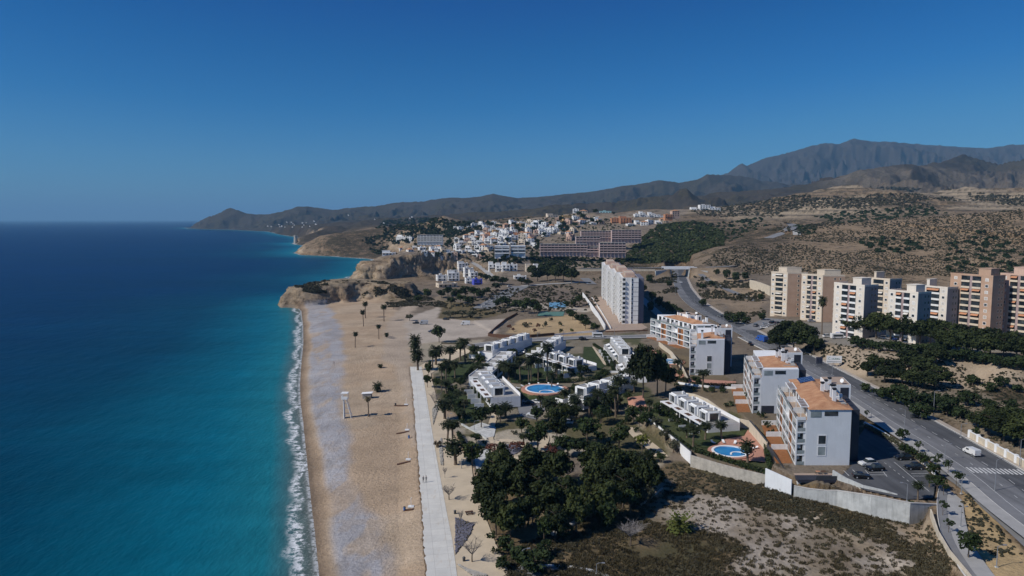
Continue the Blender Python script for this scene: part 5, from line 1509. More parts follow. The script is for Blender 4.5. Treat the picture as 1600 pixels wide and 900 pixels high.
# the dense wood
wood = [(770, 790), (785, 770), (800, 800), (812, 775), (828, 805), (842, 772), (858, 800), (872, 770), (800, 752), (825, 742), (850, 740), (878, 745), (905, 735), (930, 732), (955, 728), (980, 742), (1000, 748), (905, 765), (930, 760), (955, 765), (975, 775), (1010, 765), (990, 768), (915, 795), (945, 795),
        (775, 815), (795, 828), (840, 822), (865, 824), (770, 748), (780, 735), (885, 792), (1018, 750), (940, 745), (960, 748), (900, 812), (760, 772), (818, 760)]
for px, py, k, w in ((770, 800, 'broad', 34), (812, 815, 'scrubtree', 44), (850, 835, 'broad', 36), (905, 790, 'olive', 34), (948, 812, 'scrubtree', 40), (985, 790, 'broad', 34), (1012, 780, 'olive', 30), (930, 745, 'olive', 36), (972, 752, 'broad', 36), (840, 755, 'lime', 26), (795, 742, 'broad', 34), (880, 770, 'olive', 34)):
    pplant(k, px, py + 14, py + 14 - w * 1.25, w)
for i, (px, py) in enumerate(wood):
    if i % 5 == 2: continue
    pplant('pine', px + random.uniform(-4, 4), py + 20, py + 20 - random.uniform(56, 74), random.uniform(44, 62))
for k, px, py, top, w in (('scrubtree', 880, 840, 815, 34), ('scrubtree', 835, 893, 855, 62), ('scrubtree', 812, 880, 850, 40), ('lime', 783, 828, 800, 30), ('scrubtree', 790, 862, 836, 36), ('scrubtree', 785, 890, 868, 30), ('scrubtree', 1005, 785, 762, 34), ('scrubtree', 850, 868, 842, 34), ('shrub', 768, 842, 826, 22), ('shrub', 775, 866, 848, 22)):
    pplant(k, px, py, top, w)
# pines and bushes across the road
def beltline(kind, pts, n, top, w, jit=4):
    L = smooth_line(pts, 8)
    for k in range(n):
        p = L[int((k + .5) / n * (len(L) - 1))]
        px, py = p[0] + random.uniform(-jit, jit), p[1] + random.uniform(-jit, jit) * .4
        tt, ww = top * random.uniform(.85, 1.15), w * random.uniform(.85, 1.15)
        pplant(kind, px, py, py - tt, ww)
for px, py, top, w in ((1218, 548, 516, 40), (1240, 550, 510, 46), (1262, 546, 508, 40), (1230, 534, 500, 40), (1252, 530, 500, 36), (1212, 538, 512, 28), (1272, 552, 522, 30)): pplant('pine', px, py, top, w)
beltline('pine', [(1325, 524), (1352, 528), (1385, 532), (1420, 536), (1455, 538), (1478, 535)], 8, 40, 44, 3)
beltline('scrubtree', [(1335, 542), (1370, 547), (1410, 551), (1450, 553), (1478, 552)], 12, 17, 26, 2)
beltline('pine', [(1470, 548), (1510, 555), (1555, 560), (1610, 566)], 10, 42, 42, 4)
beltline('pine', [(1495, 540), (1530, 546), (1570, 548), (1610, 548)], 7, 32, 40, 4)
beltline('scrubtree', [(1490, 562), (1530, 568), (1575, 575), (1612, 578)], 9, 20, 30, 3)
for px, py, top, w in ((1368, 582, 553, 34), (1355, 588, 562, 24), (1382, 598, 570, 40), (1420, 580, 545, 46), (1440, 590, 556, 48), (1462, 572, 540, 42), (1410, 600, 574, 38), (1465, 604, 572, 46), (1395, 585, 560, 36), (1445, 608, 580, 40), (1425, 604, 578, 36)): pplant('pine', px, py, top, w)
for px, py, top, w in ((1400, 630, 598, 50), (1378, 622, 604, 34), (1428, 642, 608, 50), (1455, 640, 612, 44), (1480, 650, 615, 40), (1512, 634, 608, 36), (1545, 638, 622, 28), (1520, 602, 584, 26), (1566, 605, 588, 26), (1590, 612, 600, 24), (1545, 612, 596, 24), (1578, 642, 622, 26), (1440, 655, 628, 36), (1500, 655, 632, 34), (1352, 612, 598, 20)):
    pplant('scrubtree', px, py, top, w)
for px, py, top, w in ((1525, 668, 642, 36), (1545, 680, 640, 48), (1568, 690, 645, 50), (1592, 700, 650, 54), (1555, 660, 630, 40), (1585, 668, 636, 44), (1610, 690, 650, 50)): pplant('pine', px, py, top, w)
pplant('scrubtree', 1524, 684, 666, 14)
for px, py, top, w in ((1150, 506, 490, 20), (1140, 503, 488, 22), (1165, 507, 494, 20), (1098, 478, 466, 16), (1190, 500, 488, 16), (1158, 500, 486, 18)): pplant('scrubtree', px, py, top, w)
pplant('tall', 1284, 522, 462, 14)
# belts between the town and the beach
for px, py, top, w in ((700, 463, 448, 18), (712, 467, 450, 20), (727, 466, 446, 22), (741, 466, 448, 22), (690, 466, 452, 16), (668, 467, 450, 18), (653, 473, 461, 16), (720, 474, 460, 18), (735, 478, 462, 22), (750, 468, 452, 18), (760, 461, 448, 18), (775, 455, 442, 18), (705, 478, 464, 18), (772, 444, 430, 22), (785, 445, 432, 20), (760, 440, 428, 16)): pplant('broad', px, py, top, w)
for px, py, top, w in ((840, 440, 420, 22), (855, 438, 416, 24), (868, 440, 414, 26), (880, 441, 414, 28), (893, 442, 418, 24), (848, 430, 410, 22), (862, 428, 408, 22), (832, 432, 414, 18), (875, 428, 410, 22), (815, 444, 434, 16), (826, 446, 436, 16)): pplant('pine', px, py, top, w)
for px, py, top, w in ((806, 488, 468, 20), (820, 490, 464, 26), (835, 488, 466, 20), (785, 478, 462, 20), (793, 480, 464, 18), (776, 482, 468, 14), (840, 494, 474, 16), (905, 478, 460, 14), (895, 480, 466, 14), (885, 484, 470, 12), (895, 500, 486, 16), (905, 506, 490, 18), (915, 514, 496, 18), (890, 494, 482, 16), (912, 505, 490, 16), (928, 520, 504, 14)): pplant('broad', px, py, top, w)
for k, px, py, top, w in (('tall', 857, 488, 465, 7), ('redtree', 796, 515, 506, 9), ('redtree', 802, 518, 511, 6), ('redtree', 841, 514, 504, 8), ('oliveshrub', 822, 511, 502, 20), ('oliveshrub', 852, 511, 499, 9), ('oliveshrub', 861, 502, 494, 8), ('shrub', 876, 509, 500, 10), ('redtree', 835, 521, 512, 8), ('shrub', 877, 521, 511, 9), ('mid', 934, 518, 507, 8), ('lime', 893, 521, 513, 8)): pplant(k, px, py, top, w)
for px, py, top, w in ((703, 497, 485, 26), (722, 496, 484, 24), (738, 497, 485, 24), (640, 501, 490, 15)): pplant('olive', px, py, top, w)
# greenery by the slab tower and the main road
for px, py, top, w in ((1020, 470, 455, 14), (1030, 480, 462, 18), (1042, 486, 470, 18), (1052, 490, 474, 18), (1016, 488, 470, 14), (1062, 494, 480, 16), (1005, 458, 444, 14), (1015, 442, 428, 16), (1003, 428, 418, 18), (1012, 430, 420, 16), (1046, 448, 438, 14)): pplant('scrubtree', px, py, top, w)
for px, py, top, w in ((1135, 436, 420, 14), (1150, 440, 424, 18), (1165, 438, 424, 16), (1120, 430, 420, 12), (1098, 452, 442, 14), (1112, 446, 438, 12), (1188, 470, 458, 12)): pplant('scrubtree', px, py, top, w)
# gardens round the apartment buildings
for px, py, top, w in ((1200, 668, 655, 18), (1188, 652, 640, 18), (1196, 690, 676, 18), (1206, 706, 692, 18), (1178, 640, 628, 16), (1170, 622, 610, 16), (1140, 636, 624, 20), (1205, 680, 666, 14), (1070, 600, 585, 16), (1063, 588, 574, 14), (1060, 612, 600, 16), (1082, 612, 600, 14), (1130, 612, 600, 14), (1112, 612, 600, 14), (1046, 640, 628, 18), (1038, 632, 620, 14)): pplant('shrub', px, py, top, w)

def scatter(poly, n, dens=None, seed=1, dmin=60):
    """random ground points seen inside a polygon of the photo (uniform over the picture)"""
    g = random.Random(seed)
    xs = [p[0] for p in poly]; ys = [p[1] for p in poly]
    A = np.array(poly, float); out = []
    tries = 0
    while len(out) < n and tries < n * 12:
        tries += 1
        px, py = g.uniform(min(xs), max(xs)), g.uniform(min(ys), max(ys))
        if not in_poly(np.array([px]), np.array([py]), poly)[0]: continue
        p = at(px, py, dmin)
        if dens is not None:
            v = float(fbm(np.array([p[0]]), np.array([p[1]]), dens[0], 3, seed)[0])
            if v < dens[1] + g.uniform(-.05, .05): continue
        out.append(p)
    return out
# more garden greenery between the villas
gq = random.Random(21)
for poly, n in (([(690, 585), (735, 552), (760, 560), (735, 596), (720, 640), (760, 655), (700, 650)], 26), ([(795, 565), (830, 545), (925, 585), (880, 600), (800, 600)], 26), ([(900, 590), (960, 560), (1000, 610), (960, 645), (880, 650), (860, 625)], 34), ([(1000, 645), (1030, 632), (1090, 668), (1075, 695), (1040, 676)], 10),
                ([(770, 640), (860, 625), (960, 650), (1010, 665), (980, 690), (860, 690), (790, 680)], 22), ([(745, 560), (790, 545), (830, 532), (815, 560), (770, 590)], 10), ([(1045, 585), (1090, 560), (1080, 600), (1150, 606), (1165, 640), (1060, 612)], 12), ([(715, 655), (760, 690), (745, 735), (725, 700)], 8), ([(800, 690), (1000, 690), (1020, 720), (830, 715)], 14), ([(1000, 700), (1040, 700), (1040, 725), (1005, 728)], 6)):
    for px, py, z_ in [(*proj(*q), 0) for q in scatter(poly, n, None, n)]:
        k = gq.choice(('shrub', 'shrub', 'shrub', 'broad', 'oliveshrub', 'mid', 'shrub'))
        pplant(k, px, py, py - {'shrub': 9, 'oliveshrub': 8, 'broad': 17, 'mid': 20}[k] * gq.uniform(.8, 1.2), {'shrub': 12, 'oliveshrub': 12, 'broad': 18, 'mid': 16}[k] * gq.uniform(.8, 1.3))

def hedge(px, h, w, label, leaf='hedge_leaf', z=None, group=None):
    P = [at(*p) if z is None else (*pz(*p, z), z) for p in px]
    C, r = [], []
    for k in range(len(P) - 1):
        a, b = Vector(P[k]), Vector(P[k + 1]); n = max(2, int((b - a).length / (w * .5)))
        for q in range(n + 1):
            c = a.lerp(b, q / n)
            for zz in (h * .3, h * .75): C.append((c.x - P[0][0] + random.uniform(-.1, .1), c.y - P[0][1] + random.uniform(-.1, .1), c.z - P[0][2] + zz)); r.append(w * random.uniform(.45, .6))
    me = clump_mesh('hedge', C, r, 34 / max(w * w * .3, .2), .17, len(P) * 7 + int(px[0][0]), keep_out=.5)
    o = link_mesh('hedge', me, M[leaf]); o.location = P[0]
    return tag(o, label, 'hedge', group)
hedge([(699, 600), (707, 625), (716, 648), (723, 662)], 1.6, 1.4, 'long dark hedge between the villa lawn and the plaza')
hedge([(716, 680), (727, 700), (733, 722)], 1.4, 1.2, 'short dark hedge beside the stout palm pair on the plaza')
hedge([(1008, 652), (1040, 676), (1078, 704)], 1.5, 1.3, 'dark hedge along the park side of the small pool garden')
hedge([(1085, 706), (1125, 718), (1160, 730), (1200, 741)], 1.3, 1.3, 'dark hedge inside the rough wall below the small pool')
hedge([(1195, 694), (1200, 716), (1203, 736)], 1.8, 1.4, 'tall dark hedge right of the small pool paving')
hedge([(1080, 602), (1105, 604), (1150, 604)], 1.3, 1.3, 'clipped hedge in front of the apartment building with the steep hip roof')
hedge([(1000, 640), (1040, 650), (1085, 672)], 1.6, 1.4, 'dark hedge under the canopies of the small pool villas')
hedge([(735, 612), (760, 628), (770, 640)], 1.8, 1.6, 'rounded dark hedge in front of the villas nearest the promenade')
hedge([(944, 552), (955, 566), (958, 580)], 1.6, 1.5, 'dark hedge below the stepped villas by the cross street')
hedge([(928, 540), (940, 548), (950, 572)], 1.4, 1.4, 'dark hedge beside the path to the round pool')
hedge([(815, 600), (850, 600), (890, 598)], 1.2, 1.3, 'low hedge behind the round pool')
hedge([(880, 597), (910, 596), (938, 592)], 1.5, 1.4, 'hedge at the foot of the villas behind the pool lawn')
hedge([(720, 600), (735, 580), (750, 568)], 1.7, 1.5, 'dark hedge under the diagonal row of low villas')
hedge([(1352, 668), (1395, 690), (1440, 722)], 1.2, 1.1, 'planted strip hedge between car park and main road', 'olive_leaf')
hedge([(1420, 790), (1436, 794), (1450, 797)], 1.0, 1.3, 'dark planting behind the end of the big concrete wall')

# ------- undergrowth nobody could count
def tufts(name, pts, sizes, leaf, per=12, seed=5, q=.42, hgt=.7, blade=False):
    g = np.random.default_rng(seed)
    n = len(pts)
    P = np.repeat(np.asarray(pts, float), per, 0); S = np.repeat(np.asarray(sizes, float), per)[:, None]
    d = g.normal(size=(n * per, 3)); d[:, 2] = np.abs(d[:, 2]); d /= np.linalg.norm(d, axis=1)[:, None]
    c = P + d * S * np.array([.62, .62, hgt * .72]) * (0.55 + 0.45 * g.random((n * per, 1)))
    nr = d + g.normal(size=d.shape) * .5; nr /= np.linalg.norm(nr, axis=1)[:, None]
    t = np.cross(nr, g.normal(size=d.shape)); t /= np.linalg.norm(t, axis=1)[:, None]; b = np.cross(nr, t)
    s = S * q * (.7 + .6 * g.random((n * per, 1)))
    if blade:
        t = g.normal(size=d.shape) * np.array([.45, .45, 0]) + np.array([0, 0, 1.0]); b = np.cross(t, g.normal(size=d.shape)); b /= np.linalg.norm(b, axis=1)[:, None]; b *= .3
        c = P + d * S * np.array([.8, .8, 0.05]) + np.array([0, 0, .5]) * s
        V = np.stack([c - t * s * .5 - b * s, c - t * s * .5 + b * s, c + t * s + b * s * .4, c + t * s - b * s * .4], 1).reshape(-1, 3)
    else:
        V = np.stack([c - t * s - b * s * .7, c + t * s - b * s * .7, c + t * s * .8 + b * s * .8, c - t * s * .9 + b * s * .7], 1).reshape(-1, 3)
    o = link_mesh(name, np_mesh(name, V, np.arange(len(V)).reshape(-1, 4)), M[leaf])
    return tag(o, kind='stuff')

rs = random.Random(3)
HILL = [(1098, 412), (1125, 390), (1180, 378), (1240, 370), (1290, 352), (1350, 345), (1450, 338), (1600, 328), (1600, 440), (1480, 432), (1300, 428), (1200, 430), (1140, 425)]
pts = scatter(HILL, 9000, (60, .36), 1)
tufts('hill_scrub', pts, [p[1] * .0016 * rs.uniform(.5, 1.3) for p in pts], 'scrub_leaf', 9, 2)
pts = scatter([(1480, 380), (1540, 360), (1610, 400), (1610, 445), (1480, 432)], 160, None, 2)
pts += scatter([(1330, 372), (1440, 372), (1460, 390), (1380, 400)], 70, None, 12)
tufts('hill_scrub', pts, [p[1] * .0062 * rs.uniform(.5, 1.2) for p in pts], 'hedge_leaf', 40, 3, .22)
pts = scatter([(1080, 330), (1200, 312), (1330, 292), (1600, 296), (1600, 330), (1350, 345), (1250, 362), (1150, 360)], 2600, (180, .47), 3)
tufts('hill_scrub', pts, [p[1] * .0020 * rs.uniform(.5, 1.5) for p in pts], 'scrub_leaf', 9, 4)
pts = scatter([(1270, 338), (1330, 330), (1450, 322), (1480, 334), (1400, 342), (1310, 350)], 260, None, 8) + scatter([(1100, 352), (1190, 340), (1200, 352), (1140, 378)], 120, None, 9) + scatter([(1240, 352), (1275, 352), (1272, 366), (1243, 364)], 60, None, 19)
tufts('hill_scrub', pts, [p[1] * .0036 * rs.uniform(.5, 1.3) for p in pts], 'hedge_leaf', 26, 5, .28)
pts = scatter([(1000, 372), (1030, 352), (1090, 346), (1130, 362), (1132, 388), (1095, 408), (1000, 412), (960, 408), (985, 392)], 1900, None, 4, 800)
tufts('woodland', pts, [p[1] * .0042 * rs.uniform(.6, 1.3) for p in pts], 'pine_leaf', 22, 6, .28)
pts = scatter([(560, 380), (600, 345), (690, 340), (720, 350), (725, 372), (690, 372), (620, 382), (590, 400)], 900, (150, .42), 5, 700) + scatter([(690, 350), (740, 345), (760, 360), (700, 372)], 250, None, 6, 700)
tufts('woodland', pts, [p[1] * .0034 * rs.uniform(.5, 1.2) for p in pts], 'pine_leaf', 18, 7, .3)
pts = scatter([(700, 398), (770, 398), (900, 396), (930, 402), (990, 410), (930, 440), (900, 415), (840, 410), (760, 412)], 520, None, 7, 600) + scatter([(830, 395), (905, 400), (900, 420), (830, 425)], 320, None, 17, 600)
tufts('woodland', pts, [p[1] * .0036 * rs.uniform(.5, 1.2) for p in pts], 'pine_leaf', 20, 8, .3)
pts = scatter([(458, 446), (500, 438), (600, 440), (700, 475), (690, 490), (600, 480), (560, 462), (470, 455)], 2400, (22, .40), 9, 560)
tufts('headland_scrub', pts, [p[1] * .0019 * rs.uniform(.5, 1.4) for p in pts], 'scrub_leaf', 10, 9)
pts = scatter([(760, 455), (935, 440), (935, 490), (830, 484), (760, 500), (690, 500), (690, 478)], 700, (40, .47), 10) + scatter([(1085, 432), (1195, 445), (1195, 492), (1150, 500), (1095, 470)], 800, (30, .45), 11) + scatter([(940, 415), (1055, 420), (1060, 460), (1010, 465), (1010, 430)], 420, (40, .46), 18)
tufts('scrub', pts, [p[1] * .0028 * rs.uniform(.4, 1.3) for p in pts], 'scrub_leaf', 12, 10)
pts = scatter([(1180, 545), (1300, 560), (1400, 610), (1520, 670), (1600, 715), (1600, 570), (1400, 548), (1300, 538)], 1500, (14, .45), 12)
tufts('scrub', pts, [p[1] * .0026 * rs.uniform(.4, 1.2) for p in pts], 'scrub_leaf', 14, 11)
FIELD = [(790, 905), (800, 860), (860, 830), (940, 800), (1010, 745), (1062, 720), (1190, 752), (1330, 800), (1450, 815), (1510, 905)]
pale_h = lambda p: float(hgrid(pale, p[0], p[1]))
pts = [p for p in scatter(FIELD, 7500, (16, .40), 13) if rs.random() > pale_h(p) * .80]
tufts('dry_grass', pts, [rs.uniform(.25, .8) for p in pts], 'grass_tuft', 26, 12, .36, 1.0, True)
pts = [p for p in scatter(FIELD, 2600, (12, .47), 14) if rs.random() > pale_h(p) * .92]
tufts('scrub', pts, [rs.uniform(.3, 1.15) for p in pts], 'field_leaf', 56, 13, .14, .55)
pts = scatter([(1150, 760), (1200, 765), (1350, 815), (1340, 838), (1250, 815), (1120, 772)], 420, None, 15)
tufts('scrub', pts, [rs.uniform(.4, 1.3) for p in pts], 'field_leaf', 80, 14, .13, .55)
pts = scatter([(1498, 795), (1512, 768), (1600, 870), (1560, 870), (1530, 860)], 160, None, 16)
tufts('scrub', pts, [rs.uniform(.3, .8) for p in pts], 'scrub_leaf', 20, 15, .26)
# ---------------------------------------------------------------- walls, pools, pavings of the site
def line_wall(px, heights, thick, mat, name, label, cat='wall', z=None, sink=1.0, coping=None, group=None, world=None, shift=0.0):
    """a wall along ground pixels; heights per point"""
    P = world or [at(*p) if z is None else (*pz(*p, z), z) for p in px]
    if shift: P = offset_line(P, shift)
    if not isinstance(heights, (list, tuple)): heights = [heights] * len(P)
    o = P[0]
    r = empty(name, o, label, cat, group)
    V, F, W, G = [], [], [], []
    A, Bq = offset_line(P, 0), offset_line(P, thick)
    A2, B2 = offset_line(P, -0.06), offset_line(P, thick + 0.06)
    for k in range(len(P)):
        h = heights[k]; zb = P[k][2]
        for (q, zz) in ((A[k], zb - sink), (A[k], zb + h), (Bq[k], zb + h), (Bq[k], zb - sink)): V.append((q[0] - o[0], q[1] - o[1], zz - o[2]))
        for (q, zz) in ((A2[k], zb + h + .003), (A2[k], zb + h + .15), (B2[k], zb + h + .15), (B2[k], zb + h + .003)): W.append((q[0] - o[0], q[1] - o[1], zz - o[2]))
    for k in range(len(P) - 1):
        i = 4 * k
        for q in range(4): F.append((i + q, i + (q + 1) % 4, i + 4 + (q + 1) % 4, i + 4 + q))
    F += [(3, 2, 1, 0)]; n = 4 * (len(P) - 1); F += [(n, n + 1, n + 2, n + 3)]
    for nm, vv, mm in (('wall_body', V, mat),) + ((('coping', W, coping),) if coping else ()):
        me = bpy.data.meshes.new(nm); me.from_pydata(vv, [], F)
        bm = bmesh.new(); bm.from_mesh(me); bmesh.ops.recalc_face_normals(bm, faces=bm.faces); bm.to_mesh(me); bm.free()
        link_mesh(nm, me, mm, r)
    return r, P

# concrete retaining walls below the nearest apartment building
line_wall([(1241, 774), (1265, 778), (1290, 782), (1311, 786), (1364, 803), (1416, 814), (1456, 808)], [2.9, 2.8, 3.0, 3.5, 4.8, 4.8, 3.6], 0.35, M['concrete'], 'retaining_wall', 'long pale concrete retaining wall sloping along the scrub field', z=4.0, sink=2, coping=M['kerbstone'], shift=1.3)
line_wall([(1304, 757), (1325, 764), (1350, 772), (1380, 778), (1403, 783)], [3.9, 3.0, 2.5, 2.3, 2.0], 0.35, M['concrete'], 'retaining_wall', 'upper concrete wall curving below the car park, behind the long sloping one', z=6.2, sink=3, shift=.8)
line_wall([(1200, 758), (1222, 766), (1241, 773)], [4.7, 4.3, 4.0], 0.3, M['grey_render'], 'garden_wall', 'short white wall between small pool garden and the dark garage opening', z=4.2, sink=2, shift=1.0)
line_wall([(1455, 806), (1466, 838), (1484, 868), (1512, 902), (1535, 930)], [1.5, 1.3, 1.2, 1.2, 1.2], 0.3, M['cream_wall'], 'garden_wall', 'low curved beige wall between the scrub field and the footpath', sink=3)
line_wall([(1083, 722), (1128, 735), (1160, 744), (1203, 755)], [2.3, 2.2, 2.3, 2.4], 0.35, M['stone_wall'], 'garden_wall', 'rough whitish wall below the small pool garden', z=4.4, sink=2, shift=1.0)
line_wall([(1014, 660), (1050, 690), (1080, 716)], [1.8, 1.9, 2.0], 0.25, M['white_render'], 'garden_wall', 'white wall with dark glass fence on the park side of the small pool', z=5.0, sink=2, coping=M['dark_metal'])
line_wall([(1046, 640), (1062, 622), (1085, 628), (1105, 638), (1125, 653), (1150, 668), (1172, 672)], [1.5, 2.4, 3.0, 3.4, 3.4, 3.2, 3.0], 0.4, M['cream_wall'], 'retaining_wall', 'curved beige stone wall behind the small pool villas', z=5.6, sink=2)
line_wall([(1172, 674), (1186, 690), (1199, 706)], [3.4, 3.2, 3.0], 0.35, M['cream_wall'], 'retaining_wall', 'straight beige wall right of the small pool paving', z=6.0, sink=2, coping=M['dark_metal'])
line_wall([(1199, 708), (1210, 722), (1224, 740), (1240, 748)], [2.8, 2.6, 1.8, 1.0], 0.2, M['dark_metal'], 'fence', 'dark solid fence stepping down beside the nearest apartment building', 'fence', z=6.4, sink=2)
RW = line_wall([(1515, 684), (1545, 700), (1575, 716), (1605, 733), (1640, 752)], 1.9, 0.3, M['cream_wall'], 'roadside_wall', 'white wall with beige panels on the far side of the main road', coping=M['white_paint'])
for k in range(9):
    q = [RW[1][0][i] + (RW[1][-1][i] - RW[1][0][i]) * k / 8 - RW[1][0][i] for i in range(3)]
    m = MB(); m.box(q[0] - .35, q[0] + .35, q[1] - .45, q[1] + .45, q[2] - 1, q[2] + 2.3); m.build('pier', M['white_paint'], RW[0])
line_wall([(1352, 664), (1372, 674), (1398, 690), (1425, 708), (1448, 726), (1462, 741)], [1.0] * 6, 0.5, M['white_paint'], 'car_park_wall', 'white kerb wall between the car park and the street trees', sink=1)
line_wall([(763, 524), (775, 513), (790, 501), (808, 491)], 1.4, 0.3, M['dark_wood'], 'fence', 'brown slatted fence running diagonally by the dirt lot', 'fence')
line_wall([(763, 525), (800, 528), (830, 527), (866, 524)], 1.6, 0.3, M['dark_wood'], 'fence', 'dark brown fence in front of the desert garden', 'fence')
line_wall([(866, 524), (900, 521), (935, 518)], 0.9, 0.3, M['white_render'], 'garden_wall', 'low pale wall along the cross street by the desert garden')
line_wall([(911, 463), (922, 478), (935, 497), (946, 516)], 3.2, 0.5, M['town_white'], 'ramp_wall', 'long pale ramp wall left of the red paving at the slab block')
line_wall([(925, 466), (940, 488), (955, 514)], 1.0, 0.4, M['town_white'], 'ramp_wall', 'inner pale ramp wall beside the red paving at the slab block')
line_wall([(946, 519), (975, 518), (1012, 517)], 0.7, 0.3, M['dark_wood'], 'garden_wall', 'dark low wall at the foot of the slab block paving')
line_wall([(722, 664), (742, 675), (762, 687)], .6, 0.35, M['concrete'], 'garden_wall', 'low grey wall between pale gravel bed and the park path')
line_wall([(1172, 450), (1188, 455), (1204, 462)], 7, 0.6, M['cream_wall'], 'retaining_wall', 'smooth pale retaining wall left of the brick towers')
line_wall([(1060, 600), (1085, 604), (1110, 606), (1150, 608)], .9, 0.25, M['white_render'], 'garden_wall', 'white garden wall below the apartment building with steep hip roof')
line_wall([(1030, 540), (1050, 556), (1066, 578), (1075, 598)], 2.0, 0.3, M['cream_wall'], 'garden_wall', 'pale wall stepping down below the timber balconies')
line_wall([(690, 537), (715, 538), (742, 540)], .8, .5, M['dark_soil'], 'earth_bank', 'dark low bank along the dirt lot edge', 'bank')
line_wall([(860, 836), (880, 825), (905, 812)], .5, 1.1, M['kerbstone'], 'ruined_wall', 'broken pale low wall in the scrub by the wood')
line_wall([(1000, 790), (1015, 780), (1034, 764)], .4, .35, M['stone_wall'], 'ruined_wall', 'thin pale ruined wall in the middle of the scrub field')

# overpass
bp = [pz(*q) for q in ((935, 414, 23.0), (1000, 415, 23.5), (1045, 414.5, 24.0))]
def overpass():
    # the deck crosses above the road at about 715 m
    y = 716.0; zd = 24.0
    cx = float(np.interp(y, [p[1] for p in ROAD[-40:]], [p[0] for p in ROAD[-40:]]))
    r = empty('overpass', (cx, y, 13.5), 'pale concrete overpass crossing above the main road', 'overpass')
    m = MB(); m.box(-16, 16, 0, 11, 8.2, 9.6); m.build('deck', M['concrete'], r)
    m = MB(); m.box(-16.5, 17, -0.35, -0.02, 8.4, 10.7).box(-16.5, 17, 11.02, 11.3, 8.4, 10.7); m.build('parapet', M['white_render'], r)
    for s in (-1, 1):
        m = MB()
        if s < 0: m.prism([(-26, -7), (-8.6, 0), (-8.6, 11), (-26, 11)], -2, [7.2, 8.15, 8.15, 7.2])
        else: m.prism([(8.6, 0), (26, -7), (26, 11), (8.6, 11)], -2, [8.15, 7.2, 7.2, 8.15])
        m.build('abutment', M['concrete'], r)
    # embankment wall on the left, shaped ground on both sides
    return cx, y
ocx, ocy = overpass()
rmw = np.nonzero((YY > 690) & (YY < 800))[0]
X, Y = GX[rmw], GY[rmw]
for dx0, dx1, top in ((-130, -9.5, 22.0), (9.5, 60, 23.5)):
    w = sstep(dx0 - 10, dx0 + 6, X - ocx) * (1 - sstep(dx1 - .5, dx1 + 1.0, X - ocx)) if dx0 < 0 else sstep(dx0 - 1, dx0 + .5, X - ocx) * (1 - sstep(dx1 - 6, dx1 + 10, X - ocx))
    w = w * sstep(ocy - 9, ocy - 1, Y) * (1 - sstep(ocy + 12, ocy + 40, Y))
    for G in (GH, H0): G[rmw] = np.maximum(G[rmw], G[rmw] * (1 - w) + w * top)
for G in (GH, H0):                       # the road goes on into the cutting behind the deck
    w = (1 - sstep(8.5, 10, np.abs(X - ocx))) * sstep(ocy - 12, ocy - 8, Y) * (1 - sstep(ocy + 40, ocy + 60, Y))
    G[rmw] = G[rmw] * (1 - w) + w * 13.2
line_wall(None, [6.2, 6.6, 7.4, 8.0], .6, M['cream_wall'], 'embankment_wall', 'long beige wall left of the overpass', world=[(ocx - 125, ocy - 2, 15.5), (ocx - 85, ocy - 2, 15.5), (ocx - 45, ocy - 2, 15), (ocx - 26, ocy - 2, 14)], sink=6)
UP = [(ocx - 100, ocy + 5.5, 22.3), (ocx - 16, ocy + 5.5, 23.15), (ocx + 16, ocy + 5.5, 23.15), (ocx + 50, ocy + 12, 24), (ocx + 90, ocy + 40, 26)]
ribbon('road', UP, -4, 4, M['old_asphalt'], 0.06)

BT = smooth_line([at(*q) for q in ((800, 888), (850, 885), (900, 888), (940, 898), (975, 915))], 6)
dig_line(BT, -2, 5, .3, 2); ribbon('kerb', BT, -.6, .3, M['white_pebble'], .16); ribbon('road', BT, .302, 5, M['old_asphalt'], .04)
# ---- pools
def lounger(x, y, z, rz, label):
    B = Bld('sun_lounger', (x, y, z), (math.cos(rz), math.sin(rz)), (-math.sin(rz), math.cos(rz)), label, 'sun lounger', 'sun loungers')
    B.box('seat', M['cloth_white'], -.35, .35, 0, 1.3, .28, .36)
    B.part('backrest', B.mb().prism([(-.35, 1.31), (.35, 1.31), (.35, 1.95), (-.35, 1.95)], [.28, .28, .62, .62], [.36, .36, .70, .70]), M['cloth_white'])
    for u in (-.3, .24):
        for v in (.1, 1.1): B.box('leg', M['grey_metal'], u, u + .06, v, v + .06, 0, .275)
def pool(px, py, z, r, label, ring, paving=1.6):
    x, y = pz(px, py, z)
    root = empty('swimming_pool', (x, y, z), label, 'swimming pool')
    def disc(r0, r1, z0, z1, n=48, cx=0, cy=0, a0=0, a1=2 * math.pi):
        m = MB()
        full = abs(a1 - a0 - 2 * math.pi) < 1e-6
        N = n if full else n + 1
        for k in range(N):
            a = a0 + (a1 - a0) * k / n
            for rr, zz in ((r0, z0), (r0, z1), (r1, z1), (r1, z0)): m.v.append((cx + rr * math.cos(a), cy + rr * math.sin(a), zz))
        for k in range(n):
            i, j = 4 * k, 4 * ((k + 1) % N)
            for q in range(4): m.f.append((i + q, i + (q + 1) % 4, j + (q + 1) % 4, j + q)); m.m.append(0)
        return m
    w = MB(); w.prism([(r * math.cos(2 * math.pi * k / 56), r * math.sin(2 * math.pi * k / 56)) for k in range(56)], -0.6, 0.10)
    w.build('pool_water', M['pool_water'], root)
    disc(r + .004, r + 0.7, -0.5, 0.28, 56).build('pool_edge', M['white_paint'], root)
    if paving: disc(r + .71, r + .71 + paving, -.5, 0.16, 56).build('pool_paving', M['pool_paving'], root)
    cx, cy, rr = ring
    disc(rr, rr + .45, -.4, .24, 28, cx, cy, R(-10), R(190)).build('paddling_ring', M['white_paint'], root)
    return root
POOL1 = pool(851, 608, 4.7, 7.1, 'large round blue swimming pool among the villa gardens', (0.6, -5.2, 2.6))
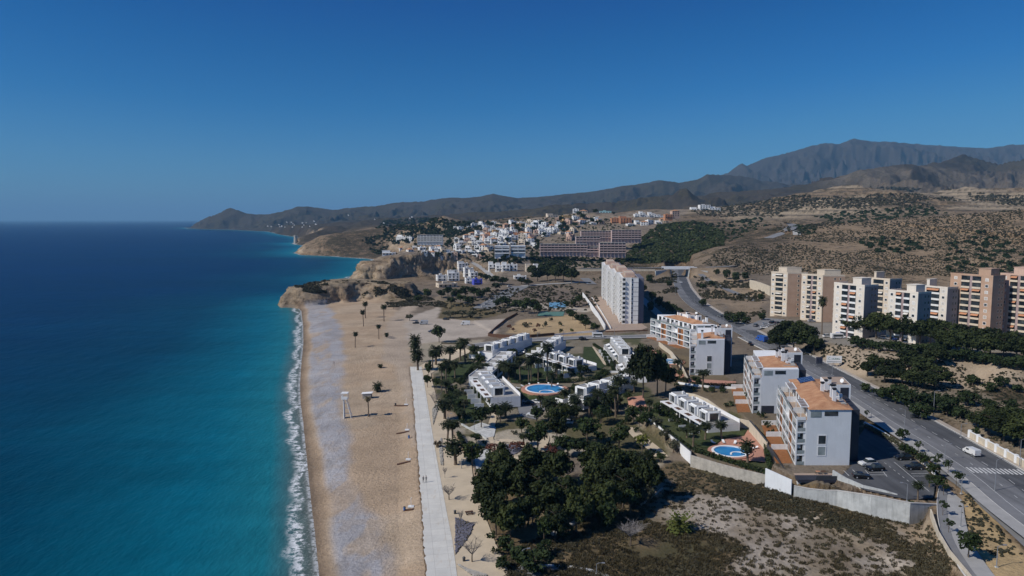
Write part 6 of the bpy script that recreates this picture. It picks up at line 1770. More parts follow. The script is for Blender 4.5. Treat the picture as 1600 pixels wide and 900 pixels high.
POOL2 = pool(1141, 706, 6.1, 4.5, 'small round pool with pink paving near the nearest apartment building', (1.6, -2.6, 1.9), 1.0)
POOL3 = pool(1045, 565, 7.0, 5.5, 'blue pool half hidden by the big leaning pine', (1.5, -3, 2), 1.2)
for p, z in ((POOL1, 4.55), (POOL2, 5.95), (POOL3, 6.85)):
    rm = np.nonzero(np.abs(YY - p.location.y) < 14)[0]
    d = np.hypot(GX[rm] - p.location.x, GY[rm] - p.location.y)
    w = 1 - sstep(9, 12, d)
    for G in (GH, H0): G[rm] = G[rm] * (1 - w) + w * (z - .1)
Z6 = lambda x, y: 6.0
tag(drape('pool_terrace', [pz(*q, 6.0) for q in ((1120, 694), (1132, 686), (1163, 681), (1168, 672), (1184, 674), (1191, 692), (1196, 722), (1160, 719), (1150, 700), (1130, 697))], M['pool_paving'], 0.02, 3, .4, hf=Z6), kind='structure')
for k in range(5):
    a = R(20 + k * 22); lounger(POOL2.location.x + 7.6 * math.cos(a), POOL2.location.y + 7.6 * math.sin(a), 6.05, a - R(90), 'white sun lounger on pink paving, %s from the right behind the small pool' % ORD[k])
for k in range(6):
    a = R(60 + k * 20); lounger(POOL1.location.x + 10.2 * math.cos(a), POOL1.location.y + 10.2 * math.sin(a), hz(POOL1.location.x + 10.2 * math.cos(a), POOL1.location.y + 10.2 * math.sin(a)) + .02, a - R(90), 'white sun lounger on the grass, %s from the right behind the round pool' % ORD[k])
# lawns, paths, courts
def patch(name, px, mat, off=.08, cell=2.0): return drape(name, wpoly(px), mat, off, cell, .3)
patch('lawn', [(1080, 690), (1120, 684), (1152, 676), (1160, 680), (1130, 685), (1118, 694), (1108, 700), (1098, 700)], M['lawn'])
patch('lawn', [(700, 612), (712, 606), (735, 622), (752, 640), (748, 660), (728, 660), (716, 640)], M['lawn'])
patch('lawn', [(690, 578), (735, 564), (745, 572), (725, 592), (703, 600)], M['lawn'])
patch('lawn', [(795, 578), (835, 568), (880, 580), (878, 597), (830, 600), (798, 598)], M['lawn'])
patch('lawn', [(912, 542), (925, 542), (946, 572), (938, 578), (910, 570)], M['lawn'])
patch('lawn', [(815, 602), (820, 600), (824, 620), (880, 622), (880, 628), (820, 628)], M['lawn'])
def footpath(px, w, mat='plaza_sand'):
    L = smooth_line([at(*p) for p in px], 5)
    dig_line(L, -w / 2, w / 2, .25, 1.0)
    return ribbon('path', L, -w / 2, w / 2, M[mat], .05)
footpath([(714, 610), (728, 618), (748, 626)], 1.2)
footpath([(822, 596), (836, 592), (852, 586)], 1.3)
footpath([(926, 542), (936, 555), (946, 570)], 1.4)
footpath([(732, 700), (760, 696), (790, 688), (830, 700)], 3.0)
footpath([(776, 640), (768, 665), (766, 690), (785, 712), (812, 716)], 2.4)
footpath([(985, 668), (1000, 684), (1020, 700), (1034, 714)], 4.0)
footpath([(845, 672), (852, 684), (850, 700), (880, 716)], 2.6)
patch('car_park', [(806, 624), (842, 622), (852, 640), (838, 656), (812, 650)], M['old_asphalt'])
patch('plaza', [(655, 572), (700, 545), (735, 548), (700, 566), (672, 585), (664, 600)], M['plaza_sand'])
patch('gravel_bed', [(733, 668), (752, 660), (775, 668), (772, 682), (762, 684)], M['white_pebble'])
patch('gravel_bed', [(740, 712), (760, 702), (776, 716), (770, 736), (745, 738)], M['white_pebble'])
patch('planting_bed', [(780, 695), (812, 694), (818, 702), (800, 712), (785, 712)], M['slate_panel'])
patch('plaza', [(925, 466), (958, 460), (1012, 512), (1000, 517), (946, 518)], M['terrace_tile'], .1, 5)
patch('sports_court', [(858, 473), (883, 471), (885, 480), (858, 482)], M['court_blue'], .1, 4)
patch('sports_court', [(845, 487), (882, 487), (880, 494), (838, 494)], M['court_green'], .1, 4)
patch('terrace', [(1055, 578), (1085, 592), (1150, 596), (1150, 604), (1080, 600), (1050, 588)], M['pool_paving'], .06)
patch('terrace', [(1008, 545), (1025, 548), (1050, 575), (1040, 580), (1020, 562)], M['pool_paving'], .06)
patch('terrace', [(980, 622), (1004, 618), (1012, 640), (985, 646)], M['pool_paving'], .06)
Z8 = lambda x, y: 8.0
drape('car_park', [pz(*q, 8.0) for q in ((1337, 690), (1352, 668), (1372, 678), (1398, 694), (1425, 713), (1446, 732), (1462, 752), (1458, 778), (1420, 781), (1396, 776), (1352, 766), (1312, 746), (1330, 728))], M['asphalt'], .02, 4, .4, hf=Z8)
def stripes(lines, w, z, name='parking_markings'):
    V, F = [], []
    for a, b in lines:
        p, q = Vector(pz(*a, z)), Vector(pz(*b, z)); d = (q - p).normalized(); n = Vector((d.y, -d.x)) * w / 2; i = len(V)
        for s in (p + n, p - n, q - n, q + n): V.append((s.x, s.y, z + .034))
        F.append((i, i + 1, i + 2, i + 3))
    return tag(link_mesh(name, np_mesh(name, V, F), M['road_paint']), kind='structure')
stripes([((1355, 742), (1386, 742)), ((1358, 738), (1383, 738)), ((1352, 735), (1360, 744)), ((1380, 737), (1386, 745)), ((1397, 722), (1452, 768)), ((1424, 740), (1450, 740)), ((1426, 744), (1452, 744)), ((1388, 700), (1410, 700)), ((1318, 735), (1327, 744)), ((1332, 734), (1343, 744)), ((1390, 708), (1412, 708))], .13, 8.0)
dsh = [((1382 + k * 7.0, 723 + k * 5.4), (1385 + k * 7.0, 725.4 + k * 5.4)) for k in range(7)]
stripes(dsh, .12, 8.0)
# garage below the terrace of the nearest apartment building
gx_, gy2 = pz(1243, 745, 8.0); gy2 -= 2.3
B = Bld('garage', (gx_, gy2, 4.6), (1, 0), axis(5), 'dark garage opening under a terrace in front of the nearest apartment building', 'garage')
B.box('wall', M['grey_render'], 0, 10.4, 1.2, 3.0, -1, 3.0); B.box('opening', M['dark_panel_and_shade'], 5.2, 10.2, 1.12, 1.196, 0, 2.5)
B.box('door', M['flat_roof'], 1.0, 5.1, 1.12, 1.196, 0, 2.5); B.box('lintel', M['dark_panel_and_shade'], -.2, 10.5, 0, 3.2, 2.75, 3.5)
B.box('terrace_floor', M['terrace_tile'], 0, 10.3, 3.22, 4.6, 3.2, 3.5)
B.part('railing', B.mb().box(4.2, 10.4, .1, .2, 3.51, 4.4), M['dark_metal'])
for k, u in enumerate((6.2, 7.6)):
    t_ = Bld('terrace_table', (gx_ + u, gy2 + 3.9, 8.1), (1, 0), (0, 1), ('dark table' if k else 'reddish table') + ' with chairs on the terrace above the dark garage opening', 'table')
    t_.box('table_top', M['dark_wood'] if k else M['orange_render'], -.5, .5, -.4, .4, .7, .76)
    for a in (-.42, .36):
        for b in (-.34, .28): t_.box('leg', M['dark_metal'], a, a + .06, b, b + .06, 0, .7)

# footpath with cycle lane at the lower right
FP = smooth_line([(*pz(a, b, 7.75), 7.75) for a, b in ((1500, 742), (1490, 760), (1486, 785), (1490, 820), (1500, 850), (1522, 885), (1545, 915), (1580, 960))], 6)
dig_line(FP, -2.6, 2.8, .3, 2)
ribbon('path', FP, -2.4, .8, M['footway'], .02); ribbon('cycle_path', FP, .82, 2.6, M['old_asphalt'], .024)
kerb('kerb', FP, 2.6, .2, .12)
SIDE = smooth_line([(*pz(a, b, z), z) for a, b, z in ((1478, 735, 8.4), (1520, 765, 8.3), (1560, 800, 8.2), (1600, 835, 8.2), (1650, 880, 8.2))], 6)
dig_line(SIDE, -3.5, 3.5, .3, 3); ribbon("footway_strip", SIDE, -2.6, 2.6, M['old_asphalt'], .03)

# ---------------------------------------------------------------- vehicles
def make_car(paint, kind='car'):
    L, W, h = {'car': (4.2, 1.75, 1.45), 'suv': (4.5, 1.85, 1.7), 'van': (4.4, 1.8, 1.85), 'bus': (6.2, 2.1, 2.6), 'lorry': (7.5, 2.4, 2.9), 'camper': (6.0, 2.1, 2.7)}[kind]
    r = empty({'car': 'parked_car', 'suv': 'parked_car', 'van': 'delivery_van', 'bus': 'minibus', 'lorry': 'lorry', 'camper': 'camper_van'}[kind], (0, 0, -500))
    hw = W / 2
    if kind in ('car', 'suv'):
        prof = [(0, .35), (0, .75), (.12 * L, .9), (.30 * L, .95), (.42 * L, h), (.80 * L, h), (.97 * L, .98), (L, .8), (L, .35)]
        body = [(0, .32), (0, .72), (.08 * L, .88), (.30 * L, .95), (.97 * L, .98), (L, .8), (L, .32)]
        cab = [(.30 * L, .951), (.43 * L, h - .06), (.78 * L, h - .06), (.95 * L, .981)]
        roof = [(.42 * L, h - .055), (.44 * L, h), (.77 * L, h), (.80 * L, h - .055)]
    else:
        nose = {'van': .26, 'bus': .1, 'lorry': .25, 'camper': .2}[kind]
        body = [(0, .35), (0, 1.0), (nose * L * .35, 1.12), (nose * L, h - .08), (nose * L + .15, h), (L - .06, h), (L, h - .1), (L, .35)]
        cab = roof = None
    def ext(poly, w, inset=0.0):
        m = MB(); n = len(poly)
        for s in (-1, 1):
            for (x, z) in poly:
                k = (w - inset * max(0, (z - .95) / (h - .95))) if inset else w
                m.v.append((x - L / 2, s * k, z))
        m.f.append(tuple(range(n))); m.f.append(tuple(n + q for q in reversed(range(n))))
        for q in range(n): m.f.append((q, n + q, n + (q + 1) % n, (q + 1) % n))
        m.m = [0] * len(m.f); return m
    ext(body, hw).build('body', M[paint], r)
    if cab:
        ext(cab, hw - .05, .2).build('windows', M['glass'], r); ext(roof, hw - .22).build('roof', M[paint], r)
    else:
        z0 = {'van': 1.15, 'bus': 1.1, 'lorry': 1.3, 'camper': 1.3}[kind]; z1 = {'van': 1.6, 'bus': 2.0, 'lorry': 2.0, 'camper': 2.0}[kind]
        nn = {'van': .28, 'bus': .12, 'lorry': .27, 'camper': .22}[kind] * L
        for s in (-1, 1):
            e = nn + (.95 if kind != 'bus' else L * .78) - L / 2
            m = MB(); m.box(nn - L / 2, e, min(s * hw, s * (hw + .02)), max(s * hw, s * (hw + .02)), z0, z1); m.build('side_window', M['glass'], r)
        x0 = nn * .42; m = MB(); m.quad([(x0 - L / 2 - .03, -hw + .1, 1.2), (x0 - L / 2 - .03, hw - .1, 1.2), (nn * .95 - L / 2 - .03, hw - .15, h - .2), (nn * .95 - L / 2 - .03, -hw + .15, h - .2)]); m.build('windscreen', M['glass'], r)
    wr = .32 if kind not in ('lorry', 'bus', 'camper') else .42
    for sx in (.19 * L - L / 2, .80 * L - L / 2):
        for s in (-1, 1):
            m = MB(); m.tube([(sx, s * (hw - .2), wr), (sx, s * (hw + .02), wr)], wr, 12); w = m.build('wheel', M['tyre'], r)
            m = MB(); m.tube([(sx, s * (hw + .021), wr), (sx, s * (hw + .035), wr)], wr * .55, 8); m.build('rim', M['car_silver'], w)
    for s in (-1, 1):
        m = MB(); m.box(-L / 2 - .02, -L / 2 - .002, s * hw * .68 - .16, s * hw * .68 + .16, .58, .72); m.build('headlight', M['pale_glass'], r)
        m = MB(); m.box(L / 2 + .002, L / 2 + .02, s * hw * .72 - .12, s * hw * .72 + .12, .7, .86); m.build('tail_light', M['car_red'], r)
    return r
CARS = {}
VEH = []
def car(paint, kind, px, py, deg, label, cat=None, z=None, group=None):
    """deg: direction of the nose, 0 = away from the camera, 90 = to the right"""
    key = (paint, kind)
    o = copy_tree(CARS[key]) if key in CARS else make_car(paint, kind)
    CARS[key] = o
    p = at(px, py) if z is None else (*pz(px, py, z), z)
    o.location = (p[0], p[1], p[2] + .05)
    o.rotation_euler = (0, 0, -R(deg) - R(90) + R(180) - 0.0)
    o.rotation_euler = (0, 0, R(90 - deg) + math.pi)
    tag(o, label, cat or {'van': 'van', 'bus': 'minibus', 'lorry': 'lorry', 'camper': 'camper van'}.get(kind, 'car'), group); VEH.append(o)
G1 = 'cars in the car park beside the apartment building'
car('car_white', 'suv', 1356, 727, 262, 'white car at the shaded edge of the car park', None, 8.03, G1)
car('car_black', 'suv', 1367, 735, 262, 'black car beside the white one in the car park', None, 8.03, G1)
car('car_black', 'car', 1346, 747, 100, 'dark car half hidden behind the upper concrete wall', None, 8.03, G1)
car('car_black', 'suv', 1428, 733, 268, 'black estate car in the sunlit bay by the white kerb wall', None, 8.03, G1)
car('car_black', 'suv', 1412, 718, 268, 'black car in the shaded bay beyond the sunlit one', None, 8.03, G1)
car('car_white', 'van', 1518, 710, 353, 'small white van driving on the main road near the zebra crossing', None, 9.06)
car('car_blue', 'lorry', 1190, 533, 345, 'blue lorry on the main road before the brick towers', None, 9.9)
car('car_black', 'car', 1172, 538, 20, 'black car at the kerb behind the apartment building with hip roof', None, 9.9)
car('car_grey', 'car', 1125, 495, 340, 'grey car on the main road above the timber balcony building', None, 10.6)
car('car_white', 'car', 1064, 442, 0, 'tiny white car coming out under the overpass', None, 13.5)
G2 = 'cars by the brick towers'
car('car_black', 'suv', 1207, 505, 60, 'black car on the left in front of the leftmost brick tower', group=G2)
car('car_black', 'car', 1215, 506, 60, 'black car on the right in front of the leftmost brick tower', group=G2)
car('car_white', 'car', 1194, 513, 100, 'white car parked at the junction below the leftmost brick tower', group=G2)
car('car_silver', 'car', 1197, 508, 100, 'silver car behind the white car at the tower junction', group=G2)
car('car_grey', 'suv', 1181, 510, 40, 'dark grey car at the left of the tower junction', group=G2)
car('car_white', 'suv', 1293, 527, 85, 'white car in front of the cream and white tower', group=G2)
car('car_silver', 'suv', 1268, 503, 85, 'silver car under the second brick tower', group=G2)
car('car_blue', 'van', 1313, 525, 60, 'blue van at the left end of the pine row', group=G2)
car('car_white', 'bus', 1308, 529, 85, 'white minibus beside the blue van at the pine row', group=G2)
for k, (px, py, c, nm) in enumerate(((1378, 529, 'car_white', 'white'), (1386, 530, 'car_silver', 'silver'), (1396, 531, 'car_blue', 'blue'), (1408, 532, 'car_white', 'white'), (1418, 533, 'car_silver', 'silver'), (1440, 534, 'car_white', 'white'))):
    car(c, 'car', px, py, 5, '%s car glimpsed under the pine row, %s from the left' % (nm, ORD[k]), group='cars parked under the pine row')
G3 = 'vehicles on the dirt lot'
car('car_black', 'suv', 650, 506, 265, 'black car in front of the long silver camper on the dirt lot', group=G3)
car('car_silver', 'camper', 662, 507, 265, 'long silver camper van on the dirt lot behind the beach', group=G3)
car('car_white', 'camper', 727, 508, 268, 'white camper van alone on the right of the dirt lot', group=G3)
car('car_black', 'suv', 697, 500, 95, 'dark car against the bushes at the back of the dirt lot', group=G3)
car('car_grey', 'car', 674, 519, 250, 'grey car beside the round bush on the dirt lot', group=G3)
for k, (px, py, c, nm) in enumerate(((757, 480, 'car_white', 'white'), (761, 476, 'car_silver', 'silver'), (765, 472, 'car_white', 'white'), (770, 468, 'car_black', 'black'), (775, 464, 'car_white', 'white'), (781, 460, 'car_grey', 'grey'))):
    car(c, 'car', px, py, 80, '%s car, %s from the front in the tree-shaded car park row' % (nm, ORD[k]), group='cars in the tree-shaded car park')
car('car_white', 'car', 796, 448, 60, 'white car at the far end of the tree-shaded car park')
car('car_black', 'car', 910, 530, 92, 'black car on the cross street left of the white minibus', None, 6.4)
car('car_white', 'bus', 934, 527, 92, 'white minibus on the cross street behind the villas', None, 6.6)
G4 = 'cars by the villas'
car('car_white', 'car', 837, 630, 300, 'white car in the small car park below the round pool', group=G4)
car('car_black', 'car', 826, 632, 300, 'dark car left of the white car below the round pool', group=G4)
car('car_white', 'car', 832, 650, 285, 'white car nearest the park in the villa car park', group=G4)
car('car_silver', 'car', 838, 642, 285, 'silver car in the villa car park behind the foremost white one', group=G4)
car('car_white', 'car', 886, 662, 280, 'white car between trees below the villas right of the pool', group=G4)
for k, (px, py, c, nm) in enumerate(((784, 568, 'car_silver', 'silver'), (793, 563, 'car_white', 'white'), (802, 558, 'car_grey', 'grey'), (812, 554, 'car_silver', 'silver'), (820, 551, 'car_white', 'white'))):
    car(c, 'car', px, py, 30, '%s car, %s from the left in the lane behind the low villas' % (nm, ORD[k]), group=G4)

# ---------------------------------------------------------------- lamps, signs and small things
def lamp_proto(h, double=False):
    r = empty('street_lamp', (0, 0, -500))
    m = MB(); m.tube([(0, 0, -.3), (0, 0, h * .5), (0, 0, h)], [.11, .085, .055], 6); m.build('pole', M['grey_metal'], r)
    for s in ((-1, 1) if double else (1,)):
        m = MB(); m.tube([(0, 0, h - .05), (s * .5, 0, h + .22), (s * 1.3, 0, h + .3)], [.05, .045, .04], 5); m.build('arm', M['grey_metal'], r)
        m = MB(); m.box(s * 1.3 - .32, s * 1.3 + .32, -.14, .14, h + .22, h + .36); m.build('lamp_head', M['grey_metal'], r)
    m = MB(); m.box(-.22, .22, -.22, .22, -.1, .12); m.build('foot', M['concrete'], r)
    return r
LPR = {}
LAMPS = []
def lamp(px, py, top, label=None, z=None, double=False, rz=0, H=None):
    p = at(px, py) if z is None else (*pz(px, py, z), z)
    hh = H or round((py - top) * p[1] / FPX * 1.02)
    key = (int(hh), double)
    o = copy_tree(LPR[key]) if key in LPR else lamp_proto(key[0], double)
    LPR[key] = o
    o.location = p; o.rotation_euler = (0, 0, rz)
    LAMPS.append((o, p)); o['category'] = 'street lamp'; o['group'] = 'street lamps'
for a in ((1413, 671, 640), (1458, 655, 610), (1476, 718, 697), (1554, 771, 715), (1502, 771, 742), (1593, 729, 688), (1361, 652, 631), (1417, 783, 756), (1501, 823, 791), (1557, 886, 850), (1501, 684, 660), (816, 890, 860), (932, 896, 879), (721, 733, 714),
          (741, 672, 660), (772, 705, 689), (1165, 530, 504), (1130, 505, 482), (1213, 520, 500), (1085, 478, 462), (1055, 460, 444), (840, 530, 519), (880, 529, 517), (960, 526, 512), (700, 660, 648), (948, 405, 392), (1000, 405, 394), (1028, 405, 395), (1060, 408, 398), (770, 400, 393), (1238, 560, 536), (1300, 590, 566)):
    lamp(*a, rz=random.uniform(-.3, .3) + (math.pi if a[0] > 1300 and a[0] < 1450 else 0))

# billboards
def billboard(px, py, w, h, leg, label, back=False, rz=0.0):
    p = at(px, py)
    B = Bld('billboard', p, (math.cos(rz), math.sin(rz)), (-math.sin(rz), math.cos(rz)), label, 'billboard')
    B.box('panel', M['white_paint'] if not back else M['slate_panel'], -w / 2, w / 2, 0, .18, leg, leg + h)
    for s in (-.38, 0, .38): B.box('leg', M['grey_metal'], s * w - .08, s * w + .08, .2, .36, -.6, leg + h * .8)
    if back:
        for k in range(4): B.box('batten', M['dark_metal'], -w / 2 + k * w / 3.2, -w / 2 + k * w / 3.2 + .12, -.08, -.003, leg, leg + h)
        return
    m = B.mb()                                            # the emblem and the blurred teal line of lettering
    for k in range(14):
        a0, a1 = R(40 + k * 20), R(58 + k * 20)
        c = (-w * .31, leg + h * .62)
        m.quad([(c[0] + rr * math.cos(a), -.012, c[1] + rr * math.sin(a)) for rr, a in ((.34, a0), (.34, a1), (.50, a1), (.50, a0))])
    B.part('emblem', m, M['court_green'])
    m = B.mb(); x = -w * .18; g = random.Random(4)
    while x < w * .38:
        ww = g.uniform(.10, .22); m.box(x, x + ww, -.02, -.004, leg + h * .50, leg + h * (.60 + (.10 if g.random() > .6 else 0))); x += ww + .06
    B.part('lettering', m, M['court_green'])
    B.part('stripe', B.mb().box(-w * .46, w * .46, -.02, -.004, leg + h * .14, leg + h * .22), M['grey_metal'])
billboard(1303, 573, 6.2, 3.1, 1.6, 'white billboard with teal lettering on the bank above the main road', rz=-.12)
billboard(1280, 571, 3.4, 2.9, .8, 'dark back of a billboard left of the white one', True, rz=.3)

# beach things
def lifeguard_tower(px, py):
    p = at(px, py)
    B = Bld('lifeguard_tower', p, (1, 0), (0, 1), 'tall white A-frame lifeguard tower with cabin on the beach', 'lifeguard tower')
    for v in (-.8, .8):
        m = B.mb(); m.tube([(-.4, v, -.3), (-.5, v * .8, 6.9)], [.17, .14], 6); B.part('post', m, M['white_paint'])
        m = B.mb(); m.tube([(2.3, v, -.3), (.5, v * .8, 6.9)], [.14, .11], 6); B.part('brace', m, M['white_paint'])
    for z in (1.6, 3.4, 5.2):
        m = B.mb(); m.box(-.5, 2.25 - z * .26, -.06, .06, z, z + .12); B.part('rung', m, M['white_paint'])
    B.box('side_panel', M['white_paint'], -.62, -.40, -.72, .72, .2, 6.7)
    B.box('platform', M['white_paint'], -1.1, 1.0, -1.1, 1.1, 6.9, 7.1)
    B.box('parapet', M['white_paint'], -1.1, 1.0, -1.12, -1.02, 7.1, 8.0); B.box('parapet', M['white_paint'], -1.12, -1.02, -1.0, 1.1, 7.1, 8.0)
    for u in (-1.0, .9):
        for v in (-.95, .95): B.part('roof_post', B.mb().box(u, u + .1, v, v + .1, 7.1, 8.995), M['white_paint'])
    B.box('roof', M['white_paint'], -1.25, 1.15, -1.2, 1.2, 9.0, 9.2)
lifeguard_tower(540, 653)
p = at(574, 622)
B = Bld('beach_hut', p, (1, 0), (0, 1), 'low beach hut with white roof behind the dried palm', 'hut')
B.box('wall', M['flat_roof'], -1.7, 1.7, -1, 1, -.2, 1.9); B.part('roof', B.mb().prism([(-2.1, -1.3), (2.1, -1.3), (2.1, 1.3), (-2.1, 1.3)], [1.9, 2.1, 2.1, 1.9], [2.05, 2.35, 2.35, 2.05]), M['cloth_white'])
B.box('door', M['dark_panel_and_shade'], 1.703, 1.74, -.5, .5, 0, 1.7)
for k, (px, py, bx, by) in enumerate(((637, 634, 616, 634), (639, 674, 619, 678), (641, 721, 620, 726), (646, 796, 631, 798))):
    p = at(px, py); q = at(bx, by)
    where = ('farthest from', 'second farthest from', 'second nearest to', 'nearest to')[k]
    bw = MB(); d = Vector((p[0] - q[0], p[1] - q[1])).normalized(); n = Vector((-d.y, d.x)) * .45
    bw.prism([(n.x, n.y), (-n.x, -n.y), (p[0] - q[0] - n.x, p[1] - q[1] - n.y), (p[0] - q[0] + n.x, p[1] - q[1] + n.y)], .03, [.16, .16, p[2] - q[2] + .16, p[2] - q[2] + .16])
    o = bw.build('boardwalk', M['dark_wood']); o.location = q
    tag(o, 'short dark boardwalk from promenade onto the sand, %s the camera' % where, 'boardwalk', 'boardwalks on the sand')
    B = Bld('beach_shower', (p[0] - .8, p[1] + 1.6, p[2]), (1, 0), (0, 1), 'white beach shower beside a boardwalk, %s the camera' % where, 'shower', 'beach showers')
    B.box('tray', M['white_paint'], -.7, .7, -.5, .5, -.1, .22); B.part('post', B.mb().tube([(0, 0, .22), (0, 0, 2.2), (.25, 0, 2.3)], .06, 6), M['white_paint'])
for k, (px, py, m_, lb) in enumerate(((632, 798, 'sign_blue', 'blue beach bin by the nearest boardwalk'), (639, 685, 'sign_blue', 'small blue bin by the boardwalk second farthest away'), (618, 634, 'dark_metal', 'dark bin at the end of the farthest boardwalk'), (711, 804, 'dark_metal', 'dark litter bin beside the triangular rock bed'), (725, 878, 'dark_metal', 'dark litter bin beside the nearest leafless tree'))):
    B = Bld('litter_bin', at(px, py), (1, 0), (0, 1), lb, 'bin')
    B.part('bucket', B.mb().tube([(0, 0, 0), (0, 0, .95)], [.26, .32], 10), M[m_]); B.part('lid', B.mb().tube([(0, 0, .951), (0, 0, 1.08)], [.34, .2], 10), M['dark_metal'])
p = at(733, 804)
B = Bld('picnic_bench', p, unit(1, .3), unit(-.3, 1), 'dark picnic bench on the sandy plaza beside the pine wood', 'bench')
B.box('table_top', M['dark_wood'], -.9, .9, -.35, .35, .72, .78)
for s in (-.85, .55): B.box('seat', M['dark_wood'], -.9, .9, s, s + .3, .42, .47)
for s in (-.7, .6): B.box('leg', M['dark_metal'], s, s + .1, -.75, .75, 0, .41)
for px, py, lb in ((1426, 653, 'left'), (1432, 653, 'right')):
    B = Bld('waste_container', at(px, py), axis(95), axis(5), 'dark waste container on the far side of the main road, %s of a pair' % lb, 'waste container', 'waste containers')
    B.part('bin', B.mb().prism([(-.6, -.5), (.6, -.5), (.6, .5), (-.6, .5)], .15, 1.25), M['dark_metal']); B.part('lid', B.mb().box(-.64, .64, -.54, .54, 1.252, 1.4), M['car_grey'])
for px, py, dy in ((1430, 648, 0),):
    B = Bld('warning_sign', at(px, py), axis(95), axis(5), 'triangular warning sign beside the waste containers', 'road sign')
    B.part('post', B.mb().tube([(0, 0, -.2), (0, 0, 2.4)], .05, 5), M['grey_metal']); m = B.mb()
    m.quad([(-.5, -.08, 2.1), (.5, -.08, 2.1), (0, -.08, 2.95)]); m.quad([(.5, -.05, 2.1), (-.5, -.05, 2.1), (0, -.05, 2.95)]); B.part('plate', m, M['white_paint'])
# rock beds on the plaza
def rockbed(poly, label, seed):
    P = [pz(*q, 3.3) for q in poly]; g = random.Random(seed)
    root = empty('rock_bed', (P[0][0], P[0][1], 3.3), label, 'rock bed')
    m = MB(); m.prism([(a - P[0][0], b - P[0][1]) for a, b in P], -.2, .12); m.build('soil', M['dark_soil'], root)
    xs = [p[0] for p in P]; ys = [p[1] for p in P]; rk = MB(); n = 0; tr = 0
    while n < 420 and tr < 6000:
        tr += 1
        x, y = g.uniform(min(xs), max(xs)), g.uniform(min(ys), max(ys))
        if not in_poly(np.array([x]), np.array([y]), P)[0]: continue
        s = g.uniform(.10, .26); a = g.uniform(0, 3); k = [(x - P[0][0] + s * g.uniform(.7, 1.2) * math.cos(a + q * 1.2566), y - P[0][1] + s * g.uniform(.7, 1.2) * math.sin(a + q * 1.2566)) for q in range(5)]
        rk.prism(k, .05, [.12 + s * g.uniform(.4, .9) for _ in range(5)]); n += 1
    o = rk.build('rocks', M['slate_panel' if seed < 3 else 'stone_wall'], root); o['kind'] = 'stuff'
rockbed([(711.5, 809), (741, 819), (733, 838), (711.5, 867)], 'triangular bed of grey rocks on the plaza edge nearest the camera', 1)
rockbed([(714, 882), (730, 890), (762, 900), (740, 901)], 'narrow rock bed at the bottom of the picture by the promenade', 3)
rockbed([(685, 690), (690, 685), (692, 727), (689, 727)], 'thin rock bed beside the two slender palms', 5)
rockbed([(675, 640), (684, 628), (684, 640), (677, 664)], 'small rock bed beside the stout promenade palms', 7)

# ---------------------------------------------------------------- people
def person(px, py, face, label, shirt, trousers, stride=.22, z=None, scale=1.0):
    p = at(px, py) if z is None else (*pz(px, py, z), z)
    root = empty('person', p, label, 'person', rz=face)
    pts = [(0, 0, .95), (0, 0, 1.18), (0, 0, 1.42), (0, 0, 1.52), (0, .02, 1.64), (0, .02, 1.76),                     # pelvis..head
           (.10, 0, .90), (.11, stride * .6, .48), (.11, stride, .08), (.11, stride + .16, .03), (-.10, 0, .90), (-.11, -stride * .3, .48), (-.11, -stride, .09), (-.11, -stride + .15, .03),
           (.19, 0, 1.40), (.25, -.06, 1.13), (.27, .06, .90), (-.19, 0, 1.40), (-.25, .06, 1.13), (-.27, .14, .92)]
    ed = [(0, 1), (1, 2), (2, 3), (3, 4), (4, 5), (0, 6), (6, 7), (7, 8), (8, 9), (0, 10), (10, 11), (11, 12), (12, 13), (2, 14), (14, 15), (15, 16), (2, 17), (17, 18), (18, 19)]
    rad = [.13, .125, .13, .06, .095, .085, .09, .062, .045, .04, .09, .062, .045, .04, .06, .045, .036, .06, .045, .036]
    me = bpy.data.meshes.new('body'); me.from_pydata(pts, ed, [])
    tmp = bpy.data.objects.new('body_build', me); COL.objects.link(tmp)
    sk = tmp.modifiers.new('skin', 'SKIN'); sb = tmp.modifiers.new('sub', 'SUBSURF'); sb.levels = sb.render_levels = 1
    for v, r_ in zip(me.skin_vertices[0].data, rad): v.radius = (r_, r_ * .85)
    me.skin_vertices[0].data[0].use_root = True
    dg = bpy.context.evaluated_depsgraph_get(); dg.update()
    nm = bpy.data.meshes.new_from_object(tmp.evaluated_get(dg)); bpy.data.objects.remove(tmp)
    nm.name = 'body'; nm.materials.clear()
    for m_ in ('skin', shirt, trousers): nm.materials.append(M[m_])
    for f in nm.polygons:
        c = f.center
        f.material_index = 2 if .1 < c.z < .98 and abs(c.x) < .2 else (1 if .95 < c.z < 1.48 and not (abs(c.x) > .2 and c.z < 1.1) else 0)
        f.use_smooth = True
    o = bpy.data.objects.new('body', nm); COL.objects.link(o); o.parent = root
    hm_ = MB(); hm_.tube([(0, 0, 1.70), (0, 0, 1.78), (0, 0, 1.845)], [.105, .10, .04], 8); h = hm_.build('hair', M['cloth_dark'], root)
    root.scale = (scale,) * 3
    return root
person(661.5, 754, .2, 'person in dark clothes walking on the promenade, left of a pair', 'cloth_dark', 'cloth_dark', z=3.32)
person(666, 753.5, .1, 'person in dark top walking on the promenade, right of a pair', 'car_grey', 'cloth_dark', z=3.32)
person(522, 570, 1.6, 'person standing alone on the pale shingle near the water', 'cloth_dark', 'cloth_dark', .1)
person(615, 484, 0, 'distant person on the sandy track below the headland', 'cloth_dark', 'car_grey')
person(1201, 512, .5, 'person standing by the road junction at the brick towers', 'cloth_white', 'cloth_dark')
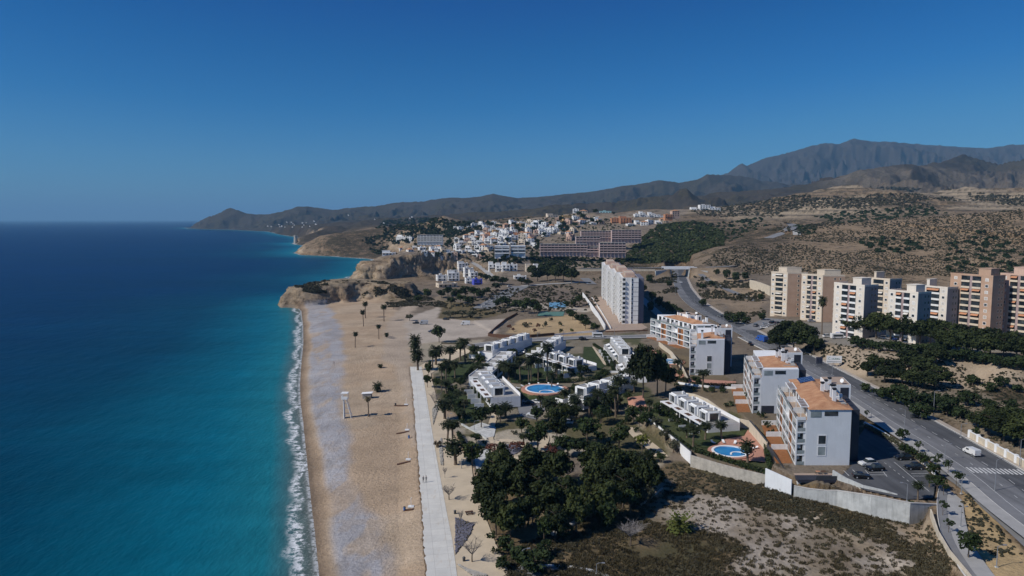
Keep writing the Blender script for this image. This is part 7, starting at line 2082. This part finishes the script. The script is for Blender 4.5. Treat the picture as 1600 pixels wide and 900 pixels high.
# tower on the far point
p = pd(462, 372, 2180)
B = Bld('watchtower', (p[0], p[1], hz(p[0], p[1]) - 4), (1, 0), (0, 1), 'lone old stone watchtower on the far rocky point', 'watchtower')
B.part('shaft', B.mb().tube([(0, 0, 0), (0, 0, 24)], [6.5, 5], 10), M['stone_wall']); B.part('battlement', B.mb().tube([(0, 0, 24.05), (0, 0, 27)], 5.6, 10), M['stone_wall'])
# ---------------------------------------------------------------- the hillside town
def house_proto(w, d, storeys, form, wall, roof='flat_roof'):
    r = empty('house', (0, 0, -500))
    H = storeys * 3.0
    m = MB(); m.box(-w / 2, w / 2, 0, d, -4, H); m.build('wall', M[wall], r)
    if form == 'step':
        m = MB(); m.box(-w / 2 + .01, w * .1, d * .35, d - .02, H + .004, H + 2.8); m.build('upper_storey', M[wall], r)
        m = MB(); m.box(w * .1 + .02, w / 2, .02, .22, H + .004, H + .9).box(w / 2 - .2, w / 2, .24, d, H + .004, H + .9); m.build('parapet', M[wall], r)
        m = MB(); m.box(-w / 2 + .3, w * .1 - .3, d * .35 + .3, d - .3, H + 2.81, H + 2.95); m.build('roof', M[roof], r)
    elif form == 'gable':
        m = MB(); m.hip(-w / 2 - .4, w / 2 + .4, -.4, d + .4, H + .004, H + 2.2, d * .35); m.build('roof', M['roof_tile'], r)
    else:
        m = MB(); m.box(-w / 2 + .3, w / 2 - .3, .3, d - .3, H + .004, H + .12); m.build('roof', M[roof], r)
        m = MB(); m.box(-w / 2, w / 2, 0, .25, H + .005, H + .7).box(-w / 2, -w / 2 + .25, .26, d, H + .005, H + .7).box(w / 2 - .25, w / 2, .26, d, H + .005, H + .7); m.build('parapet', M[wall], r)
        m = MB(); m.box(-w * .2, w * .05, d * .5, d * .8, H + .13, H + 1.9); m.build('roof_box', M[wall], r)
    for f in range(storeys):
        for k in range(max(2, int(w / 4))):
            x = -w / 2 + w * (k + .5) / max(2, int(w / 4))
            m = MB(); m.box(x - .75, x + .75, -.06, -.004, f * 3 + .5, f * 3 + 2.4); m.build('window', M['glass'], r)
        m = MB(); m.box(-w / 2 - .06, -w / 2 - .004, d * .4, d * .4 + 1.3, f * 3 + .8, f * 3 + 2.2); m.build('window', M['glass'], r)
    if form != 'gable':
        m = MB(); m.box(-w / 2, w * .2, -1.6, -.07, 2.75, 2.95); m.build('porch', M[wall], r)
    return r
HP = {}
COLW = {'town_white': 'white', 'cream_render': 'cream', 'pink_render': 'pink', 'ochre_render': 'ochre', 'orange_render': 'orange', 'blue_render': 'bright blue', 'aqua_render': 'pale aqua', 'grey_render': 'grey'}
HOUSES = []
def house(px, py, wpx, storeys, form, wall, rz=None, dist=None, depth=None):
    p = at(px, py, 480) if dist is None else pd(px, py, dist)
    wm = wpx * p[1] / FPX
    wq = min((8, 10.5, 13, 17), key=lambda q: abs(q - wm))
    key = (wq, storeys, form, wall)
    o = copy_tree(HP[key]) if key in HP else house_proto(wq, 9 if wq < 15 else 11, storeys, form, wall)
    HP[key] = o
    s = wm / wq
    o.location = p; o.scale = (s, max(.8, min(1.2, s)), max(.85, min(1.15, s))); o.rotation_euler = (0, 0, rz if rz is not None else random.uniform(-.5, .6))
    HOUSES.append((o, wall, storeys, form, px)); return o
FORMN = {'step': 'stepped', 'gable': 'tile-roofed', 'flat': 'flat-roofed'}
def house_row(line, n, where, wpx=(9, 14), pal=('town_white',) * 7 + ('cream_render', 'pink_render'), forms=('step', 'flat', 'step', 'flat', 'gable'), st=(1, 2, 2), rz=None, grp=None, jit=2.2):
    L = smooth_line(line, 8); row = []
    for k in range(n):
        q = L[int((k + .5) / n * (len(L) - 1))]
        px, py = q[0] + random.uniform(-jit, jit), q[1] + random.uniform(-jit, jit) * .7
        wall = random.choice(pal); f = random.choice(forms); s = random.choice(st)
        o = house(px, py, random.uniform(*wpx), s, f, wall, rz); row.append((px, o, wall, f, s))
    row.sort(key=lambda t: t[0])
    for i, (px, o, wall, f, s) in enumerate(row):
        tag(o, '%s %s house, %s from the left %s' % (COLW[wall], FORMN[f], ORD[i], where), 'house', grp or 'houses of the hillside town')
W = 'town_white'
for px, py, w, s, f, c, lb in ((691, 439, 15, 2, 'flat', W, 'white L-shaped house at the seaward end below the tall cliff'), (709, 439, 18, 3, 'step', W, 'white three storey house right of the seaward end house'), (712, 429, 15, 2, 'flat', W, 'white house just above the three storey house under the cliff'),
        (724, 422, 15, 3, 'step', W, 'tall white stepped house highest under the cliff edge'), (733, 431, 14, 3, 'flat', W, 'white house between the tall stepped house and blue house'), (741, 435, 12, 2, 'step', W, 'white house just above the bright blue house'), (735, 443, 14, 2, 'flat', W, 'low white house left of the bright blue house'),
        (747, 445, 14, 2, 'flat', 'blue_render', 'bright blue house at the foot of the lane'), (700, 449, 30, 1, 'flat', 'cream_render', 'long low beige building below the white cliff houses')):
    tag(house(px, py, w, s, f, c, random.uniform(.15, .35)), lb, 'house', 'houses under the cliff')
house_row([(768, 423), (785, 424), (806, 425)], 4, 'in the lower terrace right of the lane', (11, 13), (W,), ('step', 'flat'), (2,), .1)
house_row([(824, 426), (845, 426)], 2, 'in the short terrace beside the dark pines', (13, 15), (W, 'cream_render'), ('step',), (2,), .1)
tag(house(813, 436, 19, 1, 'flat', W, .1), 'low white house with grey side left of the dark pines', 'house', 'houses of the hillside town')
house_row([(700, 397), (735, 397), (762, 394)], 5, 'in the row on the cliff top', (10, 15))
house_row([(605, 399), (608, 399)], 1, 'on the cliff edge alone, white villa', (20, 22), (W,), ('step',), (1,))
house_row([(625, 389), (660, 389), (692, 387)], 6, 'in the row below the long white hotel', (8, 12), st=(1,))
house_row([(710, 389), (745, 390), (770, 388)], 7, 'in the second row above the cliff', (9, 13))
house_row([(722, 381), (750, 382), (775, 379)], 6, 'in the third row above the cliff', (9, 14))
house_row([(726, 373), (760, 374), (800, 374), (838, 374)], 12, 'in the row behind the civic pavilion', (9, 13), (W, W, W, 'cream_render', 'pink_render'))
house_row([(738, 366), (780, 366), (820, 366), (862, 366)], 12, 'in the middle row of the hillside town', (8, 12), (W, W, W, W, 'pink_render', 'cream_render', 'ochre_render'))
house_row([(755, 359), (800, 358), (840, 358), (885, 359)], 12, 'in the upper middle row of town', (8, 12), (W, W, W, 'aqua_render', 'cream_render', 'pink_render'))
house_row([(770, 352), (810, 351), (850, 351)], 8, 'in the highest left row of the hillside town', (8, 11))
house_row([(690, 402), (730, 403), (760, 402)], 5, 'in the row at the very cliff edge', (9, 12), st=(1, 2))
house_row([(780, 383), (800, 381), (836, 382)], 5, 'in the row touching the civic pavilion', (9, 12))
house_row([(712, 377), (750, 378), (790, 378), (836, 378)], 9, 'in the row just above the civic pavilion', (8, 11))
house_row([(745, 370), (790, 370), (860, 370)], 10, 'in the lower middle row of the hillside town', (8, 11), (W, W, W, 'cream_render', 'orange_render'))
house_row([(760, 362), (810, 362), (875, 363)], 10, 'in the row under the upper middle row', (7, 11))
house_row([(790, 355), (830, 354), (880, 354)], 8, 'in the row just below the hilltop houses', (7, 10), (W, W, 'pink_render', 'ochre_render'))
house_row([(640, 392), (680, 393), (700, 392)], 5, 'in the low row behind the cliff villa', (8, 11), st=(1,))
house_row([(868, 352), (900, 350), (950, 352)], 7, 'below the long grey hilltop house', (8, 12), (W, W, 'cream_render', 'pink_render'))
house_row([(880, 366), (898, 363)], 3, 'left of the upper brown blocks', (8, 10), (W, 'cream_render'))
house_row([(870, 346), (900, 344), (940, 344)], 5, 'in the row under the hilltop houses', (8, 11), (W, 'ochre_render', 'cream_render', 'pink_render'))
house_row([(985, 352), (1015, 350), (1040, 347)], 6, 'along the crest by the wooded hill', (9, 12), (W, W, 'cream_render'))
house_row([(712, 360), (735, 356), (752, 352)], 5, 'at the upper left edge of town', (8, 10), (W,))
house_row([(660, 396), (690, 398)], 3, 'right of the cliff villa', (8, 11), (W,), st=(1,))
house_row([(832, 384), (842, 388)], 2, 'just left of the brown terraced blocks', (12, 14), (W,))
house_row([(886, 378), (895, 372)], 2, 'at the upper left corner of the brown blocks', (8, 10), (W, 'pink_render'))
house_row([(620, 377), (640, 378)], 2, 'beside the long white hotel', (13, 15), (W,), ('step',), (3,))
for px, py, w, s, f, c, d, lb in ((963, 349, 15, 3, 'flat', 'orange_render', 1270, 'orange house on the hilltop, left of the orange pair'), (978, 350, 18, 3, 'step', 'orange_render', 1265, 'orange house on the hilltop, right of the orange pair'), (920, 356, 13, 2, 'step', 'ochre_render', 1260, 'ochre house just above the brown terraced blocks'),
        (864, 342, 16, 2, 'step', 'cream_render', 1330, 'cream stepped house at the hilltop left end'), (886, 342, 13, 2, 'flat', 'ochre_render', 1340, 'ochre square house on the hilltop'), (912, 338, 12, 3, 'gable', 'cream_render', 1370, 'cream gabled house highest on the hilltop'), (900, 332, 9, 2, 'flat', W, 1420, 'small white house standing highest on the hilltop'),
        (925, 342, 20, 1, 'flat', 'grey_render', 1340, 'long grey flat house on the hilltop'), (946, 336, 18, 2, 'flat', 'aqua_render', 1390, 'pale bluish house behind the hilltop road'), (858, 346, 14, 2, 'flat', 'pink_render', 1320, 'pink house below the cream hilltop house'), (935, 348, 10, 2, 'step', W, 1290, 'white stepped house between the grey hilltop house and orange pair'),
        (1056, 338, 12, 3, 'gable', 'pink_render', 1250, 'reddish house at the top of the dark wooded hill'), (1045, 341, 12, 2, 'flat', 'orange_render', 1240, 'low orange house left of reddish house on the wooded hill')):
    o = tag(house(px, py, w, s, f, c, random.uniform(-.1, .3), d), lb, 'house', 'houses of the hillside town')
for i, (px, py) in enumerate(((996, 340), (1004, 338), (1011, 342), (1018, 339), (1026, 341), (1000, 345), (1013, 346), (1032, 343))):
    tag(house(px, py, 9, 2, 'step' if i % 2 else 'flat', W, .1, 1290), 'white %s house, %s in the cluster right of the orange houses' % ('stepped' if i % 2 else 'flat-roofed', ORD[i]), 'house', 'houses of the hillside town')
for i, (px, py, w, s) in enumerate(((1088, 331, 15, 2), (1102, 328, 17, 3), (1117, 330, 18, 2), (1096, 333, 22, 1))):
    tag(house(px, py, w, s, 'flat' if i % 2 else 'step', W, .1, 1560), 'white block of the lone building group on the ridge, %s' % ('left end', 'tallest', 'right end', 'long and low')[i], 'house', 'white buildings on the ridge')

def long_block(px0, px1, py, dist, storeys, wall, label, name, cat, depth=11, fh=3.0, bay=4.2, roofm='flat_roof', rzz=0.0):
    a = pd(px0, py, dist); b = pd(px1, py, dist)
    W_ = b[0] - a[0]
    B = Bld(name, (a[0], a[1], min(a[2], b[2])), (math.cos(rzz), math.sin(rzz)), (-math.sin(rzz), math.cos(rzz)), label, cat)
    H = storeys * fh
    B.box('wall', M[wall], 0, W_, 1.6, depth, -6, H)
    B.part('roof', B.mb().box(-.2, W_ + .2, 1.2, depth, H + .004, H + .35), M[roofm])
    n = max(2, int(W_ / bay))
    for k in range(n + 1):
        x = min(W_ - .3, k * W_ / n); B.part('pier', B.mb().box(x, x + .3, 0, 1.596, -4, H - .6), M[wall])
    for f in range(storeys):
        B.part('slab', B.mb().box(-.1, W_ + .1, -.2, 1.59, f * fh - .25, f * fh + .05), M[wall])
        for k in range(n):
            x = k * W_ / n
            B.part('balcony', B.mb().box(x + .32, x + W_ / n - .02, -.1, .1, f * fh + .06, f * fh + 1.05), M[wall])
            B.part('opening', B.mb().box(x + .5, x + W_ / n - .3, 1.5, 1.595, f * fh + .2, f * fh + 2.5), M['dark_panel_and_shade'])
    return B
for a in ((844, 918, 393, 880, 3, 'leftmost and longest of the brown stepped terrace blocks'), (937, 978, 395, 870, 4, 'right front brown terrace block beside the wooded hill'), (900, 938, 377, 960, 2, 'middle brown terrace block behind the longest one'), (908, 955, 371, 1010, 3, 'upper left brown terrace block below the ochre house'), (956, 1002, 373, 1000, 4, 'upper right brown terrace block next to the wooded hill'), (916, 940, 394, 880, 2, 'short low brown terrace block between the two front blocks')):
    long_block(a[0], a[1], a[2], a[3], a[4], 'pinkish_block', a[5], 'terraced_block', 'apartment block')
long_block(773, 796, 396, 830, 2, 'grey_render', 'left wing of the grey glass civic pavilion with white roof', 'civic_pavilion', 'public building', 16, 4.2, 6, 'white_render')
long_block(798, 821, 395, 832, 2, 'grey_render', 'right wing of the grey glass civic pavilion with white roof', 'civic_pavilion', 'public building', 14, 4.0, 6, 'white_render')
long_block(652, 691, 377, 1080, 3, W, 'long white hotel block among dark trees above the cliffs', 'hotel', 'hotel', 14, 3.1, 4.5)
# town trees
tt = random.Random(9)
for (xa, xb, ya, yb, n) in ((700, 780, 372, 398, 16), (780, 850, 352, 380, 18), (850, 900, 345, 372, 12), (620, 700, 372, 392, 14), (820, 850, 380, 400, 9), (900, 960, 333, 352, 8), (730, 800, 348, 366, 12), (680, 760, 400, 440, 7), (760, 830, 404, 420, 9)):
    for _ in range(n):
        px, py = tt.uniform(xa, xb), tt.uniform(ya, yb)
        p = at(px, py, 480); w = tt.uniform(6, 11) * p[1] / FPX
        plant('broad' if tt.random() > .35 else 'scrubtree', p, w * tt.uniform(.7, .95), w)
pts = scatter([(620, 372), (700, 345), (800, 342), (900, 335), (1000, 345), (990, 356), (900, 366), (840, 398), (760, 404), (690, 402), (640, 396)], 900, None, 51, 480)
tufts('scrub', pts, [p[1] * .0022 * tt.uniform(.5, 1.4) for p in pts], 'hedge_leaf', 14, 52, .3)
# villages far along the coast
for i in range(26):
    px = tt.uniform(418, 500) if i < 18 else tt.uniform(520, 700); py = tt.uniform(346, 356) if i < 18 else tt.uniform(336, 350)
    p = at(px, py, 1900); s = p[1] / FPX
    if p[2] < 3: continue
    m = MB(); w = s * tt.uniform(1.2, 3.0); h_ = s * tt.uniform(.7, 1.3); m.box(-w / 2, w / 2, 0, w * .6, -h_, h_).box(-w / 2 + .1, 0, w * .15, w * .55, h_ + .01, h_ * 1.6)
    o = m.build('distant_house', M[W]); o.location = p
    tag(o, 'tiny white house on the hazy far coast', 'house', 'houses on the hazy far coast')
# ---------------------------------------------------------------- one label for each plant and lamp: what it looks like and what it stands beside
LMK = [('by the lifeguard tower', 540, 653), ('on the beach below the headland', 575, 505), ('on the open beach', 590, 590), ('at the start of the promenade', 660, 580), ('by the promenade lawn', 705, 640), ('on the sandy plaza', 715, 720), ('by the triangular rock bed', 722, 812), ('at the bottom end of the plaza', 745, 880),
       ('by the villas nearest the promenade', 775, 620), ('around the low villas', 750, 575), ('on the round pool lawn', 838, 590), ('right of the round pool', 905, 625), ('below the villa car park', 835, 665), ('in the park centre', 780, 690), ('in the park by the pale path', 1000, 690), ('in the middle of the park', 900, 685), ('under the villas right of the pool', 960, 640),
       ('in the dense wood, front side', 790, 850), ('in the dense wood, left part', 790, 775), ('in the dense wood, middle part', 860, 770), ('in the dense wood, right part', 930, 760), ('at the right end of the wood', 1000, 765), ('in the scrub field', 1030, 830), ('by the cross street', 900, 530), ('beneath the timber balconies', 1025, 590), ('by the small pool', 1140, 700), ('by the steep-roofed building', 1100, 605),
       ('beside the second apartment building', 1185, 650), ('beside the nearest apartment building', 1210, 695), ('between car park and road', 1425, 705), ('at the car park corner', 1460, 750), ('along the curved footpath', 1490, 820), ('by the zebra crossing', 1550, 760), ('across the main road', 1420, 640), ('on the bank under the towers', 1420, 585), ('in the valley below the bank', 1510, 620), ('by the white roadside wall', 1570, 690),
       ('left of the brick towers', 1240, 540), ('in front of the white towers', 1390, 535), ('before the tall terracotta tower', 1530, 560), ('by the right edge tower', 1590, 560), ('by the tower junction', 1160, 505), ('on the slope right of the road', 1130, 440), ('behind the timber balcony building', 1045, 480), ('behind the slab block', 1010, 435), ('in the desert garden', 850, 510), ('left of the slab block', 905, 490), ('by the sports courts', 820, 480),
       ('by the tree-shaded car park', 775, 470), ('on the dirt lot', 720, 495), ('below the white cliff houses', 720, 470), ('by the blue house', 765, 440), ('in the pines below the pavilion', 865, 430), ('by the civic pavilion', 795, 400), ('on the cliff top', 720, 390), ('by the white hotel', 660, 382), ('in the middle of town', 800, 370), ('in the upper town', 810, 355), ('on the town hilltop', 900, 345), ('left of the brown blocks', 835, 392), ('right of the brown blocks', 905, 365), ('at the overpass', 1050, 450), ('above the slab block', 985, 405), ('on the small pool lawn', 1105, 690), ('at the park entrance', 735, 670)]
from collections import defaultdict
def ordn(i, n):
    if n == 1: return ''
    if i < len(ORD): return ORD[i]
    return 'twenty-' + ORD[i - 20]
clusters = defaultdict(list)
for o, k, p in PLANTS:
    px, py = proj(*p)
    l = min(LMK, key=lambda q: (q[1] - px) ** 2 + ((q[2] - py) * 1.6) ** 2)
    clusters[(DESC[k], CAT.get(k, 'tree'), l[0])].append((px, o))
for o, p in LAMPS:
    px, py = proj(*p)
    l = min(LMK, key=lambda q: (q[1] - px) ** 2 + ((q[2] - py) * 1.6) ** 2)
    clusters[('grey street lamp', 'street lamp', l[0])].append((px, o))
for (d, c, l), v in clusters.items():
    v.sort(key=lambda t: t[0])
    for i, (_, o) in enumerate(v):
        tag(o, d + ' ' + l if len(v) == 1 else '%s %s, %s from the left' % (d, l, ordn(i, len(v))), c, {'palm': 'palms', 'tree': 'trees', 'shrub': 'shrubs'}.get(c, 'street lamps'))
for pl in PROTO.values():                    # prototypes that were never used
    for p in pl:
        if p.location.z < -400:
            for c in list(p.children): bpy.data.objects.remove(c)
            bpy.data.objects.remove(p)
# ---------------------------------------------------------------- ground sheet, sea, haze
keep = np.ones((NY - 1, NU - 1), dtype=bool)
low = GH < -3.0
keep &= ~(low[:-1, :-1] & low[1:, :-1] & low[:-1, 1:] & low[1:, 1:])
idx = np.arange(NY * NU).reshape(NY, NU)
quads = np.stack([idx[:-1, :-1], idx[:-1, 1:], idx[1:, 1:], idx[1:, :-1]], -1)[keep]
used = np.unique(quads); remap = np.full(NY * NU, -1); remap[used] = np.arange(len(used))
# steep rock is broken up sideways into ledges and clefts
gy_, gx_ = np.gradient(GH)
sx = gx_ / np.gradient(GX, axis=1); sy_ = gy_ / np.gradient(GY, axis=0) - sx * np.gradient(GX, axis=0) / np.gradient(GY, axis=0)
sl = np.hypot(sx, sy_) + 1e-6
wst = sstep(0.45, 1.0, sl) * sstep(575, 590, GY) * (1 - sstep(2400, 2900, GY)) * (GX / GY < 0.03)
amp = np.clip(GY * .011, 6, 16)
n3 = fbm(GX + GH * 1.9, GY * .6 - GH * 1.1, 14, 5, 301, gain=.6) * .5 + fbm(GX * .8 - GH * 2.3, GY + GH * 1.7, 9, 4, 331, gain=.6) * .25 + fbm(GH * 2.6 + GX * .2, GX * .35, 7, 3, 351) * .25
dsp = (n3 - .5) * 2.6 * amp * wst
DX, DY = -sx / sl * dsp, -sy_ / sl * dsp
DZ = (fbm(GX, GY, 9, 4, 371) - .5) * 4 * wst
Vg = np.stack([GX + DX, GY + DY, GH + DZ], -1).reshape(-1, 3)[used]
me = np_mesh('terrain', Vg, remap[quads], True)
ca = me.color_attributes.new('cover', 'FLOAT_COLOR', 'POINT')
ca.data.foreach_set('color', COVER.reshape(-1, 4)[used].ravel())
terrain = tag(link_mesh('terrain', me, M['ground']), kind='structure')

su = np.concatenate([np.linspace(-6, -1.2, 40)[:-1], np.linspace(-1.2, -0.5, 60)[:-1], np.linspace(-0.5, 0.0, 360), np.linspace(0.0, 1.2, 20)[1:]])
sy = np.exp(np.concatenate([np.linspace(math.log(20), math.log(9000), 520)[:-1], np.linspace(math.log(9000), math.log(150000), 60)]))
SX = sy[:, None] * su[None, :]; SY = np.repeat(sy[:, None], len(su), 1)
OFF = -shore(SX, SY)
OFF = np.minimum(OFF, 4000)
nv, nu = SX.shape
idx = np.arange(nv * nu).reshape(nv, nu)
quads = np.stack([idx[:-1, :-1], idx[:-1, 1:], idx[1:, 1:], idx[1:, :-1]], -1)
kp = (OFF > -60)
kp = (kp[:-1, :-1] | kp[1:, :-1] | kp[:-1, 1:] | kp[1:, 1:])
quads = quads[kp]
used = np.unique(quads); remap = np.full(nv * nu, -1); remap[used] = np.arange(len(used))
me = np_mesh('water', np.stack([SX, SY, np.zeros_like(SX)], -1).reshape(-1, 3)[used], remap[quads], True)
a = me.attributes.new('offshore', 'FLOAT', 'POINT')
a.data.foreach_set('value', OFF.ravel()[used].astype(np.float32))
tag(link_mesh('water', me, M['sea']), kind='structure')

hm = MB(); hm.box(-950000, 950000, -3000, 155000, -16, 1160)
hmat = bpy.data.materials.new('haze'); hmat.use_nodes = True
hn, hl = hmat.node_tree.nodes, hmat.node_tree.links
hn.remove(hn['Principled BSDF'])
pv = hn.new('ShaderNodeVolumePrincipled')
pv.inputs['Color'].default_value = (0.31, 0.65, 1.0, 1)
pv.inputs['Density'].default_value = HAZE
pv.inputs['Anisotropy'].default_value = 0.0
hl.new(pv.outputs['Volume'], hn['Material Output'].inputs['Volume'])
tag(hm.build('haze', hmat), kind='stuff')
